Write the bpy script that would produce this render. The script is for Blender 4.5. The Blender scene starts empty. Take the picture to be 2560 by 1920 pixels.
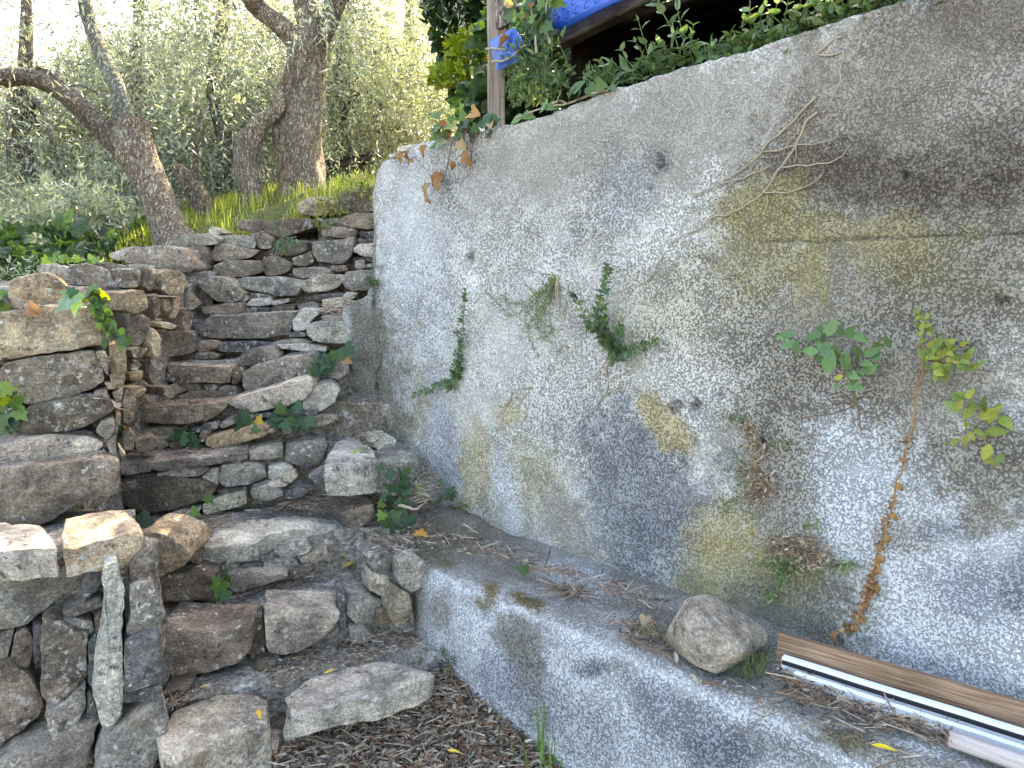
import bpy, bmesh, math, random
import numpy as np
from mathutils import Vector, Matrix

# ------------------------------------------------------------------ camera, sky, sun, exposure
scene = bpy.context.scene
COL = scene.collection
PITCH = math.radians(8.8)
FPX = 1897.5                                    # focal length in photograph pixels (2560 wide)
cam_data = bpy.data.cameras.new('camera')
cam_data.sensor_width = 36.0
cam_data.lens = 36.0 * FPX / 2560.0
cam_data.clip_start = 0.05
cam_data.clip_end = 2000.0
cam = bpy.data.objects.new('camera', cam_data)
cam.location = (0, 0, 0)                        # eye level is z = 0 everywhere in this file
cam.rotation_euler = (math.radians(90) - PITCH, 0, 0)
COL.objects.link(cam)
scene.camera = cam

SUN_AZ = 23.0                                   # degrees to the right of +Y
SUN_EL = 39.0
world = bpy.data.worlds.new('World')
scene.world = world
world.use_nodes = True
wn = world.node_tree.nodes
bg = wn['Background']
sky = wn.new('ShaderNodeTexSky')
sky.sky_type = 'NISHITA'
sky.sun_disc = False
sky.sun_elevation = math.radians(SUN_EL)
sky.sun_rotation = math.radians(SUN_AZ)
sky.dust_density = 3.0
sky.air_density = 1.0
world.node_tree.links.new(sky.outputs[0], bg.inputs[0])
bg.inputs[1].default_value = 0.15
sun_data = bpy.data.lights.new('sun', 'SUN')
sun_data.energy = 3.0
sun_data.angle = math.radians(0.5)
sun_data.color = (1.0, 0.93, 0.80)
sun = bpy.data.objects.new('sun', sun_data)
COL.objects.link(sun)
a, e = math.radians(SUN_AZ), math.radians(SUN_EL)
to_sun = Vector((math.sin(a) * math.cos(e), math.cos(a) * math.cos(e), math.sin(e)))
sun.rotation_euler = to_sun.to_track_quat('Z', 'Y').to_euler()
scene.view_settings.view_transform = 'Standard'
scene.view_settings.look = 'None'
scene.view_settings.gamma = 1.0
scene.view_settings.exposure = 3.1
scene.view_settings.use_curve_mapping = False
scene.view_settings.use_white_balance = True
scene.view_settings.white_balance_temperature = 7900
scene.render.engine = 'CYCLES'
scene.cycles.adaptive_threshold = 0.02
scene.cycles.max_bounces = 5
scene.cycles.diffuse_bounces = 3
scene.cycles.glossy_bounces = 1
scene.cycles.transparent_max_bounces = 4

rng = np.random.default_rng(7)
random.seed(7)

# ------------------------------------------------------------------ numpy noise
def _hash(ix, iy, iz, seed):
    h = (ix.astype(np.int64) * 374761393 + iy.astype(np.int64) * 668265263 + iz.astype(np.int64) * 2147483647 + seed * 1274126177) & 0xFFFFFFFF
    h = ((h ^ (h >> 13)) * 1274126177) & 0xFFFFFFFF
    h = (h ^ (h >> 16)) & 0xFFFFFFFF
    return h / 2147483647.5 - 1.0

def vnoise(p, freq=1.0, seed=0):
    p = np.asarray(p, dtype=np.float64) * freq
    i = np.floor(p).astype(np.int64); f = p - i
    f = f * f * (3 - 2 * f)
    r = 0
    for dx in (0, 1):
        wx = f[:, 0] if dx else 1 - f[:, 0]
        for dy in (0, 1):
            wy = f[:, 1] if dy else 1 - f[:, 1]
            for dz in (0, 1):
                wz = f[:, 2] if dz else 1 - f[:, 2]
                r = r + wx * wy * wz * _hash(i[:, 0] + dx, i[:, 1] + dy, i[:, 2] + dz, seed)
    return r

def fbm(p, freq=1.0, octs=4, seed=0, gain=0.5):
    r = 0; amp = 1.0; tot = 0
    for o in range(octs):
        r = r + amp * vnoise(p, freq * (2.03 ** o), seed + o * 17); tot += amp; amp *= gain
    return r / tot

def sstep(a, b, x):
    t = np.clip((x - a) / (b - a), 0, 1)
    return t * t * (3 - 2 * t)

# ------------------------------------------------------------------ picture coordinates to places
SP, CP = math.sin(PITCH), math.cos(PITCH)
CROP = {'S': (0, 0, 1.0), 'V': (0, 0, 2212 / 2560), 'A': (0, 0, 2.212), 'B': (250, 500, 2.7653), 'C': (0, 620, 2.764),
        'D': (0, 1200, 2.304), 'E': (280, 1000, 2.6024), 'F': (350, 1400, 2.212), 'G': (900, 0, 2.4578), 'H': (1600, 0, 2.3042),
        'I': (900, 600, 2.6024), 'J': (1800, 700, 2.0737), 'K': (1500, 1350, 2.0868), 'L': (850, 1200, 2.3042),
        'M': (0, 600, 5.531), 'N': (1200, 0, 4.424), 'O': (780, 1050, 4.740), 'Q': (750, 250, 4.424)}
def src(c, p):
    x0, y0, k = CROP[c]
    return (x0 + p[0] / k, y0 + p[1] / k)
def ray(c, p):
    x, y = src(c, p)
    u = (x - 1280) / FPX; v = (960 - y) / FPX
    return Vector((u, CP + v * SP, -SP + v * CP))
def atY(c, p, Y):
    d = ray(c, p); return d * (Y / d.y)
def atZ(c, p, z):
    d = ray(c, p); return d * (z / d.z)
def atplane(c, p, pt, n):
    d = ray(c, p); return d * (pt.dot(n) / d.dot(n))
# the concrete wall: vertical plane, nearest 2.35 m from the eye
WN = Vector((0.702, 0.712, 0)).normalized(); WD = Vector((-WN.y, WN.x, 0)); DW = 2.35
LEDGE_Z = -1.2; DLEDGE = 1.856
def wall_pt(s, z, off=0.0):
    q = WN * (DW - off) + WD * s
    return Vector((q.x, q.y, z))
def atwall(c, p, off=0.0):
    d = ray(c, p); return d * ((DW - off) / d.dot(WN))

# ------------------------------------------------------------------ scene helpers
def tag(o, label=None, cat=None, group=None, kind=None):
    if label: o['label'] = label
    if cat: o['category'] = cat
    if group: o['group'] = group
    if kind: o['kind'] = kind
    return o
def empty(name, loc=(0, 0, 0)):
    o = bpy.data.objects.new(name, None); COL.objects.link(o); o.location = loc
    o.empty_display_size = 0.1
    return o
def parent_to(o, par):
    if par is not None:
        o.parent = par
        o.matrix_parent_inverse = Matrix.Translation(par.location).inverted()   # locations are world places throughout
    return o
def link(name, me, par=None, loc=(0, 0, 0)):
    o = bpy.data.objects.new(name, me); COL.objects.link(o); o.location = loc
    parent_to(o, par)
    return o

def np_mesh(name, V, F, mat, colors=None, smooth=True, sharp=None):
    V = np.asarray(V, dtype=np.float32); F = np.asarray(F, dtype=np.int32)
    me = bpy.data.meshes.new(name)
    k = F.shape[1]
    me.vertices.add(len(V)); me.vertices.foreach_set('co', V.ravel())
    me.loops.add(F.size); me.loops.foreach_set('vertex_index', F.ravel())
    me.polygons.add(len(F))
    me.polygons.foreach_set('loop_start', np.arange(0, F.size, k, dtype=np.int32))
    me.polygons.foreach_set('use_smooth', np.full(len(F), smooth))
    if colors is not None:
        at = me.color_attributes.new('Col', 'FLOAT_COLOR', 'POINT')
        c4 = np.ones((len(V), 4), dtype=np.float32); c4[:, :colors.shape[1]] = colors
        at.data.foreach_set('color', c4.ravel())
    me.update(calc_edges=True)
    if sharp: me.set_sharp_from_angle(angle=math.radians(sharp))
    me.materials.append(mat)
    return me

def py_mesh(name, verts, faces, mat, smooth=True, sharp=None, fix=True):
    me = bpy.data.meshes.new(name)
    me.from_pydata([tuple(v) for v in verts], [], faces)
    if fix:
        bm = bmesh.new(); bm.from_mesh(me); bmesh.ops.recalc_face_normals(bm, faces=bm.faces); bm.to_mesh(me); bm.free()
    if smooth: me.shade_smooth()
    else: me.shade_flat()
    if sharp: me.set_sharp_from_angle(angle=math.radians(sharp))
    if mat: me.materials.append(mat)
    return me

# ------------------------------------------------------------------ materials
def new_mat(name):
    m = bpy.data.materials.new(name); m.use_nodes = True
    nt = m.node_tree
    return m, nt, nt.nodes, nt.links, nt.nodes['Principled BSDF']
class NB:
    """small helper for node graphs"""
    def __init__(self, nt): self.nt = nt; self.n = nt.nodes; self.l = nt.links
    def put(self, sock, v):
        if isinstance(v, bpy.types.NodeSocket): self.l.new(v, sock)
        elif isinstance(v, (tuple, list)) and len(v) == 3 and sock.type == 'RGBA': sock.default_value = (*v, 1)
        else: sock.default_value = v
    def noise(self, vec, scale, detail=4, rough=0.55, dist=0.0):
        t = self.n.new('ShaderNodeTexNoise'); self.put(t.inputs['Vector'], vec)
        t.inputs['Scale'].default_value = scale; t.inputs['Detail'].default_value = detail
        t.inputs['Roughness'].default_value = rough; t.inputs['Distortion'].default_value = dist
        return t.outputs[0]
    def voro(self, vec, scale, feature='F1', rand=1.0):
        t = self.n.new('ShaderNodeTexVoronoi'); self.put(t.inputs['Vector'], vec); t.feature = feature
        t.inputs['Scale'].default_value = scale; t.inputs['Randomness'].default_value = rand
        return t
    def math(self, op, a, b=0.0, clamp=False):
        t = self.n.new('ShaderNodeMath'); t.operation = op; t.use_clamp = clamp
        self.put(t.inputs[0], a); self.put(t.inputs[1], b); return t.outputs[0]
    def ramp(self, x, a, b, lo=0.0, hi=1.0):
        t = self.n.new('ShaderNodeMapRange'); t.interpolation_type = 'SMOOTHSTEP'
        self.put(t.inputs[0], x); t.inputs[1].default_value = a; t.inputs[2].default_value = b
        t.inputs[3].default_value = lo; t.inputs[4].default_value = hi; return t.outputs[0]
    def mix(self, fac, a, b, mode='MIX'):
        t = self.n.new('ShaderNodeMix'); t.data_type = 'RGBA'; t.blend_type = mode
        self.put(t.inputs[0], fac); self.put(t.inputs[6], a); self.put(t.inputs[7], b); return t.outputs[2]
    def mapping(self, vec, scale=(1, 1, 1), loc=(0, 0, 0), rot=(0, 0, 0)):
        t = self.n.new('ShaderNodeMapping'); self.put(t.inputs[0], vec)
        self.put(t.inputs[1], loc) if not isinstance(loc, tuple) else setattr(t.inputs[1], 'default_value', loc)
        t.inputs[2].default_value = rot
        t.inputs[3].default_value = scale; return t.outputs[0]
    def bump(self, h, strength, dist, normal=None):
        t = self.n.new('ShaderNodeBump'); self.put(t.inputs['Height'], h)
        t.inputs['Strength'].default_value = strength; t.inputs['Distance'].default_value = dist
        if normal is not None: self.l.new(normal, t.inputs['Normal'])
        return t.outputs[0]
    def vadd(self, a, b):
        t = self.n.new('ShaderNodeVectorMath'); t.operation = 'ADD'; self.put(t.inputs[0], a); self.put(t.inputs[1], b); return t.outputs[0]
    def objvec(self, k=61.0):
        tc = self.n.new('ShaderNodeTexCoord'); oi = self.n.new('ShaderNodeObjectInfo')
        return self.vadd(tc.outputs['Object'], self.math('MULTIPLY', oi.outputs['Random'], k)), oi

def mat_stone(name='field_stone'):
    m, nt, n, l, P = new_mat(name); b = NB(nt)
    vec, oi = b.objvec()
    strat = b.mapping(vec, (1.0, 1.0, 3.2), rot=(0.12, 0.16, 0))
    big = b.noise(vec, 7, 3, 0.62)
    fine = b.noise(vec, 75, 4, 0.75)
    lay = b.noise(strat, 14, 4, 0.65, 0.6)
    col = b.mix(b.ramp(big, 0.3, 0.7), b.mix(1.0, oi.outputs['Color'], (0.52, 0.50, 0.50), 'MULTIPLY'),
                b.mix(1.0, oi.outputs['Color'], (1.35, 1.3, 1.22), 'MULTIPLY'))
    col = b.mix(b.ramp(lay, 0.42, 0.66, 0, 0.5), col, b.mix(1.0, col, (0.50, 0.48, 0.46), 'MULTIPLY'))
    col = b.mix(b.ramp(fine, 0.40, 0.62, 0.0, 0.8), b.mix(1.0, col, (0.82, 0.82, 0.82), 'MULTIPLY'), b.mix(1.0, col, (1.6, 1.57, 1.52), 'MULTIPLY'))
    # ochre stain
    oc = b.noise(b.vadd(vec, (3.1, 7.7, 1.3)), 5, 4, 0.6)
    col = b.mix(b.ramp(oc, 0.56, 0.72, 0, 0.3), col, (0.26, 0.17, 0.085))
    # grey-white and black lichens
    li = b.noise(b.vadd(vec, (11, 2, 5)), 30, 5, 0.74)
    area = b.ramp(b.noise(b.vadd(vec, (1, 9, 4)), 4.5, 3), 0.42, 0.62)
    lm = b.math('MULTIPLY', b.ramp(li, 0.54, 0.58), area)
    col = b.mix(b.math('MULTIPLY', lm, 0.72), col, (0.47, 0.46, 0.42))
    vz = b.voro(b.vadd(vec, b.math('MULTIPLY', b.noise(vec, 40, 2), 0.05)), 24)
    sp = b.math('MULTIPLY', b.ramp(vz.outputs['Distance'], 0.20, 0.28, 1, 0),
                b.ramp(b.noise(b.vadd(vec, (5, 5, 5)), 9, 2), 0.53, 0.58))
    col = b.mix(b.math('MULTIPLY', sp, 0.85), col, (0.58, 0.57, 0.53))
    pep = b.noise(b.vadd(vec, (7, 7, 3)), 170, 3, 0.7)
    col = b.mix(b.ramp(pep, 0.56, 0.64, 0, 0.6), col, b.mix(1.0, col, (1.9, 1.88, 1.82), 'MULTIPLY'))
    col = b.mix(b.ramp(pep, 0.44, 0.37, 0, 0.7), col, b.mix(1.0, col, (0.35, 0.34, 0.33), 'MULTIPLY'))
    dk = b.math('MULTIPLY', b.ramp(b.noise(b.vadd(vec, (21, 3, 8)), 32, 5, 0.74), 0.55, 0.60), b.ramp(b.noise(b.vadd(vec, (2, 31, 8)), 5, 2), 0.45, 0.6))
    col = b.mix(b.math('MULTIPLY', dk, 0.75), col, (0.045, 0.043, 0.04))
    l.new(col, P.inputs['Base Color']); P.inputs['Roughness'].default_value = 0.9
    P.inputs['Specular IOR Level'].default_value = 0.25
    h = b.math('ADD', b.math('MULTIPLY', lay, 0.6), b.math('ADD', b.math('MULTIPLY', fine, 0.7), b.math('ADD', b.math('MULTIPLY', pep, 0.25), b.math('MULTIPLY', big, 0.7))))
    l.new(b.bump(h, 0.9, 0.022), P.inputs['Normal'])
    return m

def mat_mortar(name, c1, c2, c3, earth=0.5):
    m, nt, n, l, P = new_mat(name); b = NB(nt)
    vec, oi = b.objvec()
    big = b.noise(vec, 5, 3, 0.6); fine = b.noise(vec, 60, 3, 0.72); mid = b.noise(b.vadd(vec, (4, 2, 9)), 17, 3, 0.65)
    col = b.mix(b.ramp(big, 0.40, 0.60), c1, c2)
    col = b.mix(b.ramp(mid, 0.5, 0.68, 0, 0.8), col, c3)
    col = b.mix(b.ramp(fine, 0.36, 0.64), b.mix(1.0, col, (0.58, 0.57, 0.56), 'MULTIPLY'), b.mix(1.0, col, (1.4, 1.4, 1.4), 'MULTIPLY'))
    l.new(col, P.inputs['Base Color']); P.inputs['Roughness'].default_value = 0.95
    P.inputs['Specular IOR Level'].default_value = 0.15
    h = b.math('ADD', b.math('MULTIPLY', fine, 0.5), mid)
    l.new(b.bump(h, 1.0, 0.03), P.inputs['Normal'])
    return m

def mat_plaster(name):
    """weathered roughcast: colour from the stain attribute, alpha of the attribute = coarseness"""
    m, nt, n, l, P = new_mat(name); b = NB(nt)
    tc = n.new('ShaderNodeTexCoord'); vec = tc.outputs['Object']
    at = n.new('ShaderNodeVertexColor'); at.layer_name = 'Col'
    g1 = b.noise(vec, 78, 4, 0.72)            # lumps and hollows of a centimetre or two
    vor = b.voro(b.vadd(vec, b.math('MULTIPLY', g1, 0.012)), 120)      # thrown grains, pits between them
    g2 = b.noise(b.vadd(vec, (3, 7, 1)), 260, 2, 0.75)
    area = b.noise(b.vadd(vec, (9, 4, 2)), 7, 5, 0.66)
    rough = at.outputs['Alpha']
    grain = b.math('SUBTRACT', 1.0, vor.outputs['Distance'])
    gg = b.math('ADD', b.math('ADD', b.math('MULTIPLY', grain, 0.42), b.math('MULTIPLY', g1, 0.58)), b.math('MULTIPLY', b.math('SUBTRACT', area, 0.5), 0.30))
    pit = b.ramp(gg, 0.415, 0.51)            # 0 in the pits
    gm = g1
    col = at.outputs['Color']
    grime_shade = b.mix(1.0, col, (0.31, 0.305, 0.295), 'MULTIPLY')  # dirt held in the pits, with the pits' own shade painted in too
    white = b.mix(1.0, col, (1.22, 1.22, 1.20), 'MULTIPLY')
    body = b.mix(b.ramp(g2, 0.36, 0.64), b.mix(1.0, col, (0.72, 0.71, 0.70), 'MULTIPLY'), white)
    dirt = b.math('MULTIPLY', b.math('SUBTRACT', 1.0, pit), rough, True)  # mask for dirt and painted shade between the grains
    col = b.mix(dirt, body, grime_shade)
    wp = b.math('MULTIPLY', b.ramp(b.noise(b.vadd(vec, (2, 2, 6)), 95, 3, 0.7), 0.60, 0.65), b.ramp(area, 0.38, 0.62, 0.05, 0.5))
    col = b.mix(wp, col, (0.54, 0.54, 0.53))
    l.new(col, P.inputs['Base Color']); P.inputs['Roughness'].default_value = 0.95
    P.inputs['Specular IOR Level'].default_value = 0.15
    h = b.math('ADD', b.math('MULTIPLY', pit, b.math('ADD', b.math('MULTIPLY', rough, 0.8), 0.15)), b.math('ADD', b.math('MULTIPLY', g2, 0.3), b.math('MULTIPLY', gm, 0.9)))
    l.new(b.bump(h, 0.9, 0.010), P.inputs['Normal'])
    return m

def mat_leaf(name, attr=True, trans=0.35, rough=0.55, back=None, spec=0.35, var=0.25, tint=(1.5, 1.6, 0.7)):
    m, nt, n, l, P = new_mat(name); b = NB(nt)
    if attr:
        at = n.new('ShaderNodeVertexColor'); at.layer_name = 'Col'; col = at.outputs['Color']
        tc = n.new('ShaderNodeTexCoord'); vec = tc.outputs['Object']
    else:
        vec, oi = b.objvec(); col = oi.outputs['Color']
    if var:
        nz = b.noise(vec, 40, 3)
        col = b.mix(b.ramp(nz, 0.3, 0.7), b.mix(1.0, col, (1 - var,) * 3, 'MULTIPLY'), b.mix(1.0, col, (1 + var,) * 3, 'MULTIPLY'))
    front = col
    if back is not None:
        g = n.new('ShaderNodeNewGeometry')
        col = b.mix(g.outputs['Backfacing'], col, b.mix(0.75, col, back))
    l.new(col, P.inputs['Base Color']); P.inputs['Roughness'].default_value = rough
    P.inputs['Specular IOR Level'].default_value = spec
    if trans > 0:
        t = n.new('ShaderNodeBsdfTranslucent')
        l.new(b.mix(1.0, front, tint, 'MULTIPLY'), t.inputs[0])
        mx = n.new('ShaderNodeMixShader'); mx.inputs[0].default_value = trans
        l.new(P.outputs[0], mx.inputs[1]); l.new(t.outputs[0], mx.inputs[2])
        l.new(mx.outputs[0], n['Material Output'].inputs['Surface'])
    return m

def mat_bark(name, c1, c2, c3):
    m, nt, n, l, P = new_mat(name); b = NB(nt)
    tc = n.new('ShaderNodeTexCoord'); vec = tc.outputs['Object']
    st = b.mapping(vec, (1, 1, 0.28))
    r = b.noise(st, 30, 6, 0.65, 0.8); big = b.noise(vec, 5, 4); fine = b.noise(vec, 110, 3)
    vo = b.voro(b.mapping(b.vadd(vec, b.math('MULTIPLY', b.noise(vec, 16, 3), 0.10)), (1, 1, 0.22)), 58, 'DISTANCE_TO_EDGE')
    crack = b.ramp(vo.outputs['Distance'], 0.0, 0.22)
    col = b.mix(b.ramp(r, 0.3, 0.68), c1, c2)
    col = b.mix(b.math('SUBTRACT', 1.0, crack), col, b.mix(1.0, col, (0.45, 0.42, 0.40), 'MULTIPLY'))
    col = b.mix(b.ramp(b.noise(b.vadd(vec, (5, 1, 2)), 11, 5, 0.65), 0.56, 0.66, 0, 0.6), col, c3)
    l.new(col, P.inputs['Base Color']); P.inputs['Roughness'].default_value = 0.9
    P.inputs['Specular IOR Level'].default_value = 0.2
    h = b.math('ADD', b.math('ADD', b.math('MULTIPLY', r, 0.7), b.math('MULTIPLY', crack, 0.6)), b.math('MULTIPLY', fine, 0.15))
    l.new(b.bump(h, 1.0, 0.03), P.inputs['Normal'])
    return m

def mat_wood(name, c1, c2, axis_scale=(1, 1, 1), sc=60, bump=0.006, rough=0.75):
    m, nt, n, l, P = new_mat(name); b = NB(nt)
    tc = n.new('ShaderNodeTexCoord'); vec = tc.outputs['Object']
    st = b.mapping(vec, axis_scale)
    r = b.noise(st, sc, 5, 0.6, 0.4); big = b.noise(b.vadd(vec, (3, 1, 7)), 4, 4)
    col = b.mix(b.ramp(r, 0.32, 0.66), c1, c2)
    col = b.mix(b.ramp(big, 0.4, 0.65, 0, 0.55), col, b.mix(1.0, col, (0.55, 0.52, 0.5), 'MULTIPLY'))
    l.new(col, P.inputs['Base Color']); P.inputs['Roughness'].default_value = rough
    P.inputs['Specular IOR Level'].default_value = 0.2
    l.new(b.bump(r, 0.8, bump), P.inputs['Normal'])
    return m

def mat_plain(name, c, rough=0.5, metal=0.0, spec=0.4, dirt=0.3, sc=25):
    m, nt, n, l, P = new_mat(name); b = NB(nt)
    tc = n.new('ShaderNodeTexCoord'); vec = tc.outputs['Object']
    nz = b.noise(vec, sc, 6, 0.65)
    col = b.mix(b.ramp(nz, 0.45, 0.72, 0, dirt), c, tuple(x * 0.45 for x in c))
    l.new(col, P.inputs['Base Color']); P.inputs['Roughness'].default_value = rough
    P.inputs['Metallic'].default_value = metal; P.inputs['Specular IOR Level'].default_value = spec
    l.new(b.bump(nz, 0.2, 0.004), P.inputs['Normal'])
    return m

M = {}
M['stone'] = mat_stone()
M['mortar'] = mat_mortar('earth_mortar', (0.17, 0.14, 0.11), (0.24, 0.22, 0.19), (0.34, 0.335, 0.32))
M['grey_mortar'] = mat_mortar('grey_mortar', (0.19, 0.162, 0.132), (0.27, 0.25, 0.22), (0.38, 0.37, 0.35))
M['earth'] = mat_mortar('litter_earth', (0.10, 0.075, 0.056), (0.15, 0.117, 0.09), (0.20, 0.17, 0.135))
M['turf'] = mat_mortar('turf_soil', (0.07, 0.075, 0.025), (0.10, 0.11, 0.03), (0.15, 0.14, 0.06))
M['plaster'] = mat_plaster('roughcast')
M['leaf'] = mat_leaf('leaf_attr')
M['leafo'] = mat_leaf('leaf_object', attr=False, trans=0.25)
M['grass'] = mat_leaf('grass_blade', trans=0.6, rough=0.5)
M['dead'] = mat_leaf('dead_leaf', attr=False, trans=0.2, rough=0.75, spec=0.2)
M['olive'] = mat_leaf('olive_leaf', trans=0.28, rough=0.36, tint=(1.3, 1.35, 0.95), back=(0.42, 0.45, 0.36), spec=0.6, var=0.15)
M['litter'] = mat_leaf('litter_bits', trans=0.0, rough=0.8, spec=0.2)
M['stem'] = mat_plain('stem', (0.10, 0.12, 0.04), 0.6)
M['root'] = mat_plain('dry_root', (0.36, 0.30, 0.22), 0.85, spec=0.15, sc=60)
M['drystem'] = mat_plain('dry_stem', (0.34, 0.20, 0.09), 0.85, spec=0.15, sc=60)
M['twig'] = mat_plain('twig', (0.16, 0.105, 0.07), 0.85, spec=0.15, sc=60)
M['bark'] = mat_bark('olive_bark', (0.26, 0.20, 0.15), (0.48, 0.385, 0.29), (0.42, 0.42, 0.34))
M['bark_lichen'] = mat_bark('lichen_bark', (0.22, 0.21, 0.16), (0.38, 0.38, 0.30), (0.45, 0.47, 0.39))
M['bark_dark'] = mat_bark('dark_bark', (0.18, 0.14, 0.108), (0.33, 0.265, 0.205), (0.30, 0.28, 0.23))

# ------------------------------------------------------------------ stones
BROWN = (0.185, 0.152, 0.118); GREY = (0.20, 0.185, 0.165); PALE = (0.32, 0.285, 0.235); TAN = (0.34, 0.275, 0.185)
SLATE = (0.105, 0.105, 0.11); DARK = (0.12, 0.098, 0.076); LIGHT = (0.40, 0.38, 0.34); OCH = (0.26, 0.20, 0.13)
_seed = [0]
def resample(P2, n):
    P2 = np.asarray(P2); Q = np.vstack([P2, P2[:1]])
    seg = np.linalg.norm(np.diff(Q, axis=0), axis=1); L = np.concatenate([[0], np.cumsum(seg)])
    t = np.linspace(0, L[-1], n, endpoint=False)
    return np.stack([np.interp(t, L, Q[:, 0]), np.interp(t, L, Q[:, 1])], 1)

def stone_mesh(outline, ext, chop=0.030, rough=1.0, taper=0.95, bulge=0.022, shrink=1.015):
    """outline: 3-D points of the face towards the viewer; ext: vector of the extrusion into the wall"""
    _seed[0] += 1; sd = _seed[0]; r = np.random.default_rng(sd)
    O = np.array([tuple(p) for p in outline]); ext = np.array(ext, dtype=float); D = np.linalg.norm(ext); en = ext / D
    c = O.mean(0); n = -en
    a = O[np.argmax(np.linalg.norm(O - c, axis=1))] - c; a = a - n * a.dot(n); a /= np.linalg.norm(a); b = np.cross(n, a)
    P2 = np.stack([(O - c) @ a, (O - c) @ b], 1)
    if abs(en.dot(np.cross(O[1] - O[0], O[2] - O[1]))) < 0: P2 = P2[::-1]
    off = (O - c) @ n
    per = np.linalg.norm(np.diff(np.vstack([P2, P2[:1]]), axis=0), axis=1).sum()
    Mn = int(np.clip(per / 0.014, 26, 84))
    R = resample(P2, Mn)
    # centre of area, so that the rings stay inside
    x, y = R[:, 0], R[:, 1]; x1, y1 = np.roll(x, -1), np.roll(y, -1); cr = x * y1 - x1 * y; A = cr.sum() / 2
    if abs(A) > 1e-9: cc = np.array([((x + x1) * cr).sum(), ((y + y1) * cr).sum()]) / (6 * A)
    else: cc = R.mean(0)
    R = R - cc; c = c + a * cc[0] + b * cc[1]
    size = math.sqrt(abs(A)); R = R * shrink
    bl = min(bulge * size, 0.03)
    nr = int(np.clip(size / 0.035, 3, 9))
    rings = [(k / nr * 0.95, -bl * (1 - (k / nr) ** 2)) for k in range(1, nr + 1)]
    e0 = min(0.008, 0.04 * size, D * 0.2)
    rings += [(0.988, e0 * 0.2), (1.0, e0)]
    nd = int(np.clip(D / 0.03, 2, 8))
    rings += [(1 + (taper - 1) * (k / nd), e0 + (D - e0) * k / nd) for k in range(1, nd + 1)]
    rings += [(taper * 0.6, D * 1.01)]
    V = [c - n * (-bl)]
    V = [c + n * bl]
    for sc, dp in rings:
        V.extend(c + (R[:, :1] * sc) * a + (R[:, 1:] * sc) * b + en * dp)
    V.append(c + en * D * 1.01)
    V = np.array(V)
    F3 = [(0, 1 + (k + 1) % Mn, 1 + k) for k in range(Mn)]
    F4 = []
    for q in range(len(rings) - 1):
        o1 = 1 + q * Mn; o2 = o1 + Mn
        for k in range(Mn):
            k2 = (k + 1) % Mn
            F4.append((o1 + k, o1 + k2, o2 + k2, o2 + k))
    last = 1 + (len(rings) - 1) * Mn; ce = len(V) - 1
    F3 += [(ce, last + k, last + (k + 1) % Mn) for k in range(Mn)]
    # broken facets
    ctr = V.mean(0)
    for k in range(r.integers(11, 18)):
        d = r.normal(size=3) + n * 0.9; d /= np.linalg.norm(d)
        dd = (V - ctr) @ d; lim = dd.max() - r.uniform(0.15, 1.0) * chop * size
        ov = np.maximum(dd - lim, 0); V = V - d * ov[:, None]
    # relief: lumps, layers, grain
    off3 = r.uniform(-50, 50, 3); W = V + off3
    am = min(size, 0.35) * rough
    for fq, k_, sd2 in ((3.5 / max(size, 0.1), 0.022, 1), (9 / max(size, 0.1), 0.017, 2)):
        for ax in range(3):
            V[:, ax] += vnoise(W, fq, sd2 + ax * 7) * k_ * am
    tilt = W[:, 2] + 0.12 * W[:, 0] + 0.1 * W[:, 1]
    Wl = np.stack([W[:, 0] * 0.25, W[:, 1] * 0.25, tilt], 1)
    lay = vnoise(Wl, 48, 5) * 0.6 + vnoise(Wl, 95, 6) * 0.4
    dirv = V - V.mean(0); dirv[:, 2] *= 0.25; dirv /= np.linalg.norm(dirv, axis=1)[:, None] + 1e-9
    V += dirv * (lay * 0.0045 * rough)[:, None]
    V += (V - V.mean(0)) / (size + 1e-6) * (fbm(W, 45, 3, 9) * 0.006 * rough)[:, None]
    return V, F3 + F4

def add_stone(V, F, par, tint, name='stone', jit=0.13, mat=None):
    c = V.mean(0)
    me = py_mesh(name, V - c, F, mat or M['stone'], sharp=26)
    o = link(name, me, par, c)
    r = np.random.default_rng(_seed[0] + 999)
    j = 1 + r.uniform(-jit, jit); gm_ = sum(tint) / 3; tint = [t * 0.92 + gm_ * 0.08 for t in tint]
    o.color = (*[max(0.02, t * 1.32 * j * (1 + r.uniform(-0.03, 0.03))) for t in tint], 1)
    return o
EXT = [None]                                     # plan angle of the joints into the wall, where it differs from the face
def front(par, c, pts, Y, yaw=0.0, depth=0.25, tint=GREY, lean=0.0, **k):
    """stone whose face lies in an upright plane at distance Y"""
    cx = sum(p[0] for p in pts) / len(pts); cy = sum(p[1] for p in pts) / len(pts)
    pt = atY(c, (cx, cy), Y); ps = math.radians(yaw); le = math.radians(lean)
    n = Vector((math.sin(ps) * math.cos(le), -math.cos(ps) * math.cos(le), math.sin(le)))
    out = [atplane(c, p, pt, n) for p in pts]
    if EXT[0] is not None: ps = math.radians(EXT[0])
    ex = Vector((-math.sin(ps), math.cos(ps), 0.0)) * depth
    V, F = stone_mesh(out, ex, **k)
    return add_stone(V, F, par, tint)
def flat(par, c, pts, z, h, tint=GREY, slope=(0, 0), **k):
    """stone whose top lies at height z"""
    cx = sum(p[0] for p in pts) / len(pts); cy = sum(p[1] for p in pts) / len(pts)
    pt = atZ(c, (cx, cy), z); n = Vector((-slope[0], -slope[1], 1)).normalized()
    out = [atplane(c, p, pt, n) for p in pts]
    k.setdefault('taper', 0.96)
    V, F = stone_mesh(out, Vector((0, 0, -h)), **k)
    return add_stone(V, F, par, tint)
SW_PT = Vector((-1.70, 3.8, 0)); SW_N = Vector((1.0, 0.07, 0)).normalized()
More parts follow.
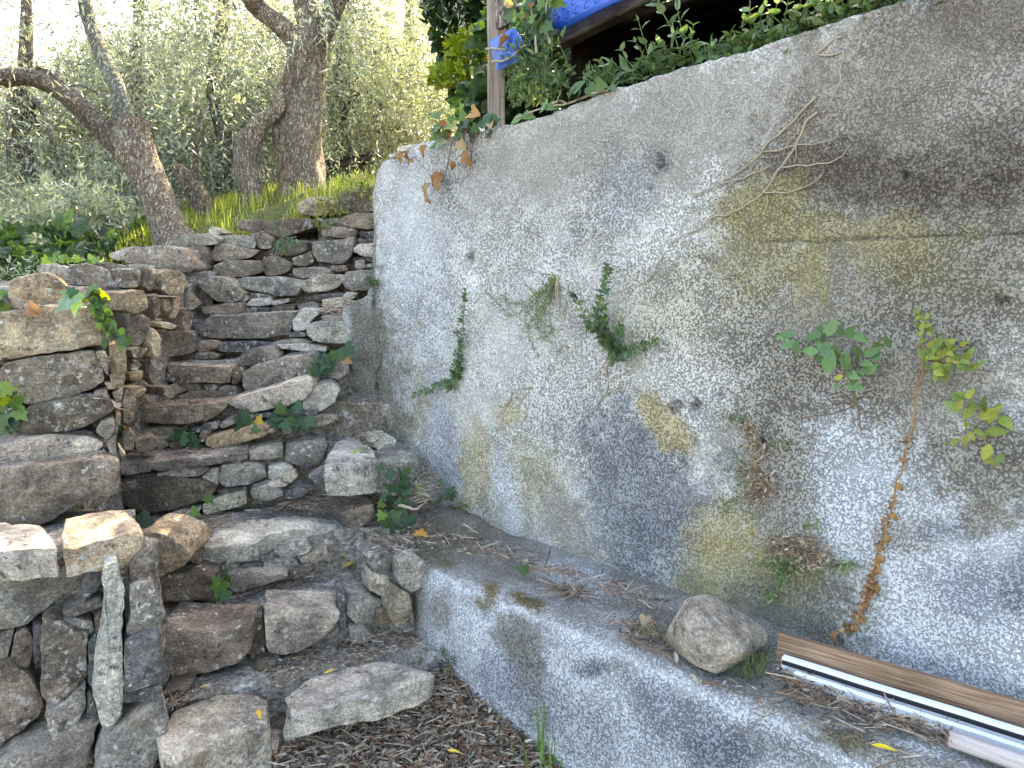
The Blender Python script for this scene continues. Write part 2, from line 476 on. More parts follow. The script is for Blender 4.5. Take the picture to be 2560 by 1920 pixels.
def side(par, c, pts, depth=0.18, tint=BROWN, off=0.0, yaw=0.0, **k):
    cx = sum(p[0] for p in pts) / len(pts); cy = sum(p[1] for p in pts) / len(pts)
    pt = atplane(c, (cx, cy), SW_PT + SW_N * off, SW_N)
    n = Vector((math.cos(math.radians(52 + yaw)), -math.sin(math.radians(52 + yaw)), 0)).normalized()
    out = [atplane(c, p, pt, n) for p in pts]
    V, F = stone_mesh(out, Vector((-0.9, 0.45, 0)).normalized() * depth, **k)
    return add_stone(V, F, par, tint)

# ------------------------------------------------------------------ ground
def ground_near(x, y):
    z = -1.57 - 0.33 * (2.88 - y)
    return np.clip(z, -1.80, -1.5)
def grid_sheet(name, xs, ys, zf, mat, keep=None, amp=0.0, fr=6):
    X, Y = np.meshgrid(xs, ys); Z = zf(X, Y)
    V = np.stack([X.ravel(), Y.ravel(), Z.ravel()], 1)
    if amp: V[:, 2] += fbm(V * np.array([1, 1, 0]), fr, 4, 3) * amp
    nx, ny = len(xs), len(ys)
    I = np.arange(nx * ny).reshape(ny, nx)
    F = np.stack([I[:-1, :-1].ravel(), I[:-1, 1:].ravel(), I[1:, 1:].ravel(), I[1:, :-1].ravel()], 1)
    if keep is not None:
        cx = V[F].mean(1); F = F[keep(cx[:, 0], cx[:, 1])]
        used = np.unique(F); mp = np.full(len(V), -1); mp[used] = np.arange(len(used)); V = V[used]; F = mp[F]
    return link(name, np_mesh(name, V, F, mat))
far = [-300, -120, -60, -30, -15, -8, -5]
g = grid_sheet('ground', np.array(far + list(np.arange(-3.5, 2.6, 0.05)) + [4, 6, 8, 15, 30, 60, 120, 300]),
               np.array([-300, -100, -30, -10, -4, -2, 0, 1, 1.6] + list(np.arange(1.9, 3.3, 0.03)) + [4, 6, 10, 30, 100, 300]),
               lambda X, Y: np.where((Y > 1.5) & (Y < 3.4) & (np.abs(X) < 3.6), ground_near(X, Y), -1.80), M['earth'], amp=0.012, fr=9)
tag(g, 'bare brown earth strewn with dry leaves below the steps', kind='structure')

def terrace_z(x, y):
    x = np.asarray(x, float); y = np.asarray(y, float)
    z = -0.533 + 0.2386 * x + 0.2437 * y
    z = np.where(z > 0.60, 0.60 + 0.05 * (z - 0.60), z)
    z = np.maximum(z, -0.22)
    d = x * WN.x + y * WN.y
    behind = sstep(2.42, 2.6, d) * sstep(-0.9, -0.55, x)
    z = z * (1 - behind) + np.maximum(z, 0.47) * behind
    z = z - 0.16 * sstep(5.5, 4.95, y) * sstep(-0.5, -0.8, x)
    return np.minimum(z, 4.0)
t = grid_sheet('terrace', np.array([-60, -30, -15, -9, -7] + list(np.arange(-5.5, 2.6, 0.07)) + [4, 6, 9, 15, 30, 60]),
               np.array(list(np.arange(2.0, 9.2, 0.07)) + [10, 12, 15, 20, 30, 60, 120]), terrace_z, M['turf'],
               keep=lambda x, y: ((y > 5.0) & (x < -0.55)) | ((x * WN.x + y * WN.y > 2.44) & (x > -0.75)) | ((x < -2.05) & (y > 3.15)), amp=0.035, fr=5)
tag(t, 'grassy terrace above the steps under the olive trees', kind='structure')

# ------------------------------------------------------------------ the flight of stone steps
# each step: plan line of its riser (left, right), tread height, foot of the riser
STEPS = [((-1.35, 2.36), (-0.24, 2.74), -1.53, -1.85), ((-1.40, 2.60), (-0.22, 2.98), -1.38, -1.62), ((-1.60, 2.90), (-0.15, 3.36), -1.18, -1.45),
         ((-1.85, 3.40), (-0.30, 3.76), -0.915, -1.25), ((-1.90, 3.72), (-0.50, 3.84), -0.705, -1.0), ((-1.95, 3.98), (-0.62, 4.02), -0.515, -0.8),
         ((-2.0, 4.24), (-0.80, 4.24), -0.29, -0.6), ((-2.0, 4.48), (-0.95, 4.48), -0.10, -0.4)]
stairs = empty('stone_staircase', (-1.0, 2.5, -1.7))
tag(stairs, 'old fieldstone staircase climbing beside the white roughcast wall', 'staircase')
step_objs = []
for k, (L, R, zt, zb) in enumerate(STEPS):
    L = np.array(L) + (0, 0.085); R = np.array(R) + (0, 0.085)
    nxt = STEPS[k + 1] if k + 1 < len(STEPS) else ((-2.0, 4.78), (-0.9, 4.78), 0, 0)
    L2 = np.array(nxt[0]) + (0, 0.14); R2 = np.array(nxt[1]) + (0, 0.14)
    ns, nr_, nt_ = 90, 16, 22
    rows = []
    for q in range(nr_):
        f = q / (nr_ - 1); rows.append((L + (0, 0.03 * f), R + (0, 0.03 * f), zb + (zt - zb) * f))
    for q in range(1, nt_ + 1):
        f = q / nt_; rows.append((L * (1 - f) + L2 * f + (0, 0.03), R * (1 - f) + R2 * f + (0, 0.03), zt + 0.015 * f))
    V = []
    for a_, b_, z in rows:
        ts = np.linspace(0, 1, ns)[:, None]
        xy = a_ * (1 - ts) + b_ * ts
        V.append(np.hstack([xy, np.full((ns, 1), z)]))
    V = np.vstack(V)
    V[:, 1] += fbm(V, 9, 4, 30 + k) * 0.035; V[:, 2] += fbm(V + 9, 8, 4, 60 + k) * 0.028
    V[:, 0] += fbm(V + 5, 9, 3, 90 + k) * 0.02
    nrw = len(rows); I = np.arange(nrw * ns).reshape(nrw, ns)
    F = np.stack([I[:-1, :-1].ravel(), I[:-1, 1:].ravel(), I[1:, 1:].ravel(), I[1:, :-1].ravel()], 1)
    c = V.mean(0)
    o = link('step', np_mesh('step', V - c, F, M['grey_mortar'] if k < 4 else M['mortar']), stairs, c)
    o['label'] = ['lowest step, half buried in dry leaves', 'second step from the bottom', 'third step with the long pale slab', 'fourth step edged with a thin slab',
                  'fifth step with ivy below its edge', 'sixth step', 'seventh step with the wide spotted slab', 'top step below the terrace edge'][k]
    step_objs.append(o)
T = step_objs
# step 1
flat(T[0], 'F', [(95, 1010), (160, 860), (330, 775), (500, 715), (640, 725), (712, 748), (727, 890), (560, 960), (330, 1060), (150, 1150)], -1.535, 0.24, PALE, slope=(0.02, 0.06), bulge=0.03)
flat(T[0], 'F', [(805, 738), (850, 705), (940, 660), (1090, 615), (1200, 575), (1310, 535), (1450, 562), (1560, 595), (1640, 622), (1590, 660), (1480, 702), (1300, 775), (1130, 798), (1000, 838), (845, 850)], -1.505, 0.085, PALE, slope=(0.0, 0.05), bulge=0.02, chop=0.03)
front(T[0], 'F', [(790, 935), (860, 905), (950, 925), (962, 1000), (890, 1035), (800, 1005)], 2.50, 10, 0.14, LIGHT)
front(T[0], 'F', [(1245, 885), (1320, 870), (1335, 930), (1270, 958)], 2.62, 15, 0.1, LIGHT)
front(T[0], 'F', [(960, 930), (1080, 905), (1160, 900), (1150, 950), (1040, 985), (970, 975)], 2.56, 15, 0.1, GREY)
front(T[0], 'F', [(600, 1060), (690, 1040), (760, 1050), (740, 1110), (620, 1130)], 2.42, 10, 0.12, PALE)
front(T[0], 'F', [(120, 745), (200, 715), (280, 700), (272, 735), (190, 775), (130, 800)], 2.50, 10, 0.12, DARK)
front(T[0], 'F', [(545, 660), (640, 650), (665, 690), (600, 705), (550, 700)], 2.66, 15, 0.08, GREY)
# step 2
front(T[1], 'F', [(118, 378), (300, 388), (450, 398), (608, 372), (606, 500), (560, 560), (400, 620), (240, 672), (165, 668), (130, 600)], 2.62, 8, 0.24, BROWN, lean=8)
front(T[1], 'F', [(690, 275), (830, 280), (1000, 292), (1095, 288), (1085, 360), (1010, 440), (880, 520), (740, 537), (705, 500), (692, 380)], 2.76, 18, 0.22, PALE, lean=8)
front(T[1], 'F', [(1095, 205), (1132, 215), (1140, 390), (1102, 396)], 2.86, 20, 0.08, SLATE)
front(T[1], 'F', [(612, 330), (670, 310), (690, 400), (690, 530), (610, 545), (600, 440)], 2.76, 15, 0.12, DARK)
front(T[1], 'F', [(330, 690), (460, 640), (560, 610), (550, 650), (430, 700), (340, 715)], 2.70, 12, 0.1, DARK)
front(T[1], 'F', [(1150, 230), (1260, 190), (1300, 260), (1280, 350), (1190, 380), (1150, 330)], 2.95, 25, 0.15, GREY)
front(T[1], 'F', [(940, 560), (1000, 520), (1090, 500), (1060, 545), (980, 572)], 2.82, 18, 0.08, GREY)
# step 3
flat(T[2], 'E', [(585, 980), (600, 930), (660, 880), (860, 785), (1180, 722), (1400, 732), (1476, 748), (1472, 802), (1300, 825), (1040, 872), (930, 925), (780, 965)], -1.155, 0.075, LIGHT, slope=(0.03, 0.05), bulge=0.02, chop=0.04, rough=1.3)
front(T[2], 'E', [(200, 850), (350, 872), (470, 950), (502, 1030), (460, 1080), (290, 1170), (215, 1165), (200, 1000)], 2.80, 0, 0.24, OCH, lean=8)
front(T[2], 'E', [(470, 930), (540, 960), (575, 1060), (560, 1082), (500, 1040)], 2.95, 10, 0.12, DARK)
front(T[2], 'E', [(770, 1040), (880, 985), (990, 955), (992, 1060), (830, 1077)], 3.10, 15, 0.15, GREY)
front(T[2], 'E', [(1045, 950), (1160, 918), (1270, 918), (1302, 960), (1270, 1000), (1120, 1037), (1060, 1000)], 3.18, 18, 0.15, LIGHT)
front(T[2], 'E', [(590, 1100), (640, 1040), (730, 1000), (754, 1030), (660, 1100), (610, 1132)], 3.02, 15, 0.1, GREY)
front(T[2], 'E', [(640, 1105), (760, 1040), (830, 1075), (820, 1110), (700, 1140)], 3.06, 15, 0.1, GREY)
front(T[2], 'E', [(240, 1180), (400, 1132), (540, 1132), (660, 1160), (685, 1250), (660, 1312), (290, 1312), (250, 1250)], 2.86, 8, 0.2, DARK)
front(T[2], 'E', [(735, 1150), (900, 1122), (1100, 1130), (1140, 1150), (960, 1215), (800, 1257), (735, 1200)], 3.00, 12, 0.2, GREY)
front(T[2], 'E', [(1300, 900), (1440, 862), (1482, 882), (1400, 932), (1310, 962)], 3.26, 20, 0.1, GREY)
front(T[2], 'E', [(1480, 742), (1600, 700), (1700, 682), (1712, 760), (1600, 842), (1500, 802)], 3.30, 20, 0.2, BROWN)
front(T[2], 'E', [(1490, 860), (1600, 845), (1690, 850), (1680, 920), (1560, 925), (1490, 900)], 3.36, 20, 0.1, GREY)
front(T[2], 'E', [(830, 1085), (960, 1065), (1000, 1100), (880, 1115)], 3.06, 15, 0.1, SLATE)
for pts, Y, tn in [([(1000, 1085), (1070, 1050), (1180, 1045), (1210, 1080), (1120, 1115), (1020, 1120)], 3.14, GREY), ([(1220, 1030), (1310, 985), (1400, 960), (1410, 1010), (1330, 1060), (1240, 1080)], 3.22, PALE), ([(1130, 1120), (1230, 1095), (1300, 1085), (1290, 1130), (1180, 1165)], 3.14, DARK), ([(1420, 945), (1500, 915), (1560, 930), (1530, 990), (1440, 1010)], 3.28, GREY)]:
    front(T[2], 'E', pts, Y - 0.02, 16, 0.14, tn)
for pts, Y, tn in [([(900, 590), (1000, 560), (1100, 570), (1120, 620), (1010, 660), (910, 640)], 3.46, GREY), ([(1130, 590), (1230, 560), (1270, 590), (1230, 640), (1140, 650)], 3.50, SLATE), ([(1010, 560), (1090, 535), (1150, 550), (1100, 570)], 3.48, PALE)]:
    front(T[3], 'E', pts, Y, 16, 0.12, tn)
for pts, Y, tn in [([(1160, 400), (1240, 385), (1290, 420), (1250, 470), (1170, 460)], 2.88, GREY), ([(1310, 280), (1370, 270), (1390, 340), (1340, 380), (1300, 340)], 2.96, DARK), ([(640, 590), (740, 560), (800, 570), (760, 620), (660, 640)], 2.72, DARK)]:
    front(T[1], 'F', pts, Y - 0.03, 20, 0.10, tn)
for pts, Y, tn in [([(148, 440), (200, 425), (312, 418), (325, 475), (255, 545), (180, 515)], 2.95, GREY), ([(180, 525), (285, 558), (250, 668), (170, 640)], 2.95, PALE), ([(335, 470), (430, 425), (510, 480), (490, 590), (420, 650), (345, 600)], 2.93, GREY), ([(300, 600), (400, 660), (410, 800), (330, 860), (280, 760)], 2.91, BROWN), ([(60, 660), (165, 650), (240, 690), (230, 800), (120, 850), (40, 780)], 2.93, GREY)]:
    front(T[1], 'L', pts, Y, 28, 0.12, tn, rough=1.5)
# step 4
front(T[3], 'E', [(45, 412), (150, 404), (256, 402), (252, 466), (150, 480), (60, 492)], 3.37, 16, 0.28, GREY, bulge=0.02)
front(T[3], 'E', [(259, 402), (430, 385), (600, 376), (750, 356), (882, 344), (884, 394), (740, 408), (600, 426), (440, 456), (257, 466)], 3.46, 16, 0.30, GREY, bulge=0.02)
front(T[3], 'E', [(887, 343), (1000, 326), (1112, 308), (1110, 372), (1000, 384), (888, 394)], 3.58, 16, 0.28, PALE, bulge=0.02)
front(T[3], 'E', [(65, 520), (280, 500), (460, 505), (560, 520), (690, 575), (640, 640), (440, 702), (270, 742), (160, 742), (80, 690)], 3.42, 14, 0.22, DARK)
front(T[3], 'E', [(715, 430), (800, 400), (985, 420), (1002, 500), (900, 547), (740, 572), (690, 520)], 3.52, 16, 0.22, GREY)
front(T[3], 'E', [(590, 682), (700, 632), (870, 600), (876, 680), (760, 712), (592, 752)], 3.48, 16, 0.16, PALE)
front(T[3], 'E', [(290, 482), (420, 452), (600, 432), (640, 440), (560, 500), (300, 502)], 3.45, 16, 0.15, GREY)
front(T[3], 'E', [(390, 742), (480, 728), (570, 712), (580, 722), (500, 750), (400, 768)], 3.40, 16, 0.1, PALE)
front(T[3], 'E', [(570, 520), (640, 440), (700, 440), (700, 520), (690, 570)], 3.52, 16, 0.1, LIGHT)
front(T[3], 'E', [(690, 590), (780, 575), (870, 565), (872, 590), (780, 605), (700, 625)], 3.52, 16, 0.1, SLATE)
front(T[3], 'E', [(80, 495), (180, 485), (280, 475), (285, 492), (180, 505), (80, 512)], 3.42, 16, 0.1, SLATE)
flat(T[3], 'E', [(1378, 442), (1410, 340), (1465, 270), (1525, 205), (1620, 260), (1700, 330), (1722, 400), (1600, 440), (1480, 445)], -0.865, 0.14, LIGHT, slope=(0.0, 0.04), bulge=0.02)
front(T[3], 'E', [(1450, 452), (1520, 418), (1640, 422), (1780, 402), (1900, 372), (2005, 396), (1996, 560), (1870, 632), (1700, 617), (1560, 592), (1490, 540), (1455, 490)], 3.40, 14, 0.26, GREY, lean=10)
front(T[3], 'E', [(1285, 502), (1360, 470), (1440, 455), (1452, 490), (1390, 530), (1320, 547)], 3.42, 12, 0.12, SLATE)
front(T[3], 'E', [(1110, 485), (1190, 470), (1205, 500), (1160, 540), (1110, 525)], 3.46, 12, 0.08, PALE)
front(T[3], 'E', [(1130, 305), (1260, 270), (1390, 250), (1400, 300), (1360, 420), (1250, 440), (1130, 400)], 3.66, 16, 0.15, GREY)
front(T[3], 'E', [(1020, 440), (1090, 420), (1180, 440), (1170, 480), (1080, 530), (1020, 510)], 3.56, 16, 0.1, LIGHT)
front(T[3], 'E', [(1690, 235), (1780, 215), (1850, 260), (1830, 320), (1740, 330), (1690, 290)], 3.72, 25, 0.12, LIGHT)
# step 5
front(T[4], 'B', [(272, 1442), (450, 1426), (600, 1420), (705, 1416), (700, 1530), (590, 1552), (400, 1552), (268, 1536)], 3.70, 3, 0.28, BROWN)
front(T[4], 'B', [(708, 1420), (790, 1405), (872, 1394), (882, 1430), (820, 1480), (760, 1512), (712, 1540)], 3.73, 5, 0.25, BROWN)
front(T[4], 'B', [(870, 1395), (960, 1362), (1050, 1340), (1200, 1300), (1330, 1252), (1450, 1232), (1480, 1290), (1400, 1390), (1230, 1432), (1050, 1477), (950, 1440)], 3.76, 6, 0.26, PALE)
front(T[4], 'B', [(1400, 1350), (1470, 1292), (1600, 1260), (1662, 1310), (1620, 1400), (1500, 1472), (1402, 1440)], 3.82, 12, 0.2, LIGHT)
front(T[4], 'B', [(1000, 1482), (1120, 1476), (1250, 1470), (1500, 1450), (1500, 1482), (1260, 1502), (1020, 1512)], 3.76, 6, 0.2, SLATE)
front(T[4], 'B', [(710, 1552), (800, 1532), (822, 1560), (790, 1592), (720, 1592)], 3.72, 4, 0.12, GREY)
front(T[4], 'B', [(820, 1560), (870, 1512), (942, 1490), (942, 1540), (850, 1582)], 3.72, 4, 0.12, GREY)
front(T[4], 'B', [(290, 1592), (370, 1578), (450, 1575), (520, 1590), (470, 1622), (310, 1632)], 3.68, 4, 0.12, BROWN)
front(T[4], 'E', [(600, 252), (740, 210), (900, 170), (1080, 160), (1092, 190), (970, 242), (800, 292), (660, 312), (610, 290)], 3.66, 6, 0.2, OCH)
front(T[4], 'E', [(305, 268), (350, 235), (400, 205), (422, 225), (350, 262)], 3.62, 4, 0.1, PALE)
front(T[4], 'E', [(1100, 202), (1130, 120), (1166, 150), (1162, 220), (1110, 237)], 3.74, 8, 0.1, GREY)
front(T[4], 'E', [(560, 240), (590, 195), (625, 210), (615, 265), (580, 275)], 3.66, 4, 0.1, DARK)
front(T[4], 'E', [(515, 190), (590, 165), (640, 160), (620, 190), (550, 215)], 3.70, 4, 0.1, SLATE)
front(T[4], 'E', [(150, 272), (250, 237), (340, 250), (352, 310), (260, 322), (190, 326)], 3.62, 0, 0.12, BROWN)
front(T[4], 'E', [(60, 272), (90, 215), (150, 225), (150, 300), (80, 312)], 3.58, 0, 0.12, BROWN)
front(T[4], 'E', [(1190, 110), (1330, 95), (1460, 85), (1480, 130), (1340, 175), (1200, 165)], 3.84, 8, 0.15, PALE)
front(T[4], 'E', [(355, 280), (460, 270), (540, 285), (480, 310), (380, 318)], 3.64, 0, 0.1, BROWN)
# step 6
front(T[5], 'B', [(470, 1132), (600, 1147), (750, 1152), (890, 1150), (906, 1190), (890, 1267), (700, 1263), (520, 1272), (465, 1250), (462, 1190)], 3.96, 0, 0.26, BROWN)
front(T[5], 'B', [(907, 1172), (960, 1160), (987, 1200), (950, 1272), (915, 1282)], 3.97, 0, 0.16, DARK)
front(T[5], 'B', [(985, 1192), (1100, 1132), (1250, 1092), (1480, 1060), (1502, 1100), (1440, 1190), (1340, 1252), (1320, 1282), (1160, 1312), (1060, 1342), (1000, 1310), (970, 1250)], 3.98, 3, 0.24, GREY)
front(T[5], 'B', [(965, 1072), (1050, 1030), (1180, 1015), (1202, 1050), (1232, 1095), (1080, 1132), (1010, 1147), (970, 1110)], 4.04, 3, 0.22, GREY)
front(T[5], 'B', [(518, 1372), (600, 1330), (700, 1318), (812, 1325), (816, 1380), (720, 1402), (560, 1412)], 3.95, 0, 0.18, BROWN)
front(T[5], 'B', [(820, 1300), (860, 1282), (936, 1290), (942, 1350), (880, 1392), (820, 1372)], 3.96, 0, 0.15, GREY)
front(T[5], 'B', [(712, 1277), (770, 1272), (822, 1273), (832, 1300), (790, 1320), (718, 1318)], 3.97, 0, 0.12, DARK)
front(T[5], 'B', [(560, 1278), (640, 1272), (702, 1278), (700, 1310), (600, 1322), (560, 1310)], 3.98, 0, 0.12, DARK)
front(T[5], 'B', [(1565, 1130), (1640, 1100), (1715, 1100), (1720, 1190), (1650, 1240), (1570, 1220)], 4.0, 10, 0.16, GREY)
front(T[5], 'B', [(430, 1302), (500, 1272), (542, 1330), (510, 1372), (440, 1352)], 3.92, -10, 0.15, BROWN)
front(T[5], 'B', [(388, 1402), (430, 1332), (482, 1370), (440, 1412)], 3.88, -10, 0.12, BROWN)
# step 7
front(T[6], 'B', [(705, 942), (695, 890), (755, 802), (900, 797), (1050, 792), (1200, 780), (1350, 770), (1322, 860), (1300, 932), (1150, 952), (950, 962), (800, 957)], 4.22, 0, 0.28, GREY)
front(T[6], 'B', [(1330, 832), (1390, 750), (1470, 755), (1532, 770), (1470, 820), (1412, 902), (1340, 907)], 4.22, 0, 0.22, LIGHT)
front(T[6], 'B', [(1425, 872), (1500, 840), (1620, 840), (1742, 850), (1752, 930), (1722, 990), (1560, 987), (1470, 972), (1420, 930)], 4.12, 4, 0.24, LIGHT)
front(T[6], 'B', [(815, 985), (940, 978), (1080, 975), (1192, 990), (1182, 1047), (1000, 1057), (810, 1047)], 4.19, 0, 0.2, SLATE)
front(T[6], 'B', [(1180, 987), (1300, 960), (1420, 960), (1480, 988), (1300, 998), (1200, 1020)], 4.20, 0, 0.16, GREY)
front(T[6], 'B', [(1215, 1002), (1400, 992), (1572, 1015), (1562, 1047), (1400, 1047), (1250, 1027)], 4.17, 3, 0.2, LIGHT)
front(T[6], 'B', [(1305, 917), (1360, 912), (1422, 922), (1422, 947), (1310, 947)], 4.2, 0, 0.12, SLATE)
front(T[6], 'B', [(660, 1002), (700, 970), (800, 970), (822, 1000), (800, 1032), (680, 1052)], 4.18, 0, 0.15, BROWN)
front(T[6], 'B', [(650, 1062), (760, 1047), (822, 1075), (800, 1097), (660, 1097)], 4.16, 0, 0.12, BROWN)
front(T[6], 'B', [(1530, 692), (1640, 675), (1700, 690), (1752, 710), (1650, 760), (1560, 772), (1535, 732)], 4.22, 5, 0.18, PALE)
front(T[6], 'B', [(1640, 765), (1700, 745), (1752, 742), (1752, 790), (1660, 794)], 4.18, 5, 0.14, DARK)
front(T[6], 'B', [(1530, 802), (1600, 796), (1740, 808), (1742, 838), (1640, 838), (1540, 838)], 4.16, 5, 0.2, GREY)
front(T[6], 'B', [(1300, 1060), (1400, 1050), (1480, 1052), (1400, 1075), (1310, 1085)], 4.15, 0, 0.1, SLATE)
# step 8
front(T[7], 'B', [(940, 572), (990, 537), (1100, 532), (1210, 532), (1380, 557), (1392, 600), (1370, 657), (1230, 667), (1080, 632), (990, 612)], 4.46, 0, 0.28, GREY)
front(T[7], 'B', [(1390, 562), (1520, 517), (1620, 512), (1690, 532), (1662, 590), (1600, 622), (1450, 642), (1395, 622)], 4.46, 0, 0.26, PALE)
front(T[7], 'B', [(1670, 562), (1700, 497), (1800, 487), (1880, 482), (1920, 500), (1915, 570), (1850, 622), (1740, 632), (1690, 592)], 4.42, 3, 0.24, GREY)
front(T[7], 'B', [(1000, 732), (1050, 682), (1180, 672), (1192, 722), (1080, 737)], 4.42, 0, 0.16, LIGHT)
front(T[7], 'B', [(1180, 702), (1250, 685), (1305, 682), (1312, 702), (1200, 732)], 4.42, 0, 0.12, GREY)
front(T[7], 'B', [(1360, 722), (1470, 702), (1522, 722), (1500, 752), (1380, 757)], 4.42, 0, 0.14, GREY)
front(T[7], 'B', [(980, 750), (1070, 742), (1160, 742), (1165, 788), (990, 790)], 4.40, 0, 0.14, SLATE)
front(T[7], 'B', [(950, 702), (1000, 652), (1032, 682), (980, 722)], 4.42, 0, 0.1, GREY)
front(T[7], 'B', [(1470, 662), (1580, 648), (1690, 642), (1690, 664), (1560, 680), (1480, 690)], 4.42, 0, 0.14, SLATE)
front(T[7], 'B', [(1700, 636), (1780, 640), (1752, 682), (1662, 684)], 4.38, 3, 0.12, PALE)
front(T[7], 'B', [(1180, 745), (1280, 720), (1350, 725), (1340, 770), (1190, 780)], 4.42, 0, 0.1, DARK)
front(T[7], 'B', [(665, 560), (760, 527), (880, 547), (992, 650), (972, 682), (890, 722), (800, 692), (700, 612)], 4.40, -5, 0.22, BROWN)
front(T[7], 'B', [(700, 742), (850, 722), (960, 710), (967, 780), (860, 802), (720, 792)], 4.32, 0, 0.18, BROWN)
front(T[7], 'B', [(1040, 640), (1130, 650), (1220, 672), (1180, 672), (1050, 678)], 4.46, 0, 0.1, DARK)

# ------------------------------------------------------------------ terrace edge above the steps
tw = empty('terrace_retaining_wall', (-1.3, 4.6, -0.1))
tag(tw, 'dry stone terrace edge with grass on top, closing the head of the steps', 'stone wall')
def core(name, par, x0, x1, y0, y1, z0, z1, mat, n=26, amp=0.03, lab=None):
    """rough block of earth and rubble behind the stones"""
    bm = bmesh.new(); bmesh.ops.create_cube(bm, size=1.0)
    bmesh.ops.subdivide_edges(bm, edges=bm.edges[:], cuts=n, use_grid_fill=True)
    V = np.array([v.co[:] for v in bm.verts]); ctr = np.array([(x0 + x1) / 2, (y0 + y1) / 2, (z0 + z1) / 2]); sz = np.array([x1 - x0, y1 - y0, z1 - z0])
    V = V * sz; W = V + ctr
    for ax in range(3): V[:, ax] += fbm(W, 7, 4, 11 + ax) * amp
    for v, q in zip(bm.verts, V): v.co = q
    me = bpy.data.meshes.new(name); bm.to_mesh(me); bm.free(); me.shade_smooth(); me.materials.append(mat)
    o = link(name, me, par, ctr)
    return o
core('earth_core', tw, -2.1, -0.62, 4.80, 5.4, -0.5, 0.06, M['mortar'])
core('earth_core', tw, -1.75, -0.62, 4.90, 5.5, 0.0, 0.17, M['mortar'])
core('earth_core', tw, -1.25, -0.62, 4.98, 5.5, 0.1, 0.30, M['mortar'])
core('earth_core', tw, -0.95, -0.62, 5.04, 5.5, 0.2, 0.40, M['mortar'])
for pts, Y, yaw, dep, tint in [
    ([(165, 432), (170, 377), (260, 332), (360, 318), (500, 320), (560, 340), (590, 402), (640, 472), (620, 502), (560, 497), (400, 467), (250, 442)], 4.42, -6, 0.3, BROWN),
    ([(75, 372), (150, 332), (280, 316), (262, 330), (170, 377), (160, 422), (75, 402)], 4.62, 0, 0.24, PALE),
    ([(575, 342), (650, 318), (742, 325), (756, 400), (740, 472), (690, 497), (640, 482), (600, 402)], 4.60, 0, 0.26, BROWN),
    ([(478, 292), (500, 252), (600, 240), (750, 228), (822, 270), (812, 310), (700, 316), (560, 330), (480, 322)], 4.62, 0, 0.28, GREY),
    ([(765, 372), (800, 312), (860, 298), (960, 325), (1097, 350), (1050, 392), (960, 417), (850, 417), (770, 427)], 4.63, 0, 0.26, BROWN),
    ([(780, 452), (830, 425), (950, 415), (1080, 418), (1114, 450), (1112, 500), (1000, 527), (840, 540), (780, 510)], 4.60, 0, 0.28, BROWN),
    ([(825, 247), (960, 240), (1050, 252), (1077, 300), (1060, 337), (900, 307), (832, 290)], 4.72, 0, 0.22, GREY),
    ([(1042, 232), (1120, 225), (1192, 260), (1182, 335), (1100, 337), (1077, 302)], 4.74, 0, 0.22, BROWN),
    ([(963, 142), (1050, 132), (1180, 150), (1290, 130), (1400, 122), (1490, 140), (1497, 180), (1400, 217), (1290, 252), (1240, 262), (1160, 237), (960, 207)], 4.82, 0, 0.28, DARK),
    ([(1110, 422), (1190, 382), (1240, 400), (1322, 440), (1312, 490), (1230, 522), (1150, 527), (1120, 480)], 4.66, 0, 0.22, DARK),
    ([(1470, 292), (1560, 282), (1680, 275), (1740, 250), (1757, 300), (1732, 380), (1700, 432), (1600, 442), (1500, 422), (1460, 370)], 4.70, 0, 0.26, GREY),
    ([(1530, 202), (1640, 182), (1760, 202), (1767, 250), (1660, 262), (1540, 247)], 4.80, 0, 0.26, BROWN),
    ([(1655, 132), (1720, 97), (1860, 85), (1935, 95), (1935, 190), (1840, 202), (1700, 187)], 4.88, 0, 0.26, BROWN),
    ([(1750, 332), (1790, 302), (1930, 300), (1930, 390), (1850, 397), (1760, 362)], 4.66, 0, 0.24, LIGHT),
    ([(1785, 227), (1930, 208), (1930, 252), (1850, 267)], 4.78, 0, 0.16, SLATE),
    ([(1330, 402), (1452, 352), (1482, 430), (1420, 462), (1340, 452)], 4.70, 0, 0.16, BROWN),
    ([(1240, 300), (1340, 285), (1420, 290), (1430, 350), (1330, 390), (1240, 380)], 4.74, 0, 0.16, DARK),
    ([(1590, 457), (1700, 450), (1712, 490), (1620, 502)], 4.64, 0, 0.14, BROWN),
    ([(1760, 422), (1830, 412), (1832, 470), (1770, 477)], 4.62, 0, 0.14, GREY),
    ([(1840, 402), (1930, 405), (1930, 425), (1850, 427)], 4.62, 0, 0.14, SLATE),
    ([(1835, 442), (1930, 430), (1930, 470), (1840, 472)], 4.60, 0, 0.14, DARK),
    ([(1340, 472), (1500, 462), (1600, 480), (1602, 530), (1400, 542), (1330, 520)], 4.58, 0, 0.2, GREY),
    ([(745, 207), (770, 180), (850, 215), (862, 232), (760, 237)], 4.76, 0, 0.14, PALE),
    ([(620, 512), (700, 500), (780, 520), (760, 560), (640, 580)], 4.56, 0, 0.16, DARK),
    ([(1180, 345), (1240, 300), (1245, 390), (1190, 390), (1100, 420), (1060, 395)], 4.72, 0, 0.14, DARK),
    ([(1780, 262), (1850, 268), (1930, 258), (1930, 300), (1790, 300)], 4.74, 0, 0.14, DARK)]:
    front(tw, 'B', pts, Y, yaw, dep, tint)
front(tw, 'A', [(1870, 1102), (1900, 1052), (2000, 1032), (2110, 1030), (2110, 1160), (1960, 1182), (1870, 1180)], 4.98, 0, 0.26, BROWN)
front(tw, 'A', [(1640, 1130), (1700, 1095), (1790, 1085), (1830, 1120), (1840, 1180), (1740, 1195), (1650, 1180)], 5.0, 0, 0.24, OCH)

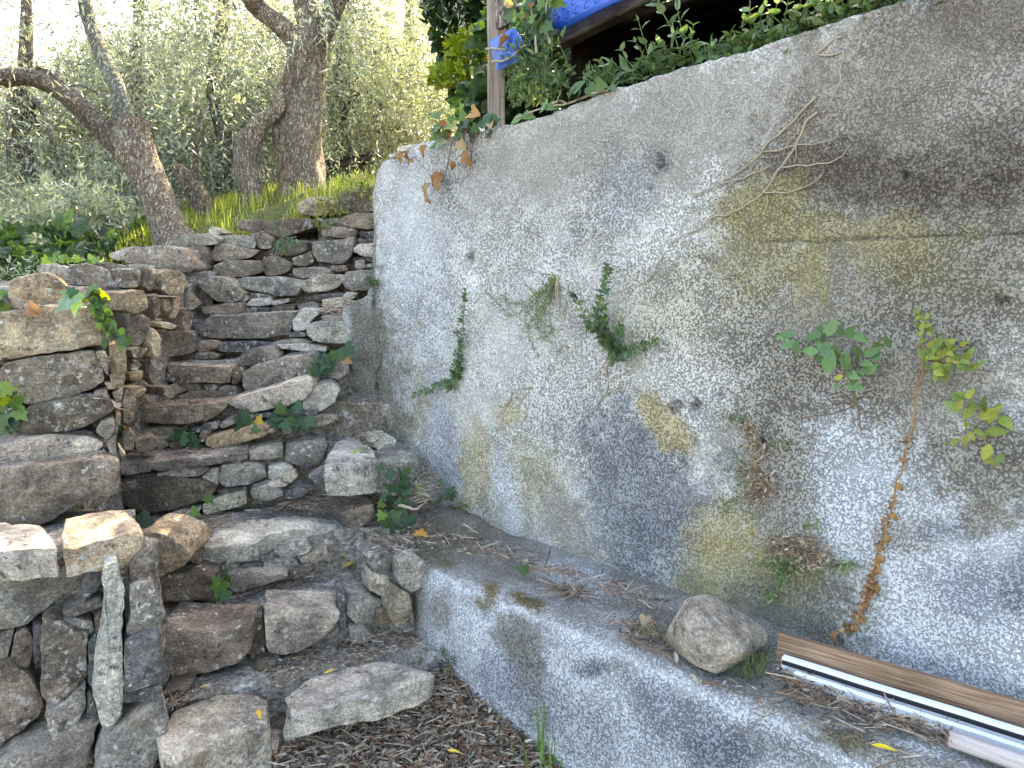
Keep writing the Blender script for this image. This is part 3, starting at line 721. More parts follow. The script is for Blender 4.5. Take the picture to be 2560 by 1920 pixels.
# ------------------------------------------------------------------ the wall on the left of the steps: tall back part and low front part
EXT[0] = 29.0
lw = empty('stair_side_wall', (-1.9, 3.2, -1.2))
tag(lw, 'tall dry stone wall on the left of the steps, ivy on its top', 'stone wall')
core('rubble_core', lw, -3.7, -1.84, 3.17, 4.75, -1.4, -0.09, M['mortar'], 34)
core('rubble_core', lw, -3.7, -1.80, 2.88, 3.25, -1.6, -0.80, M['mortar'], 30)
core('rubble_core', lw, -3.7, -1.80, 3.12, 3.4, -1.2, -0.20, M['mortar'], 30)
core('rubble_core', lw, -2.05, -1.76, 4.5, 4.85, -0.4, -0.03, M['mortar'], 18)
for pts, tint, off, dep in [
    ([(835, 312), (880, 297), (1000, 290), (1042, 320), (1047, 400), (1000, 442), (920, 452), (840, 430)], OCH, 0.02, 0.2),
    ([(850, 447), (960, 452), (1060, 480), (1077, 520), (1040, 592), (1000, 652), (920, 687), (850, 640)], BROWN, 0.01, 0.2),
    ([(1055, 332), (1090, 315), (1122, 400), (1110, 462), (1070, 492), (1050, 440)], BROWN, 0.0, 0.18),
    ([(1112, 352), (1190, 360), (1197, 420), (1150, 442), (1122, 400)], BROWN, 0.02, 0.16),
    ([(1200, 337), (1257, 335), (1252, 440), (1200, 492), (1150, 482), (1192, 430)], OCH, 0.0, 0.16),
    ([(1260, 422), (1320, 412), (1352, 470), (1330, 542), (1270, 582), (1247, 520)], BROWN, 0.0, 0.16),
    ([(1030, 612), (1065, 550), (1122, 600), (1122, 752), (1070, 757), (1030, 680)], TAN, 0.06, 0.2),
    ([(885, 702), (960, 685), (1042, 695), (1000, 742), (920, 762)], BROWN, 0.02, 0.16),
    ([(890, 802), (960, 790), (992, 810), (950, 842), (900, 842)], OCH, 0.0, 0.14),
    ([(880, 862), (960, 847), (1012, 850), (1000, 902), (930, 922), (880, 917)], OCH, 0.01, 0.16),
    ([(1020, 762), (1080, 757), (1160, 790), (1172, 850), (1110, 902), (1060, 942), (1010, 900), (1020, 820)], BROWN, 0.04, 0.18),
    ([(870, 962), (960, 950), (1042, 975), (1010, 1012), (940, 1027), (870, 1000)], OCH, 0.03, 0.16),
    ([(1120, 962), (1180, 950), (1232, 990), (1200, 1032), (1130, 1022)], BROWN, 0.02, 0.14),
    ([(835, 1082), (870, 972), (952, 1030), (952, 1110), (880, 1112), (840, 1102)], BROWN, 0.06, 0.18),
    ([(840, 1122), (900, 1115), (952, 1140), (900, 1232), (850, 1200)], BROWN, 0.03, 0.16),
    ([(1090, 522), (1160, 510), (1252, 540), (1200, 562), (1100, 547)], TAN, 0.03, 0.14),
    ([(1088, 562), (1160, 555), (1142, 592), (1110, 592)], OCH, 0.0, 0.1),
    ([(1085, 182), (1140, 147), (1250, 160), (1312, 180), (1307, 310), (1250, 327), (1150, 322), (1090, 290)], OCH, 0.05, 0.24),
    ([(980, 142), (1060, 150), (1087, 200), (1082, 280), (1040, 302), (975, 260)], BROWN, 0.02, 0.2),
    ([(908, 152), (980, 140), (972, 260), (920, 272)], BROWN, 0.0, 0.18),
    ([(1000, 660), (1030, 640), (1035, 700), (1010, 690)], BROWN, 0.0, 0.1),
    ([(895, 770), (980, 750), (1010, 775), (960, 790), (900, 795)], DARK, 0.0, 0.1),
    ([(890, 925), (990, 905), (1050, 945), (1000, 950), (900, 945)], DARK, 0.0, 0.1)]:
    side(lw, 'C', pts, dep, tint, off)
front(lw, 'B', [(440, 922), (560, 915), (680, 920), (692, 1000), (660, 1062), (520, 1072), (430, 1077), (440, 1000)], 4.05, -14, 0.2, BROWN)
front(lw, 'B', [(570, 690), (620, 600), (650, 650), (720, 720), (640, 760), (580, 740)], 4.3, -18, 0.16, BROWN)
front(lw, 'C', [(765, 172), (820, 132), (910, 160), (927, 240), (880, 277), (840, 272), (830, 210)], 3.62, -25, 0.22, GREY)
front(lw, 'C', [(380, 192), (430, 152), (500, 118), (600, 108), (740, 150), (832, 220), (842, 290), (836, 332), (760, 312), (650, 272), (500, 252), (430, 232)], 3.50, -12, 0.30, BROWN, lean=25)
front(lw, 'C', [(262, 122), (380, 108), (480, 135), (440, 200), (360, 200), (262, 170)], 3.62, -6, 0.28, LIGHT, lean=20)
front(lw, 'C', [(480, 118), (620, 98), (760, 102), (880, 122), (900, 150), (760, 150), (600, 108)], 3.85, -6, 0.3, GREY, lean=25)
front(lw, 'C', [(880, 112), (980, 112), (1070, 122), (1080, 150), (980, 142), (900, 150)], 4.05, -6, 0.2, PALE, lean=25)
for pts, Y, yaw, dep, tint in [
    ([(65, 242), (130, 202), (290, 168), (370, 190), (430, 240), (490, 312), (440, 332), (380, 392), (250, 402), (170, 422), (100, 417), (72, 330)], 3.02, -8, 0.3, OCH),
    ([(-130, 465), (-30, 452), (90, 432), (250, 412), (350, 392), (480, 392), (510, 410), (600, 420), (662, 460), (682, 570), (732, 692), (560, 702), (350, 717), (180, 742), (60, 757), (-130, 770)], 2.98, -4, 0.34, TAN),
    ([(5, 842), (60, 772), (250, 750), (450, 740), (650, 730), (692, 800), (722, 950), (700, 972), (520, 1022), (350, 1042), (200, 1062), (60, 1002), (12, 900)], 2.98, -4, 0.32, BROWN),
    ([(-130, 850), (-10, 842), (5, 900), (50, 1000), (-20, 1060), (-130, 1060)], 2.96, -4, 0.3, BROWN),
    ([(150, 1222), (180, 1122), (260, 1092), (400, 1060), (600, 1045), (742, 1065), (807, 1140), (740, 1182), (640, 1232), (550, 1262), (380, 1257), (200, 1262)], 2.90, -2, 0.34, DARK),
    ([(-130, 1122), (-20, 1115), (100, 1110), (178, 1120), (150, 1222), (-20, 1232), (-130, 1235)], 2.90, -2, 0.3, DARK),
    ([(-130, 1362), (-20, 1340), (150, 1302), (350, 1300), (600, 1330), (732, 1390), (690, 1422), (640, 1472), (400, 1482), (200, 1487), (-130, 1472)], 2.84, 0, 0.34, PALE),
    ([(100, 1285), (230, 1250), (400, 1240), (560, 1275), (660, 1300), (600, 1325), (350, 1298), (150, 1300)], 2.92, 0, 0.24, SLATE),
    ([(660, 722), (720, 715), (757, 770), (747, 890), (712, 832)], 3.02, -20, 0.16, BROWN),
    ([(752, 662), (870, 650), (882, 800), (862, 960), (802, 962), (752, 822)], 3.10, -30, 0.2, OCH),
    ([(680, 500), (740, 570), (760, 640), (745, 690), (700, 600)], 3.08, -30, 0.16, BROWN),
    ([(755, 872), (840, 900), (857, 950), (820, 982), (770, 932)], 3.06, -30, 0.16, OCH),
    ([(725, 932), (790, 940), (802, 980), (750, 972)], 3.02, -25, 0.12, OCH),
    ([(780, 1002), (857, 972), (842, 1052), (800, 1062)], 3.02, -25, 0.14, BROWN),
    ([(770, 1052), (842, 1100), (822, 1112), (790, 1092)], 2.98, -25, 0.1, PALE),
    ([(660, 1000), (745, 985), (760, 1050), (680, 1045), (640, 1030)], 3.0, -15, 0.16, BROWN),
    ([(700, 1202), (790, 1190), (802, 1260), (742, 1332), (662, 1262)], 2.94, -15, 0.18, PALE),
    ([(800, 1150), (840, 1160), (830, 1230), (800, 1200)], 2.96, -20, 0.12, OCH),
    ([(740, 1342), (802, 1310), (807, 1442), (762, 1432)], 2.92, -20, 0.14, GREY),
    ([(668, 1442), (720, 1412), (752, 1450), (700, 1487)], 2.88, -10, 0.12, OCH),
    ([(818, 1370), (860, 1420), (872, 1442), (825, 1444)], 3.0, -10, 0.1, PALE),
    ([(850, 1302), (900, 1270), (942, 1310), (920, 1392), (860, 1392)], 3.3, -20, 0.14, BROWN),
    ([(930, 1332), (1050, 1310), (1112, 1350), (1050, 1402), (950, 1402)], 3.42, -5, 0.14, BROWN)]:
    front(lw, 'C', pts, Y, yaw, dep, tint)
front(lw, 'S', [(-60, 1164), (0, 1160), (100, 1157), (250, 1157), (300, 1172), (303, 1220), (300, 1258), (200, 1264), (120, 1302), (-60, 1312)], 2.74, 0, 0.36, BROWN)

fw = empty('front_pier', (-1.9, 2.4, -1.6))
tag(fw, 'low front pier of mixed fieldstones with one tall upright stone', 'stone wall')
core('rubble_core', fw, -3.3, -1.27, 2.42, 2.60, -1.95, -0.96, M['grey_mortar'], 30)
core('rubble_core', fw, -3.3, -1.52, 2.52, 2.95, -1.95, -0.97, M['grey_mortar'], 30)
flat(fw, 'D', [(362, 392), (372, 215), (520, 180), (690, 153), (790, 230), (827, 305), (700, 335), (560, 360), (440, 390)], -0.86, 0.10, TAN, slope=(0.0, 0.05), bulge=0.02)
flat(fw, 'D', [(-120, 420), (-120, 290), (-20, 268), (100, 240), (230, 245), (332, 397), (200, 402), (80, 420)], -0.87, 0.10, PALE, slope=(0.0, 0.05), bulge=0.02)
for pts, Y, yaw, dep, tint in [
    ([(-130, 515), (-20, 502), (150, 472), (340, 442), (490, 430), (512, 470), (480, 560), (470, 642), (350, 692), (250, 752), (170, 802), (-130, 842)], 2.36, 0, 0.3, GREY),
    ([(475, 692), (465, 600), (510, 482), (560, 452), (602, 462), (597, 560), (560, 642)], 2.36, 5, 0.14, SLATE),
    ([(360, 742), (480, 705), (590, 700), (592, 750), (470, 772), (400, 772)], 2.34, 0, 0.16, GREY),
    ([(350, 802), (380, 775), (460, 800), (532, 830), (542, 890), (500, 907), (420, 852)], 2.34, 0, 0.16, GREY),
    ([(600, 492), (620, 465), (675, 465), (692, 570), (722, 650), (717, 760), (702, 900), (712, 1100), (702, 1350), (650, 1422), (590, 1412), (560, 1300), (535, 1200), (545, 1050), (580, 900), (605, 740), (592, 600)], 2.27, 4, 0.2, LIGHT),
    ([(692, 472), (730, 480), (747, 600), (747, 830), (725, 852), (717, 700), (692, 560)], 2.34, 10, 0.14, DARK),
    ([(742, 482), (850, 400), (872, 480), (862, 560), (800, 572), (752, 592)], 2.34, 5, 0.18, DARK),
    ([(750, 622), (830, 582), (882, 620), (942, 800), (932, 842), (730, 887), (722, 860), (752, 800)], 2.30, 5, 0.2, GREY),
    ([(717, 942), (780, 892), (915, 860), (932, 1000), (935, 1195), (717, 1202)], 2.28, 5, 0.2, SLATE),
    ([(717, 1212), (930, 1202), (932, 1270), (880, 1282), (780, 1272), (717, 1262)], 2.29, 5, 0.18, SLATE),
    ([(235, 842), (260, 790), (340, 812), (430, 882), (500, 920), (502, 1060), (500, 1162), (430, 1222), (350, 1282), (280, 1272), (235, 1190), (240, 1000)], 2.29, 0, 0.22, BROWN),
    ([(262, 1332), (350, 1292), (440, 1232), (490, 1202), (492, 1350), (400, 1472), (330, 1512), (290, 1430)], 2.28, 0, 0.2, GREY),
    ([(-130, 1080), (-20, 1062), (60, 1050), (140, 1132), (200, 1220), (242, 1320), (230, 1402), (130, 1452), (-20, 1512), (-130, 1530)], 2.29, 0, 0.24, BROWN),
    ([(530, 1760), (560, 1600), (600, 1482), (720, 1402), (930, 1292), (967, 1380), (982, 1480), (930, 1572), (880, 1680), (800, 1780)], 2.26, 6, 0.28, GREY),
    ([(-130, 1760), (-20, 1600), (60, 1532), (260, 1512), (480, 1442), (580, 1432), (560, 1502), (510, 1650), (480, 1780)], 2.25, 0, 0.26, GREY),
    ([(-30, 882), (80, 870), (42, 1032), (-30, 1032)], 2.31, 0, 0.16, GREY),
    ([(90, 880), (150, 862), (180, 900), (190, 1000), (170, 1090), (100, 1062), (60, 1042)], 2.32, 0, 0.18, DARK),
    ([(190, 830), (235, 845), (235, 1000), (205, 1060), (190, 960)], 2.33, 0, 0.12, SLATE),
    ([(510, 930), (560, 900), (545, 1040), (530, 1180), (508, 1160)], 2.33, 0, 0.12, SLATE),
    ([(505, 1220), (535, 1230), (565, 1390), (540, 1430), (500, 1380)], 2.32, 0, 0.12, SLATE),
    ([(545, 790), (590, 770), (585, 870), (550, 890)], 2.35, 0, 0.1, DARK),
    ([(-130, 862), (-40, 850), (-40, 1020), (-130, 1050)], 2.31, 0, 0.18, GREY)]:
    front(fw, 'D', pts, Y, yaw, dep, tint)
EXT[0] = None

# courses continuing beyond the left picture edge
def coursed(par, x0, x1, Y, z0, z1, seed, hmin, hmax, wmin, wmax, tints):
    r = np.random.default_rng(seed); z = z0
    while z < z1 - 0.03:
        h = min(r.uniform(hmin, hmax), z1 - z); x = x1
        while x > x0:
            w = r.uniform(wmin, wmax); a0, a1, b0_, b1_ = x - w, x, z, z + h
            j = lambda k: r.uniform(-k, k)
            P = [(a0 + j(.01), b0_ + j(.012)), ((a0 + a1) / 2, b0_ + j(.015)), (a1 + j(.01), b0_ + j(.012)), (a1 + j(.015), (b0_ + b1_) / 2), (a1 + j(.012), b1_ + j(.012)), ((a0 + a1) / 2, b1_ + j(.015)), (a0 + j(.012), b1_ + j(.012)), (a0 + j(.015), (b0_ + b1_) / 2)]
            V, F = stone_mesh([Vector((px, Y + j(.012), pz)) for px, pz in P], Vector((-0.05, 0.2, 0)), shrink=0.97)
            add_stone(V, F, par, tints[r.integers(0, len(tints))]); x -= w
        z += h
coursed(fw, -3.2, -1.70, 2.35, -1.85, -0.88, 5, 0.12, 0.2, 0.16, 0.34, [GREY, BROWN, PALE])
coursed(lw, -3.6, -2.17, 2.98, -0.80, -0.06, 6, 0.12, 0.2, 0.25, 0.45, [GREY, BROWN, OCH])
coursed(lw, -3.6, -2.00, 2.84, -1.10, -0.80, 7, 0.13, 0.17, 0.25, 0.45, [GREY, BROWN, PALE])

# ------------------------------------------------------------------ roughcast concrete wall
C_WHITE = (0.66, 0.64, 0.595); C_SMOOTH = (0.40, 0.375, 0.335); C_BRDK = (0.15, 0.122, 0.095); C_BRMD = (0.27, 0.235, 0.195)
C_OLIVE = (0.33, 0.285, 0.13); C_YEL = (0.45, 0.35, 0.13); C_BLUE = (0.63, 0.645, 0.67); C_SLATE = (0.15, 0.165, 0.20)
C_PEB = (0.30, 0.27, 0.22); C_BASE = (0.20, 0.185, 0.15)
def blend(col, sp, m, c, rough=None):
    col[:] = col * (1 - m[:, None]) + np.array(c) * m[:, None]
    if rough is not None: sp[:] = sp * (1 - m) + rough * m
class Stain:
    """irregular stains placed on a plane by centre and extent"""
    def __init__(self, uv, P, unproj): self.uv = uv; self.P = P; self.un = unproj; self.k = 0
    def mask(self, cx, cy, rx, ry, rot=0, soft=0.5, wob=0.8, fr=5.0):
        self.k += 1
        th = math.radians(rot)
        c = np.array(self.un((cx, cy))); e1 = np.array(self.un((cx + rx * math.cos(th), cy + rx * math.sin(th)))) - c
        e2 = np.array(self.un((cx - ry * math.sin(th), cy + ry * math.cos(th)))) - c
        Mx = np.linalg.inv(np.stack([e1, e2], 1))
        q = (self.uv - c) @ Mx.T
        r = np.linalg.norm(q, axis=1)
        near = r < 3.2
        out = np.zeros(len(r))
        if near.any():
            nz = fbm(self.P[near] * np.array([1.3, 1.3, 0.6]), fr, 5, 200 + self.k * 3, 0.62) + 0.7 * fbm(self.P[near], fr * 6, 4, 300 + self.k, 0.65)
            soft = min(0.85, soft + 0.22)
            m = 1 - sstep(1 - soft, 1 + soft, r[near] + nz * wob)
            out[near] = sstep(0.02, 0.98, m + 0.30 * fbm(self.P[near], 46, 3, 400 + self.k, 0.8) * sstep(0, 0.25, m))
        return out
s0, s1 = -1.35, 3.56
ns, nz_ = 760, 300
ss = np.linspace(s0, s1, ns); tt = np.linspace(0, 1, nz_)
top_s = [-1.4, 0.0, 0.8, 1.287, 1.825, 2.0, 2.253, 2.4, 2.78, 2.9, 3.145, 3.25, 3.30, 3.33, 3.36, 3.6]
top_z = [0.74, 0.755, 0.738, 0.70, 0.66, 0.635, 0.60, 0.605, 0.60, 0.595, 0.552, 0.53, 0.50, -0.04, -0.13, -0.2]
ztop = np.interp(ss, top_s, top_z) + vnoise(np.stack([ss, 0 * ss, 0 * ss], 1), 9, 4) * 0.006 + vnoise(np.stack([ss, 0 * ss, 0 * ss], 1), 40, 5) * 0.004
ztop = ztop - 0.02
zbot = -1.42
SS, TT = np.meshgrid(ss, tt)
ZZ = zbot + (ztop[None, :] - zbot) * TT
S_, Z_ = SS.ravel().copy(), ZZ.ravel()
# ragged left end
endwob = vnoise(np.stack([0 * Z_, 0 * Z_, Z_], 1), 6, 8) * 0.02 + vnoise(np.stack([0 * Z_, 0 * Z_, Z_], 1), 30, 9) * 0.008
S_ += endwob * sstep(3.1, 3.3, S_)
PW = np.stack([S_, 0 * S_, Z_], 1)
def un_wall(p):
    q = atwall('S', p); return (q.x * WD.x + q.y * WD.y, q.z)
st = Stain(np.stack([S_, Z_], 1), PW, un_wall)
col = np.tile(np.array(C_WHITE), (len(S_), 1)); rgh = np.full(len(S_), 0.75)
var = fbm(PW, 2.2, 4, 71)
col *= (1 + 0.10 * var)[:, None]
for cx, cy, rx, ry, rot, c, al, rg, soft in [
    (1640, 320, 620, 150, -14, C_SMOOTH, 1.0, 0.28, 0.5), (1300, 400, 300, 70, -12, C_SMOOTH, 0.6, 0.6, 0.6),
    (2320, 430, 520, 420, 0, C_PEB, 0.95, 0.6, 0.35), (2200, 900, 430, 260, 0, C_PEB, 0.9, 0.8, 0.45), (1950, 800, 170, 300, 0, C_PEB, 0.65, 0.95, 0.6),
    (2380, 150, 360, 260, 0, C_BRMD, 0.8, 0.5, 0.5), (2100, 280, 170, 70, -10, C_BRMD, 0.6, 0.5, 0.6), (2440, 250, 130, 120, 0, (0.40, 0.37, 0.32), 0.55, 0.6, 0.6),
    (2300, 455, 330, 82, 3, C_BRDK, 0.85, 0.75, 0.6), (2080, 420, 150, 50, -8, C_BRDK, 0.8, 0.7, 0.6), (2520, 380, 150, 90, 0, C_BRDK, 0.7, 0.7, 0.6),
    (2470, 30, 190, 80, 0, C_BRDK, 0.55, 0.6, 0.6),
    (1900, 600, 120, 130, 15, C_OLIVE, 0.65, 0.55, 0.5), (1870, 500, 120, 50, -20, C_OLIVE, 0.7, 0.5, 0.5), (2150, 590, 300, 50, 3, C_OLIVE, 0.6, 0.6, 0.6), (2030, 690, 60, 90, 0, C_OLIVE, 0.7, 0.6, 0.6),
    (2300, 680, 200, 50, 10, C_OLIVE, 0.5, 0.6, 0.6), (2420, 720, 130, 120, 0, C_BRMD, 0.6, 0.7, 0.6),
    (2300, 1360, 330, 230, 0, C_BLUE, 0.95, 0.6, 0.35), (2430, 1660, 260, 230, 0, C_BLUE, 0.95, 0.6, 0.4), (2120, 1180, 150, 130, 20, C_BLUE, 0.9, 0.7, 0.45),
    (2490, 1150, 190, 120, 0, C_PEB, 0.9, 0.8, 0.35), (2440, 1300, 45, 55, 20, C_PEB, 0.85, 0.8, 0.4), (2260, 1340, 80, 40, 0, C_PEB, 0.5, 0.8, 0.6),
    (1950, 1210, 90, 180, 5, C_PEB, 0.75, 0.8, 0.5), (1880, 1100, 120, 100, 0, C_PEB, 0.5, 0.9, 0.6),
    (1600, 1230, 165, 190, -8, C_SLATE, 0.72, 0.75, 0.5), (1640, 1400, 110, 130, -15, C_SLATE, 0.5, 0.7, 0.6), (1470, 1060, 130, 60, 0, C_SLATE, 0.35, 0.8, 0.7),
    (2535, 1470, 55, 90, 0, C_SLATE, 0.6, 0.9, 0.6), (2410, 1470, 90, 70, 0, (0.33, 0.35, 0.42), 0.6, 0.6, 0.6), (2350, 1330, 60, 25, 0, (0.25, 0.27, 0.31), 0.5, 0.7, 0.6),
    (1670, 1060, 120, 38, 42, C_YEL, 0.7, 0.6, 0.5), (1195, 1150, 36, 120, 3, C_YEL, 0.55, 0.5, 0.5), (1275, 1030, 30, 45, 0, C_YEL, 0.6, 0.5, 0.5), (1340, 1180, 60, 100, -10, C_OLIVE, 0.6, 0.5, 0.6),
    (1010, 980, 60, 110, 0, C_OLIVE, 0.6, 0.5, 0.6), (960, 980, 60, 180, 0, C_BASE, 0.8, 0.6, 0.5), (925, 850, 45, 240, 0, C_BASE, 0.85, 0.6, 0.35), (1130, 1200, 40, 120, 0, C_OLIVE, 0.5, 0.5, 0.6), (1080, 1280, 60, 60, 0, C_BASE, 0.6, 0.6, 0.6),
    (1700, 780, 150, 120, 30, (0.42, 0.37, 0.24), 0.55, 0.9, 0.6), (1420, 1330, 50, 110, -22, C_BRMD, 0.75, 0.7, 0.5), (1250, 1320, 90, 60, 20, C_PEB, 0.7, 0.6, 0.6), (1480, 1420, 90, 60, 25, C_PEB, 0.45, 0.6, 0.6),
    (1820, 1420, 120, 120, 0, C_OLIVE, 0.75, 0.45, 0.6), (1800, 1340, 70, 80, 0, C_YEL, 0.5, 0.45, 0.6), (1980, 1540, 190, 110, 12, C_BASE, 0.9, 0.55, 0.45), (1950, 1420, 110, 90, 0, C_OLIVE, 0.55, 0.5, 0.6), (1720, 1480, 60, 50, 0, C_OLIVE, 0.6, 0.5, 0.6),
    (1040, 640, 85, 300, 0, C_BLUE, 0.75, 0.75, 0.6), (1110, 1120, 28, 170, -4, (0.50, 0.52, 0.58), 0.75, 0.55, 0.5), (1270, 1250, 24, 120, -12, C_BLUE, 0.65, 0.6, 0.6), (1350, 1395, 220, 26, 24, C_BLUE, 0.75, 0.6, 0.6),
    (1400, 560, 120, 90, 0, (0.36, 0.35, 0.33), 0.45, 1.0, 0.7), (1160, 500, 90, 120, 0, (0.38, 0.37, 0.35), 0.5, 1.0, 0.7), (1570, 470, 60, 80, 10, (0.40, 0.43, 0.47), 0.5, 0.9, 0.7), (1640, 400, 40, 30, 0, (0.30, 0.30, 0.31), 0.5, 1.0, 0.6),
    (1350, 680, 130, 120, 0, (0.58, 0.575, 0.55), 0.6, 0.7, 0.7), (1560, 800, 120, 90, 0, (0.50, 0.46, 0.36), 0.5, 0.9, 0.7)]:
    blend(col, rgh, st.mask(cx, cy, rx, ry, rot, soft) * al, c, rg)
# thin board joint cast into the wall
jl = [un_wall(p) for p in ((1880, 606), (2050, 602), (2300, 592), (2560, 587), (2900, 583))]
jz = np.interp(-S_, [-q[0] for q in jl], [q[1] for q in jl])
jm = np.exp(-((Z_ - jz + 0.004 * vnoise(PW, 12, 44)) / 0.004) ** 2) * sstep(jl[0][0] + 0.1, jl[0][0] - 0.2, S_) * sstep(-0.5, 0.2, vnoise(PW, 3, 45) + 0.5)
blend(col, rgh, jm * 0.75, (0.07, 0.06, 0.05), 0.5)
# relief
holes = np.zeros(len(S_))
for hx, hy, hr in [(2505, 752, 15), (1645, 412, 20), (1178, 640, 14), (1622, 470, 9), (1690, 1012, 22), (1735, 1016, 16), (1905, 1105, 12), (1142, 830, 12), (2265, 442, 9), (2480, 443, 10)]:
    hs, hz = un_wall((hx, hy)); hm_ = abs(un_wall((hx, hy + hr))[1] - hz)
    dd = np.hypot(S_ - hs, (Z_ - hz) * 0.85) / hm_
    nr_h = dd < 3
    holes[nr_h] = np.maximum(holes[nr_h], 1 - sstep(0.2, 1.3, dd[nr_h] + 1.3 * fbm(PW[nr_h], 45, 3, 90, 0.7)))
blend(col, rgh, holes * 0.75, (0.07, 0.065, 0.06), 0.8)
run = fbm(PW * np.array([7.0, 1, 0.7]), 1.0, 4, 95)
col *= (1 + 0.13 * run)[:, None]
patchy = sstep(0.02, 0.30, fbm(PW, 3.1, 5, 96, 0.6))          # worn smooth areas
rgh *= 1 - 0.4 * patchy
disp = fbm(PW, 1.3, 3, 20) * 0.018 + fbm(PW, 8, 4, 21) * 0.009 * (0.4 + rgh) - holes * 0.010
disp += vnoise(PW, 75, 22) * 0.0032 * rgh + vnoise(PW, 38, 23) * 0.003 * rgh
disp -= jm * 0.006
# the foot of the plaster bellies out at the far end of the wall and over the dark stain
disp += 0.05 * sstep(3.25, 3.5, S_) * sstep(0.1, -0.25, Z_)
n2 = np.array([WN.x, WN.y, 0]); d2 = np.array([WD.x, WD.y, 0])
V = n2 * (DW - disp)[:, None] + d2 * S_[:, None]; V[:, 2] = Z_
I = np.arange(nz_ * ns).reshape(nz_, ns)
F = [np.stack([I[:-1, :-1].ravel(), I[1:, :-1].ravel(), I[1:, 1:].ravel(), I[:-1, 1:].ravel()], 1)]
Vs = [V]; Cs = [np.hstack([col, rgh[:, None]])]
# top and back
nb = 10; prev = I[-1]; base = len(V)
for q in range(1, nb + 1):
    o = V[I[-1]].copy(); f = q / nb
    o += n2 * (0.2 * f); o[:, 2] += -0.012 * f + fbm(o, 14, 3, 50) * 0.006
    Vs.append(o); Cs.append(np.hstack([col[I[-1]] * 0.9, rgh[I[-1]][:, None]]))
    cur = np.arange(base, base + ns); base += ns
    F.append(np.stack([prev[:-1], cur[:-1], cur[1:], prev[1:]], 1)); prev = cur
o = Vs[-1].copy(); o[:, 2] = zbot; Vs.append(o); Cs.append(Cs[-1]); cur = np.arange(base, base + ns); base += ns
F.append(np.stack([prev[:-1], cur[:-1], cur[1:], prev[1:]], 1))
# left end face
ed = I[:, -1]; prev = ed
for q in range(1, 7):
    o = V[ed].copy() + n2 * (0.2 * q / 6) + d2 * 0.01; o[:, :2] += (fbm(o, 10, 3, 51) * 0.012)[:, None]
    o[:, 2] = np.minimum(o[:, 2], 9)
    Vs.append(o); Cs.append(np.hstack([col[ed], rgh[ed][:, None]])); cur = np.arange(base, base + nz_); base += nz_
    F.append(np.stack([prev[:-1], prev[1:], cur[1:], cur[:-1]], 1)); prev = cur
V = np.vstack(Vs); F = np.vstack(F); C4 = np.vstack(Cs)
ctr = np.array(wall_pt(1.0, -0.4))
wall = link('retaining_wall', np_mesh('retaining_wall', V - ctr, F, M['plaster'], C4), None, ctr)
tag(wall, 'tall roughcast concrete retaining wall with white, brown and dark lichen stains', 'wall')
# stone slivers capping the far end
for pts, D_, dep, tint in [([(1065, 545), (1100, 510), (1290, 485), (1480, 478), (1500, 500), (1300, 535), (1080, 575)], 3.86, 0.14, LIGHT),
                      ([(975, 605), (1060, 580), (1200, 582), (1230, 600), (1100, 620), (985, 640)], 3.92, 0.12, LIGHT)]:
    o = front(wall, 'Q', pts, D_ - 0.08, -20, dep, tint); o.name = 'coping_stone'

# ------------------------------------------------------------------ low ledge along the foot of the wall
ns, na, nb_ = 560, 60, 66
ss = np.linspace(-1.35, 2.75, ns)
rows = []; par = []
for q in range(na + nb_):
    if q < na:
        f = q / (na - 1); rows.append(('t', f))
    else:
        f = (q - na + 1) / nb_; rows.append(('f', f))
V = np.zeros((len(rows), ns, 3)); S2 = np.zeros((len(rows), ns)); Q2 = np.zeros((len(rows), ns))
edge = DLEDGE + vnoise(np.stack([ss, 0 * ss, 0 * ss], 1), 4, 31) * 0.012 + vnoise(np.stack([ss, 0 * ss, 0 * ss], 1), 22, 32) * 0.005
endl = sstep(2.30, 2.62, ss)                       # the far end turns in towards the wall
edge = edge + 0.30 * sstep(2.36, 2.75, ss)
zt_ = LEDGE_Z + 0.012 * vnoise(np.stack([ss, 0 * ss, 0 * ss], 1), 2.5, 33) + 0.05 * sstep(2.3, 2.7, ss)
for r_, (kd, f) in enumerate(rows):
    if kd == 't':
        Dv = (DW + 0.05) * (1 - f) + edge * f; z = zt_ - 0.01 * f + 0 * ss
        rd = sstep(0.94, 1.0, f); z = z - 0.012 * rd
    else:
        Dv = edge - 0.03 * f - 0.012 * sstep(0, 0.04, f); z = zt_ - 0.022 + (-1.95 - zt_) * f
    P = np.outer(Dv, n2) + np.outer(ss, d2); P[:, 2] = z
    V[r_] = P; S2[r_] = ss; Q2[r_] = f if kd == 't' else 1 + f
V = V.reshape(-1, 3); isT = (Q2.ravel() <= 1.0)
W = V.copy()
nrm = np.where(isT[:, None], np.array([0, 0, 1.0]), -n2)
cornr = np.exp(-((Q2.ravel() - 1.0) / 0.05) ** 2)
V += nrm * (fbm(W, 3, 3, 34) * 0.012 + fbm(W, 14, 4, 35) * 0.009 + vnoise(W, 70, 36) * 0.0025)[:, None]
V[:, 2] -= cornr * np.abs(fbm(W, 11, 4, 37)) * 0.03
col = np.tile(np.array((0.58, 0.595, 0.62)), (len(V), 1)); rgh = np.full(len(V), 0.6)
col *= (1 + 0.16 * fbm(W, 3, 4, 38))[:, None]
sv = W @ d2; dv = W @ n2
def un_top(p):
    q = atZ('S', p, LEDGE_Z); return (q.x * WD.x + q.y * WD.y, q.x * WN.x + q.y * WN.y)
def un_fr(p):
    d = ray('S', p); q = d * (DLEDGE / d.dot(WN)); return (q.x * WD.x + q.y * WD.y, q.z)
stT = Stain(np.stack([sv, dv], 1), W, un_top); stF = Stain(np.stack([sv, W[:, 2]], 1), W, un_fr)
Tm = isT.astype(float)
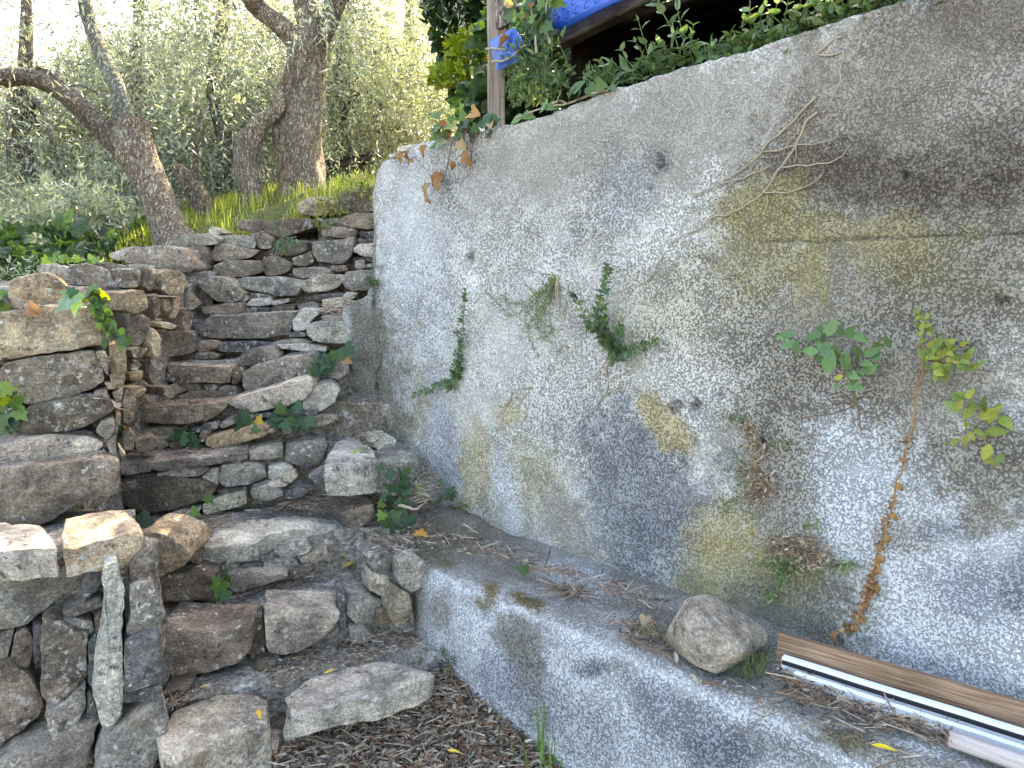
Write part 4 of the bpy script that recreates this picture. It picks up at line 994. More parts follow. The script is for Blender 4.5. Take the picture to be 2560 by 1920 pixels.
earthy = sstep(-0.35, 0.25, fbm(W, 4, 4, 39) + (dv - 2.08) * 1.2 + 0.1) * Tm
blend(col, rgh, earthy * 0.9, (0.27, 0.245, 0.215), 0.5)
for cx, cy, rx, ry, rot, c, al, rg in [(1000, 1375, 120, 40, 8, (0.27, 0.24, 0.205), 0.9, 0.5), (1200, 1420, 160, 40, 20, (0.28, 0.255, 0.225), 0.85, 0.5), (1480, 1540, 180, 40, 25, (0.31, 0.295, 0.27), 0.8, 0.5),
                                       (930, 1385, 50, 16, 0, (0.17, 0.135, 0.055), 0.85, 0.6), (1115, 1408, 28, 12, 20, (0.19, 0.14, 0.05), 0.9, 0.7), (1225, 1470, 24, 16, 10, (0.20, 0.15, 0.055), 0.9, 0.7), (1320, 1500, 45, 16, 20, (0.17, 0.13, 0.05), 0.9, 0.7),
                                       (1930, 1720, 160, 60, 28, (0.27, 0.25, 0.21), 0.85, 0.5), (2150, 1870, 220, 60, 25, (0.26, 0.24, 0.19), 0.85, 0.5), (1800, 1680, 100, 30, 25, (0.26, 0.26, 0.26), 0.8, 0.5), (2130, 1840, 60, 20, 20, (0.16, 0.13, 0.05), 0.7, 0.6)]:
    blend(col, rgh, stT.mask(cx, cy, rx, ry, rot, 0.6) * al * Tm, c, rg)
for cx, cy, rx, ry, rot, c, al, rg in [(1330, 1650, 45, 110, -8, (0.15, 0.14, 0.12), 0.8, 0.7), (1310, 1570, 60, 50, 0, (0.24, 0.225, 0.20), 0.7, 0.5), (1110, 1520, 25, 50, 0, (0.25, 0.21, 0.16), 0.6, 0.5), (1225, 1490, 22, 25, 0, (0.20, 0.15, 0.06), 0.8, 0.6),
                                       (1000, 1460, 50, 90, 0, (0.17, 0.135, 0.06), 0.8, 0.6), (1490, 1665, 40, 22, 0, (0.12, 0.13, 0.17), 0.7, 0.8), (1255, 1690, 40, 60, -10, (0.26, 0.28, 0.35), 0.6, 0.7), (1800, 1880, 100, 60, 0, (0.11, 0.12, 0.16), 0.7, 0.9),
                                       (1700, 1800, 120, 60, 20, (0.20, 0.22, 0.27), 0.6, 0.9), (1450, 1800, 200, 70, 20, (0.27, 0.28, 0.31), 0.55, 0.8), (1560, 1640, 40, 60, 0, (0.3, 0.285, 0.26), 0.6, 0.6), (1640, 1720, 90, 30, 20, (0.22, 0.24, 0.29), 0.5, 0.8), (1950, 1850, 100, 40, 25, (0.2, 0.2, 0.2), 0.6, 0.7)]:
    blend(col, rgh, stF.mask(cx, cy, rx, ry, rot, 0.6) * al * (1 - Tm), c, rg)
edgew = np.exp(-((Q2.ravel() - 1.0) / 0.02) ** 2) * sstep(-0.1, 0.3, fbm(W, 8, 3, 40) + 0.15)
blend(col, rgh, edgew * 0.8, (0.60, 0.60, 0.60), 0.3)
endm = sstep(2.18, 2.40, sv + 0.12 * fbm(W, 6, 3, 41)); blend(col, rgh, endm * 0.75, (0.20, 0.175, 0.125), 0.6)
nR = len(rows); I = np.arange(nR * ns).reshape(nR, ns)
F = np.stack([I[:-1, :-1].ravel(), I[1:, :-1].ravel(), I[1:, 1:].ravel(), I[:-1, 1:].ravel()], 1)[:, ::-1]
ctr = np.array((0.2, 2.6, -1.5))
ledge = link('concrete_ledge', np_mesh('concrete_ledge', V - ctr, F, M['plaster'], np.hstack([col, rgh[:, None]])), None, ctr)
tag(ledge, 'low whitewashed concrete ledge running along the foot of the tall wall', 'ledge')

# ------------------------------------------------------------------ boulder on the ledge
def boulder():
    d0 = atZ('K', (600, 700), LEDGE_Z)
    def q(x, y, f): return atY('K', (x, y), d0.y + f)
    pts = [q(372, 440, 0.10), q(440, 315, 0.13), q(470, 295, 0.15), q(560, 280, 0.20), q(650, 320, 0.24), q(760, 390, 0.24), q(880, 480, 0.17), q(866, 548, 0.12), q(740, 640, 0.05), q(610, 700, 0.0), q(500, 662, 0.01), q(450, 560, 0.03),
           q(490, 330, 0.04), q(560, 420, 0.0), q(660, 525, -0.03), q(715, 590, -0.035), q(860, 500, 0.13), q(440, 470, 0.02), q(600, 690, -0.01), q(540, 600, -0.03), q(405, 420, 0.06)]
    bm = bmesh.new()
    for p in pts: bm.verts.new(p)
    for p in (Vector((d0.x + 0.06, d0.y + 0.26, LEDGE_Z)), Vector((d0.x - 0.12, d0.y + 0.2, LEDGE_Z)), Vector((d0.x, d0.y + 0.05, LEDGE_Z - 0.01))): bm.verts.new(p)
    r_ = bmesh.ops.convex_hull(bm, input=bm.verts[:])
    bmesh.ops.delete(bm, geom=[g_ for g_ in r_['geom_interior'] if isinstance(g_, bmesh.types.BMVert)], context='VERTS')
    bmesh.ops.bevel(bm, geom=bm.edges[:], offset=0.003, segments=1, affect='EDGES')
    bmesh.ops.triangulate(bm, faces=bm.faces[:])
    for _ in range(2): bmesh.ops.subdivide_edges(bm, edges=[e_ for e_ in bm.edges if e_.calc_length() > 0.016], cuts=1)
    bmesh.ops.triangulate(bm, faces=bm.faces[:]); bmesh.ops.recalc_face_normals(bm, faces=bm.faces[:])
    V = np.array([v.co[:] for v in bm.verts]); F = [[v.index for v in f_.verts] for f_ in bm.faces]
    bm.verts.index_update(); F = [[v.index for v in f_.verts] for f_ in bm.faces]; bm.free()
    for ax in range(3): V[:, ax] += fbm(V + ax * 7, 30, 4, 70 + ax) * 0.004
    o = add_stone(V, F, None, (0.29, 0.255, 0.205), 'boulder', 0.0)
    tag(o, 'angular grey brown boulder resting on the ledge at the end of the boards', 'boulder')
boulder()

# ------------------------------------------------------------------ boards and rails lying on the ledge
M['board'] = mat_wood('brown_board', (0.15, 0.085, 0.05), (0.36, 0.235, 0.155), (0.035, 1, 1), 150)
M['pole'] = mat_wood('pink_pole', (0.38, 0.31, 0.29), (0.55, 0.48, 0.45), (0.06, 1, 1), 60)
M['white_metal'] = mat_plain('white_profile', (0.74, 0.76, 0.78), 0.35, spec=0.5, dirt=0.15)
M['groove_black'] = mat_plain('groove_black', (0.015, 0.015, 0.02), 0.5)  # plain black for the groove strip and the screw hole disc
def bar_frame(p0, p1, roll=0.0):
    x = (p1 - p0).normalized(); z = Vector((0, 0, 1)); y = z.cross(x).normalized(); z = x.cross(y)
    R = Matrix((x, y, z)).transposed() @ Matrix.Rotation(roll, 3, 'X')
    return R
def bar(name, p0, p1, prof, mat, par=None, roll=0.0, segs=24, amp=0.0008, sharp=30):
    """prof: closed outline in the (y, z) plane swept from p0 to p1"""
    L = (p1 - p0).length; R = bar_frame(p0, p1, roll); V = []; n = len(prof)
    for k in range(segs + 1):
        for j, (y, z) in enumerate(prof):
            V.append((L * k / segs, y, z))
    V = np.array(V); W = V * np.array([1, 1, 1.0]); V[:, 1] += vnoise(W, 9, 3) * amp; V[:, 2] += vnoise(W, 9, 4) * amp
    F = []
    for k in range(segs):
        for j in range(n):
            a0 = k * n + j; a1 = k * n + (j + 1) % n
            F.append((a0, a1, a1 + n, a0 + n))
    F.append(tuple(range(n))[::-1]); F.append(tuple(range(segs * n, segs * n + n)))
    me = py_mesh(name, V, F, mat, sharp=sharp)
    o = bpy.data.objects.new(name, me); COL.objects.link(o)
    o.location = p0; o.rotation_euler = R.to_euler()
    if par is not None:
        o.parent = par; o.matrix_parent_inverse = (Matrix.Translation(par.location) @ par.rotation_euler.to_matrix().to_4x4()).inverted()
    return o
def rect(w, h, b=0.003, y0=0.0, z0=0.0):
    return [(y0 - w / 2 + b, z0), (y0 + w / 2 - b, z0), (y0 + w / 2, z0 + b), (y0 + w / 2, z0 + h - b), (y0 + w / 2 - b, z0 + h), (y0 - w / 2 + b, z0 + h), (y0 - w / 2, z0 + h - b), (y0 - w / 2, z0 + b)]
zl = LEDGE_Z + 0.012
# board leaning on its edge against the wall; bottom front edge runs along the ledge
b0 = atZ('K', (915, 640), zl); b1 = atZ('K', (2212, 1040), zl); dirb = (b1 - b0).normalized()
b1 = b1 + dirb * 0.9
perp = Vector((0, 0, 1)).cross(dirb).normalized()
if perp.dot(WN) < 0: perp = -perp
o = bar('wooden_board', b0 + perp * 0.014, b1 + perp * 0.014, rect(0.026, 0.088), M['board'], roll=math.radians(-8))
tag(o, 'brown planed wooden board lying on edge along the ledge behind white rails', 'board')
r0 = atZ('K', (945, 690), zl); r1 = atZ('K', (2212, 1100), zl); dr = (r1 - r0).normalized(); r1 = r1 + dr * 0.8
pr = Vector((0, 0, 1)).cross(dr).normalized()
if pr.dot(WN) < 0: pr = -pr
rail = bar('white_rail', r0 + pr * 0.010, r1 + pr * 0.010, rect(0.024, 0.046, 0.0015, 0, 0.002), M['white_metal'])
tag(rail, 'slim white rail with black groove, between board and wider white profile', 'rail')
bar('black_groove', r0 + pr * -0.0025 + dr * 0.002, r1 + pr * -0.0025, rect(0.006, 0.013, 0.001, 0, 0.028), M['groove_black'], rail)
w0 = atZ('K', (1010, 745), zl); w1 = atZ('K', (2212, 1150), zl); dw = (w1 - w0).normalized(); w1 = w1 + dw * 0.8
prof = bar('white_profile', w0 + pr * 0.008, w1 + pr * 0.008, [(-0.011, 0), (-0.0095, 0), (-0.0095, 0.010), (0.006, 0.010), (0.006, 0), (0.008, 0), (0.008, 0.030), (0.0055, 0.032), (-0.010, 0.032), (-0.011, 0.031), (-0.011, 0.027), (-0.0085, 0.025), (-0.0085, 0.013), (-0.011, 0.011)], M['white_metal'])
tag(prof, 'wider white metal profile with a screw hole, nearest the ledge front', 'metal profile')
hp = atplane('K', (1230, 785), w0, pr) - pr * 0.004
bm = bmesh.new(); bmesh.ops.create_cone(bm, cap_ends=True, segments=12, radius1=0.0045, radius2=0.0045, depth=0.003)
me = bpy.data.meshes.new('screw_hole'); bm.to_mesh(me); bm.free(); me.materials.append(M['groove_black'])
o = bpy.data.objects.new('screw_hole', me); COL.objects.link(o); o.location = hp + pr * 0.0035; o.rotation_euler = pr.to_track_quat('Z', 'Y').to_euler()
o.parent = prof; o.matrix_parent_inverse = (Matrix.Translation(prof.location) @ prof.rotation_euler.to_matrix().to_4x4()).inverted()
g0 = atZ('K', (1822, 1075), zl + 0.0); g1 = atZ('K', (2212, 1215), zl); g1 = g1 + (g1 - g0).normalized() * 0.9
circ = [(0.021 * math.cos(t_), 0.021 + 0.021 * math.sin(t_)) for t_ in np.linspace(0, 2 * math.pi, 17)[:-1]]
o = bar('round_pole', g0, g1, circ, M['pole'], sharp=60)
tag(o, 'pale pinkish round pole end lying below the white profile', 'pole')

# ------------------------------------------------------------------ shed on top of the wall: post, beam, blue matting
M['post'] = mat_wood('grey_post', (0.22, 0.165, 0.125), (0.42, 0.35, 0.285), (0.05, 1, 1), 70, 0.006)
M['shadewood'] = mat_wood('shade_black_wood', (0.012, 0.010, 0.008), (0.03, 0.024, 0.018), (0.2, 1, 1), 40)  # wood coloured near black to carry the shade of the interior
M['beam'] = mat_wood('beam_wood', (0.035, 0.028, 0.022), (0.11, 0.09, 0.07), (0.2, 0.2, 1), 60)
M['blue'] = mat_plain('blue_rubber', (0.008, 0.085, 0.42), 0.32, spec=0.6, dirt=0.12)
M['flaky'] = mat_bark('flaky_paint', (0.16, 0.11, 0.09), (0.36, 0.31, 0.27), (0.42, 0.38, 0.34))
def wp(s, D_, z):
    q = WN * D_ + WD * s; return Vector((q.x, q.y, z))
pd = 2.52
def on_D(c, p, D_):
    d = ray(c, p); return d * (D_ / d.dot(WN))
pc = on_D('G', (838, 690), pd); s_post = pc.dot(WD)
shed = empty('lean_to_shed', wp(1.6, 2.7, 0.5))
tag(shed, 'dark low lean-to shed standing on the terrace above the tall wall', 'shed')
post = bar('post', Vector((pc.x, pc.y, 0.40)), Vector((pc.x + 0.001, pc.y, 1.75)), rect(0.078, 0.078, 0.006, 0, -0.039), M['post'], shed, segs=60, amp=0.003)
post['label'] = 'weathered grey brown wooden post'
e0 = on_D('N', (860, 375), 2.56); e1 = on_D('N', (1600, 0), 2.56)
zs = (e1.z - e0.z) / (e1.dot(WD) - e0.dot(WD))
def eave(s): return e0.z + zs * (s - e0.dot(WD))
def quad_sheet(name, corners, mat, par, nu=24, nv=10, fn=None, thick=0.0):
    A, B, C_, D_ = [np.array(p) for p in corners]
    V = []
    for j in range(nv + 1):
        for i in range(nu + 1):
            u, v = i / nu, j / nv
            V.append(A * (1 - u) * (1 - v) + B * u * (1 - v) + C_ * u * v + D_ * (1 - u) * v)
    V = np.array(V)
    if fn is not None: V = fn(V)
    I = np.arange((nu + 1) * (nv + 1)).reshape(nv + 1, nu + 1)
    F = np.stack([I[:-1, :-1].ravel(), I[:-1, 1:].ravel(), I[1:, 1:].ravel(), I[1:, :-1].ravel()], 1)
    c = V.mean(0); o = link(name, np_mesh(name, V - c, F, mat), par, c)
    if thick:
        md = o.modifiers.new('thick', 'SOLIDIFY'); md.thickness = thick; md.offset = 0
    return o
def mat_wave(V):
    V = V.copy(); s_ = V @ d2
    V -= n2 * (0.012 * np.sin(s_ * 7) + 0.008 * vnoise(V, 6, 5))[:, None]
    return V
sR = -1.6; sL = 2.36
bmt = quad_sheet('blue_matting', [wp(sL, 2.53, eave(sL) - 0.014), wp(sR, 2.53, eave(sR) - 0.014), wp(sR, 2.66, eave(sR) + 0.55), wp(sL, 2.62, eave(sL) + 0.55)], M['blue'], shed, 90, 14, mat_wave, 0.004)
bmt['label'] = 'bright blue studded rubber matting hung over the eave'
# raised rings of the matting
ringV, ringF = [], []
for i in range(60):
    for j in range(8):
        s_ = sL - 0.035 - i * 0.052 - (0.026 if j % 2 else 0); h_ = 0.04 + j * 0.045
        cpt = np.array(wp(s_, 2.53 + 0.13 * h_ / 0.55 * 0.8, eave(s_) + h_)); cpt = mat_wave(cpt[None])[0] - n2 * 0.0035
        b0_ = len(ringV)
        for r_ in (0.020, 0.0165):
            for t_ in range(14):
                an = t_ / 14 * 2 * math.pi
                ringV.append(cpt + d2 * r_ * math.cos(an) + np.array([0, 0, 1.0]) * r_ * math.sin(an) - n2 * (0.0022 if r_ < 0.018 else 0.0) + n2 * 0.24 * r_ * math.sin(an))
        for t_ in range(14):
            t2 = (t_ + 1) % 14; ringF.append((b0_ + t_, b0_ + t2, b0_ + 14 + t2, b0_ + 14 + t_))
rv = np.array(ringV); c = rv.mean(0)
rg_ = link('raised_ring', np_mesh('raised_ring', rv - c, np.array(ringF), M['blue']), bmt, c); rg_['kind'] = 'stuff'
bm_ = bar('eave_beam', wp(sL + 0.02, 2.60, eave(sL + 0.02) - 0.042), wp(sR, 2.60, eave(sR) - 0.042), rect(0.07, 0.060, 0.006), M['beam'], shed, segs=60, amp=0.004)
def slab(name, corners, mat, par, t=0.02):
    o = quad_sheet(name, corners, mat, par, 6, 4, None, t); return o
slab('roof', [wp(sL, 2.63, 0.99), wp(sR, 2.63, 1.02), wp(sR, 4.3, 1.5), wp(sL, 4.3, 1.48)], M['shadewood'], shed)
slab('back_wall', [wp(sL, 3.7, 0.35), wp(sR, 3.7, 0.35), wp(sR, 3.7, 1.5), wp(sL, 3.7, 1.5)], M['shadewood'], shed)
slab('side_wall', [wp(sL - 0.02, 2.75, 0.35), wp(sL - 0.02, 3.7, 0.35), wp(sL - 0.02, 3.7, 1.4), wp(sL - 0.02, 2.75, 1.05)], M['shadewood'], shed)
slab('side_wall', [wp(sR, 2.6, 0.35), wp(sR, 3.7, 0.35), wp(sR, 3.7, 1.4), wp(sR, 2.6, 1.0)], M['shadewood'], shed)
slab('shed_floor', [wp(sL, 2.62, 0.49), wp(sR, 2.62, 0.49), wp(sR, 3.7, 0.49), wp(sL, 3.7, 0.49)], M['shadewood'], shed)
fl = [on_D('N', p, 2.44) for p in ((100, 455), (270, 350), (380, 300), (470, 440), (440, 700), (330, 715), (190, 790), (150, 640))]
V, F = stone_mesh(fl, n2 * 0.012, chop=0.0, rough=0.25, bulge=0.12, shrink=1.0)
c = V.mean(0); o = link('matting_flap', py_mesh('matting_flap', V - c, F, M['blue'], sharp=50), shed, c); o['label'] = 'folded blue flap of matting beside the post'
fb = [on_D('N', p, 2.47) for p in ((165, -60), (420, -60), (400, 120), (330, 250), (240, 300), (170, 335))]
V, F = stone_mesh(fb, n2 * 0.03, chop=0.02, rough=0.5, bulge=0.02, shrink=1.0)
c = V.mean(0); o = link('flaking_board', py_mesh('flaking_board', V - c, F, M['flaky'], sharp=40), shed, c); o['label'] = 'board with flaking pale paint at the top of the post'
tb = on_D('G', (775, 650), 3.0)
bm = bmesh.new(); bmesh.ops.create_cone(bm, cap_ends=True, segments=28, radius1=0.16, radius2=0.12, depth=0.36); bmesh.ops.bevel(bm, geom=[e_ for e_ in bm.edges if abs(e_.verts[0].co.z - e_.verts[1].co.z) < 1e-5 and e_.verts[0].co.z > 0], offset=0.05, segments=4, affect='EDGES')
me = bpy.data.meshes.new('plastic_tub'); bm.to_mesh(me); bm.free(); me.shade_smooth(); me.materials.append(mat_plain('white_plastic', (0.78, 0.76, 0.70), 0.4, dirt=0.1))
tub_c = on_D('G', (838, 640), 3.05)
o = link('plastic_tub', me, None, (tub_c.x, tub_c.y, 0.62)); tag(o, 'white upturned plastic tub half hidden behind the wooden post', 'tub')

# ------------------------------------------------------------------ tubes, leaves
def smooth_path(pts, n):
    P = np.array([tuple(p) for p in pts], dtype=float)
    P = np.vstack([2 * P[0] - P[1], P, 2 * P[-1] - P[-2]])
    out = []; m = len(P) - 3
    for t in np.linspace(0, m - 1e-6, n):
        i = int(t); f = t - i; p0, p1, p2, p3 = P[i:i + 4]
        out.append(0.5 * ((2 * p1) + (-p0 + p2) * f + (2 * p0 - 5 * p1 + 4 * p2 - p3) * f * f + (-p0 + 3 * p1 - 3 * p2 + p3) * f ** 3))
    return np.array(out)
def tube(path, rad, segs=6, cap=True):
    path = np.asarray(path); n = len(path); rad = np.broadcast_to(rad, (n,)) if np.ndim(rad) == 0 else np.asarray(rad)
    tan = np.gradient(path, axis=0); tan /= np.linalg.norm(tan, axis=1)[:, None] + 1e-12
    up = np.array([0.13, 0.21, 1.0]); up = up if abs(tan[0] @ up) < 0.95 else np.array([1.0, 0.1, 0])
    a = np.cross(tan[0], up); a /= np.linalg.norm(a)
    V = []
    for k in range(n):
        a = a - tan[k] * (a @ tan[k]); a /= np.linalg.norm(a) + 1e-12; b = np.cross(tan[k], a)
        an = np.linspace(0, 2 * np.pi, segs, endpoint=False)
        V.append(path[k] + rad[k] * (np.outer(np.cos(an), a) + np.outer(np.sin(an), b)))
    V = np.vstack(V); I = np.arange(n * segs).reshape(n, segs)
    F = np.stack([I[:-1].ravel(), np.roll(I, -1, 1)[:-1].ravel(), np.roll(I, -1, 1)[1:].ravel(), I[1:].ravel()], 1)
    return V, F
def join(parts):
    Vs, Fs, o = [], [], 0
    for V, F in parts:
        Vs.append(V); Fs.append(F + o); o += len(V)
    return np.vstack(Vs), np.vstack(Fs)
def obj_np(name, V, F, mat, par=None, colors=None, smooth=True, kind=None, label=None):
    c = np.asarray(V).mean(0); o = link(name, np_mesh(name, V - c, F, mat, colors, smooth), par, c)
    if kind: o['kind'] = kind
    if label: o['label'] = label
    return o
# leaf templates: base at the origin, tip along +Y, face up +Z
def tpl(kind):
    if kind == 'olive':
        V = [(0, 0, 0), (0.125, 0.4, 0.03), (0, 1, -0.03), (-0.125, 0.4, 0.03)]; F = [(0, 1, 2), (0, 2, 3)]
    elif kind == 'ovate':
        V = [(0, 0, 0), (0.19, 0.18, 0.05), (0.27, 0.42, 0.06), (0.16, 0.74, 0.03), (0, 1.0, -0.10), (-0.16, 0.74, 0.03), (-0.27, 0.42, 0.06), (-0.19, 0.18, 0.05), (0, 0.25, 0.0), (0, 0.6, -0.02)]
        F = [(0, 1, 8), (1, 2, 8), (2, 9, 8), (2, 3, 9), (3, 4, 9), (4, 5, 9), (5, 6, 9), (6, 8, 9), (6, 7, 8), (7, 0, 8)]
    elif kind == 'lance':
        V = [(0, 0, 0), (0.13, 0.25, 0.04), (0.12, 0.55, 0.04), (0, 1, -0.12), (-0.12, 0.55, 0.04), (-0.13, 0.25, 0.04), (0, 0.4, 0.0)]
        F = [(0, 1, 6), (1, 2, 6), (2, 3, 6), (3, 4, 6), (4, 5, 6), (5, 0, 6)]
    elif kind == 'ivy':
        O = [(0, 0), (0.2, -0.13), (0.42, -0.08), (0.55, 0.06), (0.36, 0.26), (0.47, 0.52), (0.22, 0.55), (0.1, 0.8), (0, 1.0), (-0.1, 0.8), (-0.22, 0.55), (-0.47, 0.52), (-0.36, 0.26), (-0.55, 0.06), (-0.42, -0.08), (-0.2, -0.13)]
        V = [(x, y, -0.16 * (x * x) - 0.12 * (y - 0.3) ** 2 + (0.03 if k % 2 else -0.02)) for k, (x, y) in enumerate(O)] + [(0, 0.3, 0.0)]
        n = len(O); F = [(k, (k + 1) % n, n) for k in range(n)]
    elif kind == 'heart':
        O = [(0, 0), (0.22, -0.12), (0.43, 0.05), (0.45, 0.35), (0.28, 0.68), (0, 1.0), (-0.28, 0.68), (-0.45, 0.35), (-0.43, 0.05), (-0.22, -0.12)]
        V = [(x, y, 0.12 * abs(x) - 0.15 * (y - 0.4) ** 2) for x, y in O] + [(0, 0.35, -0.02)]
        n = len(O); F = [(k, (k + 1) % n, n) for k in range(n)]
    elif kind == 'curl':
        V, F = [], []
        for j in range(6):
            y = j / 5
            w = 0.42 * math.sin(math.pi * min(0.95, 0.12 + y * 0.83)) * (1.15 if j % 2 else 0.9)
            for i in range(5):
                x = (i / 4 - 0.5) * 2 * w; V.append((x * 0.8, y - 0.1 * abs(x), 0.9 * x * x + 0.25 * math.sin(y * 4) * 0.6 + 0.05 * ((i + j) % 2)))
        for j in range(5):
            for i in range(4):
                a0 = j * 5 + i; F += [(a0, a0 + 1, a0 + 6), (a0, a0 + 6, a0 + 5)]
    elif kind == 'blade':
        V, F = [], []
        for j in range(5):
            y = j / 4; w = 0.5 * (1 - y) ** 0.7 * 0.055
            V += [(-w, y * (1 - 0.25 * y), -0.35 * y * y + 0.0), (w, y * (1 - 0.25 * y), -0.35 * y * y)]
        for j in range(4):
            a0 = j * 2; F += [(a0, a0 + 1, a0 + 3), (a0, a0 + 3, a0 + 2)]
    elif kind == 'twig':
        V = [(-0.5, 0, 0), (0.5, 0, 0), (0, 0, 0.9), (-0.4, 1, 0.0), (0.4, 1, 0.0), (0, 1, 0.8)]
        V = [(x * 0.05, y, z * 0.05) for x, y, z in V]
        F = [(0, 1, 4), (0, 4, 3), (1, 2, 5), (1, 5, 4), (2, 0, 3), (2, 3, 5)]
    elif kind == 'chip':
        V = [(0, 0, 0), (0.16, 0.3, 0.09), (0.12, 0.7, 0.05), (0, 1, -0.06), (-0.15, 0.65, 0.10), (-0.13, 0.3, 0.03), (0.01, 0.5, -0.05)]
        F = [(0, 1, 6), (1, 2, 6), (2, 3, 6), (3, 4, 6), (4, 5, 6), (5, 0, 6)]
    return np.array(V, dtype=float), np.array(F)
TPL = {k: tpl(k) for k in ('olive', 'ovate', 'lance', 'ivy', 'heart', 'curl', 'blade', 'twig', 'chip')}
def unit(v): return v / (np.linalg.norm(v, axis=-1, keepdims=True) + 1e-12)
def mass(kind, pos, tip, nrm, size, colors, wide=1.0):
    """many copies of a leaf template as one set of vertices"""
    T_, F_ = TPL[kind]; N = len(pos); k = len(T_)
    y = unit(tip); x = unit(np.cross(y, nrm)); z = np.cross(x, y)
    size = np.broadcast_to(size, (N,)); wide = np.broadcast_to(wide, (N,))
    V = pos[:, None, :] + (T_[None, :, 0, None] * x[:, None, :] * wide[:, None, None] + T_[None, :, 1, None] * y[:, None, :] + T_[None, :, 2, None] * z[:, None, :]) * size[:, None, None]
    F = (F_[None] + (np.arange(N) * k)[:, None, None]).reshape(-1, 3)
    return V.reshape(-1, 3), F, np.repeat(colors, k, axis=0)
def palette(cols, n, r, jit=0.18):
    c = np.array(cols)[r.integers(0, len(cols), n)]
    return np.clip(c * (1 + r.uniform(-jit, jit, (n, 1))), 0.004, 1)
_lm = {}
def leaf_mesh(kind, mat):
    if (kind, mat.name) not in _lm:
        V, F = TPL[kind]; _lm[(kind, mat.name)] = np_mesh(kind + '_leaf', V, F, mat)
    return _lm[(kind, mat.name)]
def leaf_obj(kind, pos, tip, nrm, size, par, color, mat=None, name='leaf', wide=1.0):
    o = bpy.data.objects.new(name, leaf_mesh(kind, mat or M['leafo'])); COL.objects.link(o)
    y = Vector(tip).normalized(); x = y.cross(Vector(nrm)).normalized(); z = x.cross(y)
    R = Matrix((x, y, z)).transposed().to_4x4()
    o.matrix_world = Matrix.Translation(Vector(pos)) @ R @ Matrix.Diagonal((size * wide, size, size, 1))
    if par is not None:
        mw = o.matrix_world.copy(); o.parent = par; o.matrix_parent_inverse = Matrix.Translation(par.location).inverted(); o.matrix_basis = mw
    o.color = (*color, 1)
    return o

# ------------------------------------------------------------------ olive trees
def limb(path, rad, seed, segs=22, n=46, rough=1.0):
    P = smooth_path(path, n); m = len(rad); R = np.interp(np.linspace(0, 1, n), np.linspace(0, 1, m), rad) * 0.62
    V, F = tube(P, R, segs)
    ang = np.tile(np.linspace(0, 2 * np.pi, segs, endpoint=False), n); ln = np.repeat(np.linspace(0, 1, n) * np.linalg.norm(np.diff(P, axis=0), axis=1).sum(), segs)
    ctr = np.repeat(P, segs, axis=0); rr = np.repeat(R, segs)
    q = np.stack([np.cos(ang) * 1.6, np.sin(ang) * 1.6, ln * 2.2], 1)
    q2 = np.stack([np.cos(ang) * 4.5, np.sin(ang) * 4.5, ln * 3.0], 1)
    d = (fbm(q, 1.2, 3, seed) * 0.30 + fbm(q2, 1.3, 3, seed + 5) * 0.16) * rr * rough
    return V + unit(V - ctr) * d[:, None], F
def bez(c, pts, Y):
    return [atY(c, p, Y if np.ndim(Y) == 0 else Y[i]) for i, p in enumerate(pts)]
OLIVE = [(0.15, 0.18, 0.125), (0.21, 0.24, 0.17), (0.28, 0.30, 0.23), (0.09, 0.115, 0.075), (0.24, 0.25, 0.16), (0.07, 0.09, 0.06)]
OLIVE_Y = [(0.32, 0.33, 0.19), (0.40, 0.40, 0.26), (0.26, 0.29, 0.17), (0.44, 0.42, 0.24)]
def crown(par, blobs, seed, pal=OLIVE, leaf=0.058, per=14, name='crown', droop=0.55, dens=3.2):
    """blobs: (centre, radii, number of twigs); sprays of narrow leaves through the volume"""
    r = np.random.default_rng(seed); P, Tp, Nm, Cc, Sz = [], [], [], [], []
    stems = []
    for c, rad, n in blobs:
        n = int(n * dens)
        d = unit(r.normal(size=(n, 3))); f = r.uniform(0.25, 1.0, (n, 1)) ** 0.55
        o = np.array(c) + d * f * np.array(rad)
        # thin the sprays in clumps so that gaps and dense masses form
        keep = fbm(o, 2.2, 3, seed + 3) > r.uniform(-0.16, 0.14, n)
        o = o[keep]; d = d[keep]; n = len(o)
        if n == 0: continue
        ax = unit(d * 0.5 + r.normal(size=(n, 3)) * 0.6 + np.array([0, 0, -droop]))
        cl = palette(pal, n, r, 0.2) * (1 + 0.9 * fbm(o, 1.5, 2, seed + 8))[:, None]
        for k in range(per):
            t = (k + 0.5) / per * 0.34 * (leaf / 0.052)
            bend = np.array([0, 0, -0.9]) * t * t * 2
            p = o + ax * t + bend
            sd = unit(np.cross(ax, r.normal(size=(n, 3))))
            tp = unit(ax * 0.75 + sd * 0.85 + r.normal(size=(n, 3)) * 0.15)
            P.append(p); Tp.append(tp); Nm.append(unit(r.normal(size=(n, 3)) + np.array([0, 0, 0.9]))); Cc.append(cl * r.uniform(0.8, 1.2, (n, 1))); Sz.append(leaf * r.uniform(0.7, 1.25, n))
    V, F, C_ = mass('olive', np.vstack(P), np.vstack(Tp), np.vstack(Nm), np.concatenate(Sz), np.vstack(Cc))
    return obj_np(name, V, F, M['olive'], par, C_, smooth=False)
def tree(name, base, label, group='olive trees on the terrace'):
    t_ = empty(name, base); tag(t_, label, 'tree', group); return t_
def B(px, py, Y, rx, rz, n, ry=None):
    p = atY('V', (px, py), Y); return (tuple(p), (rx, ry or rx, rz), n)

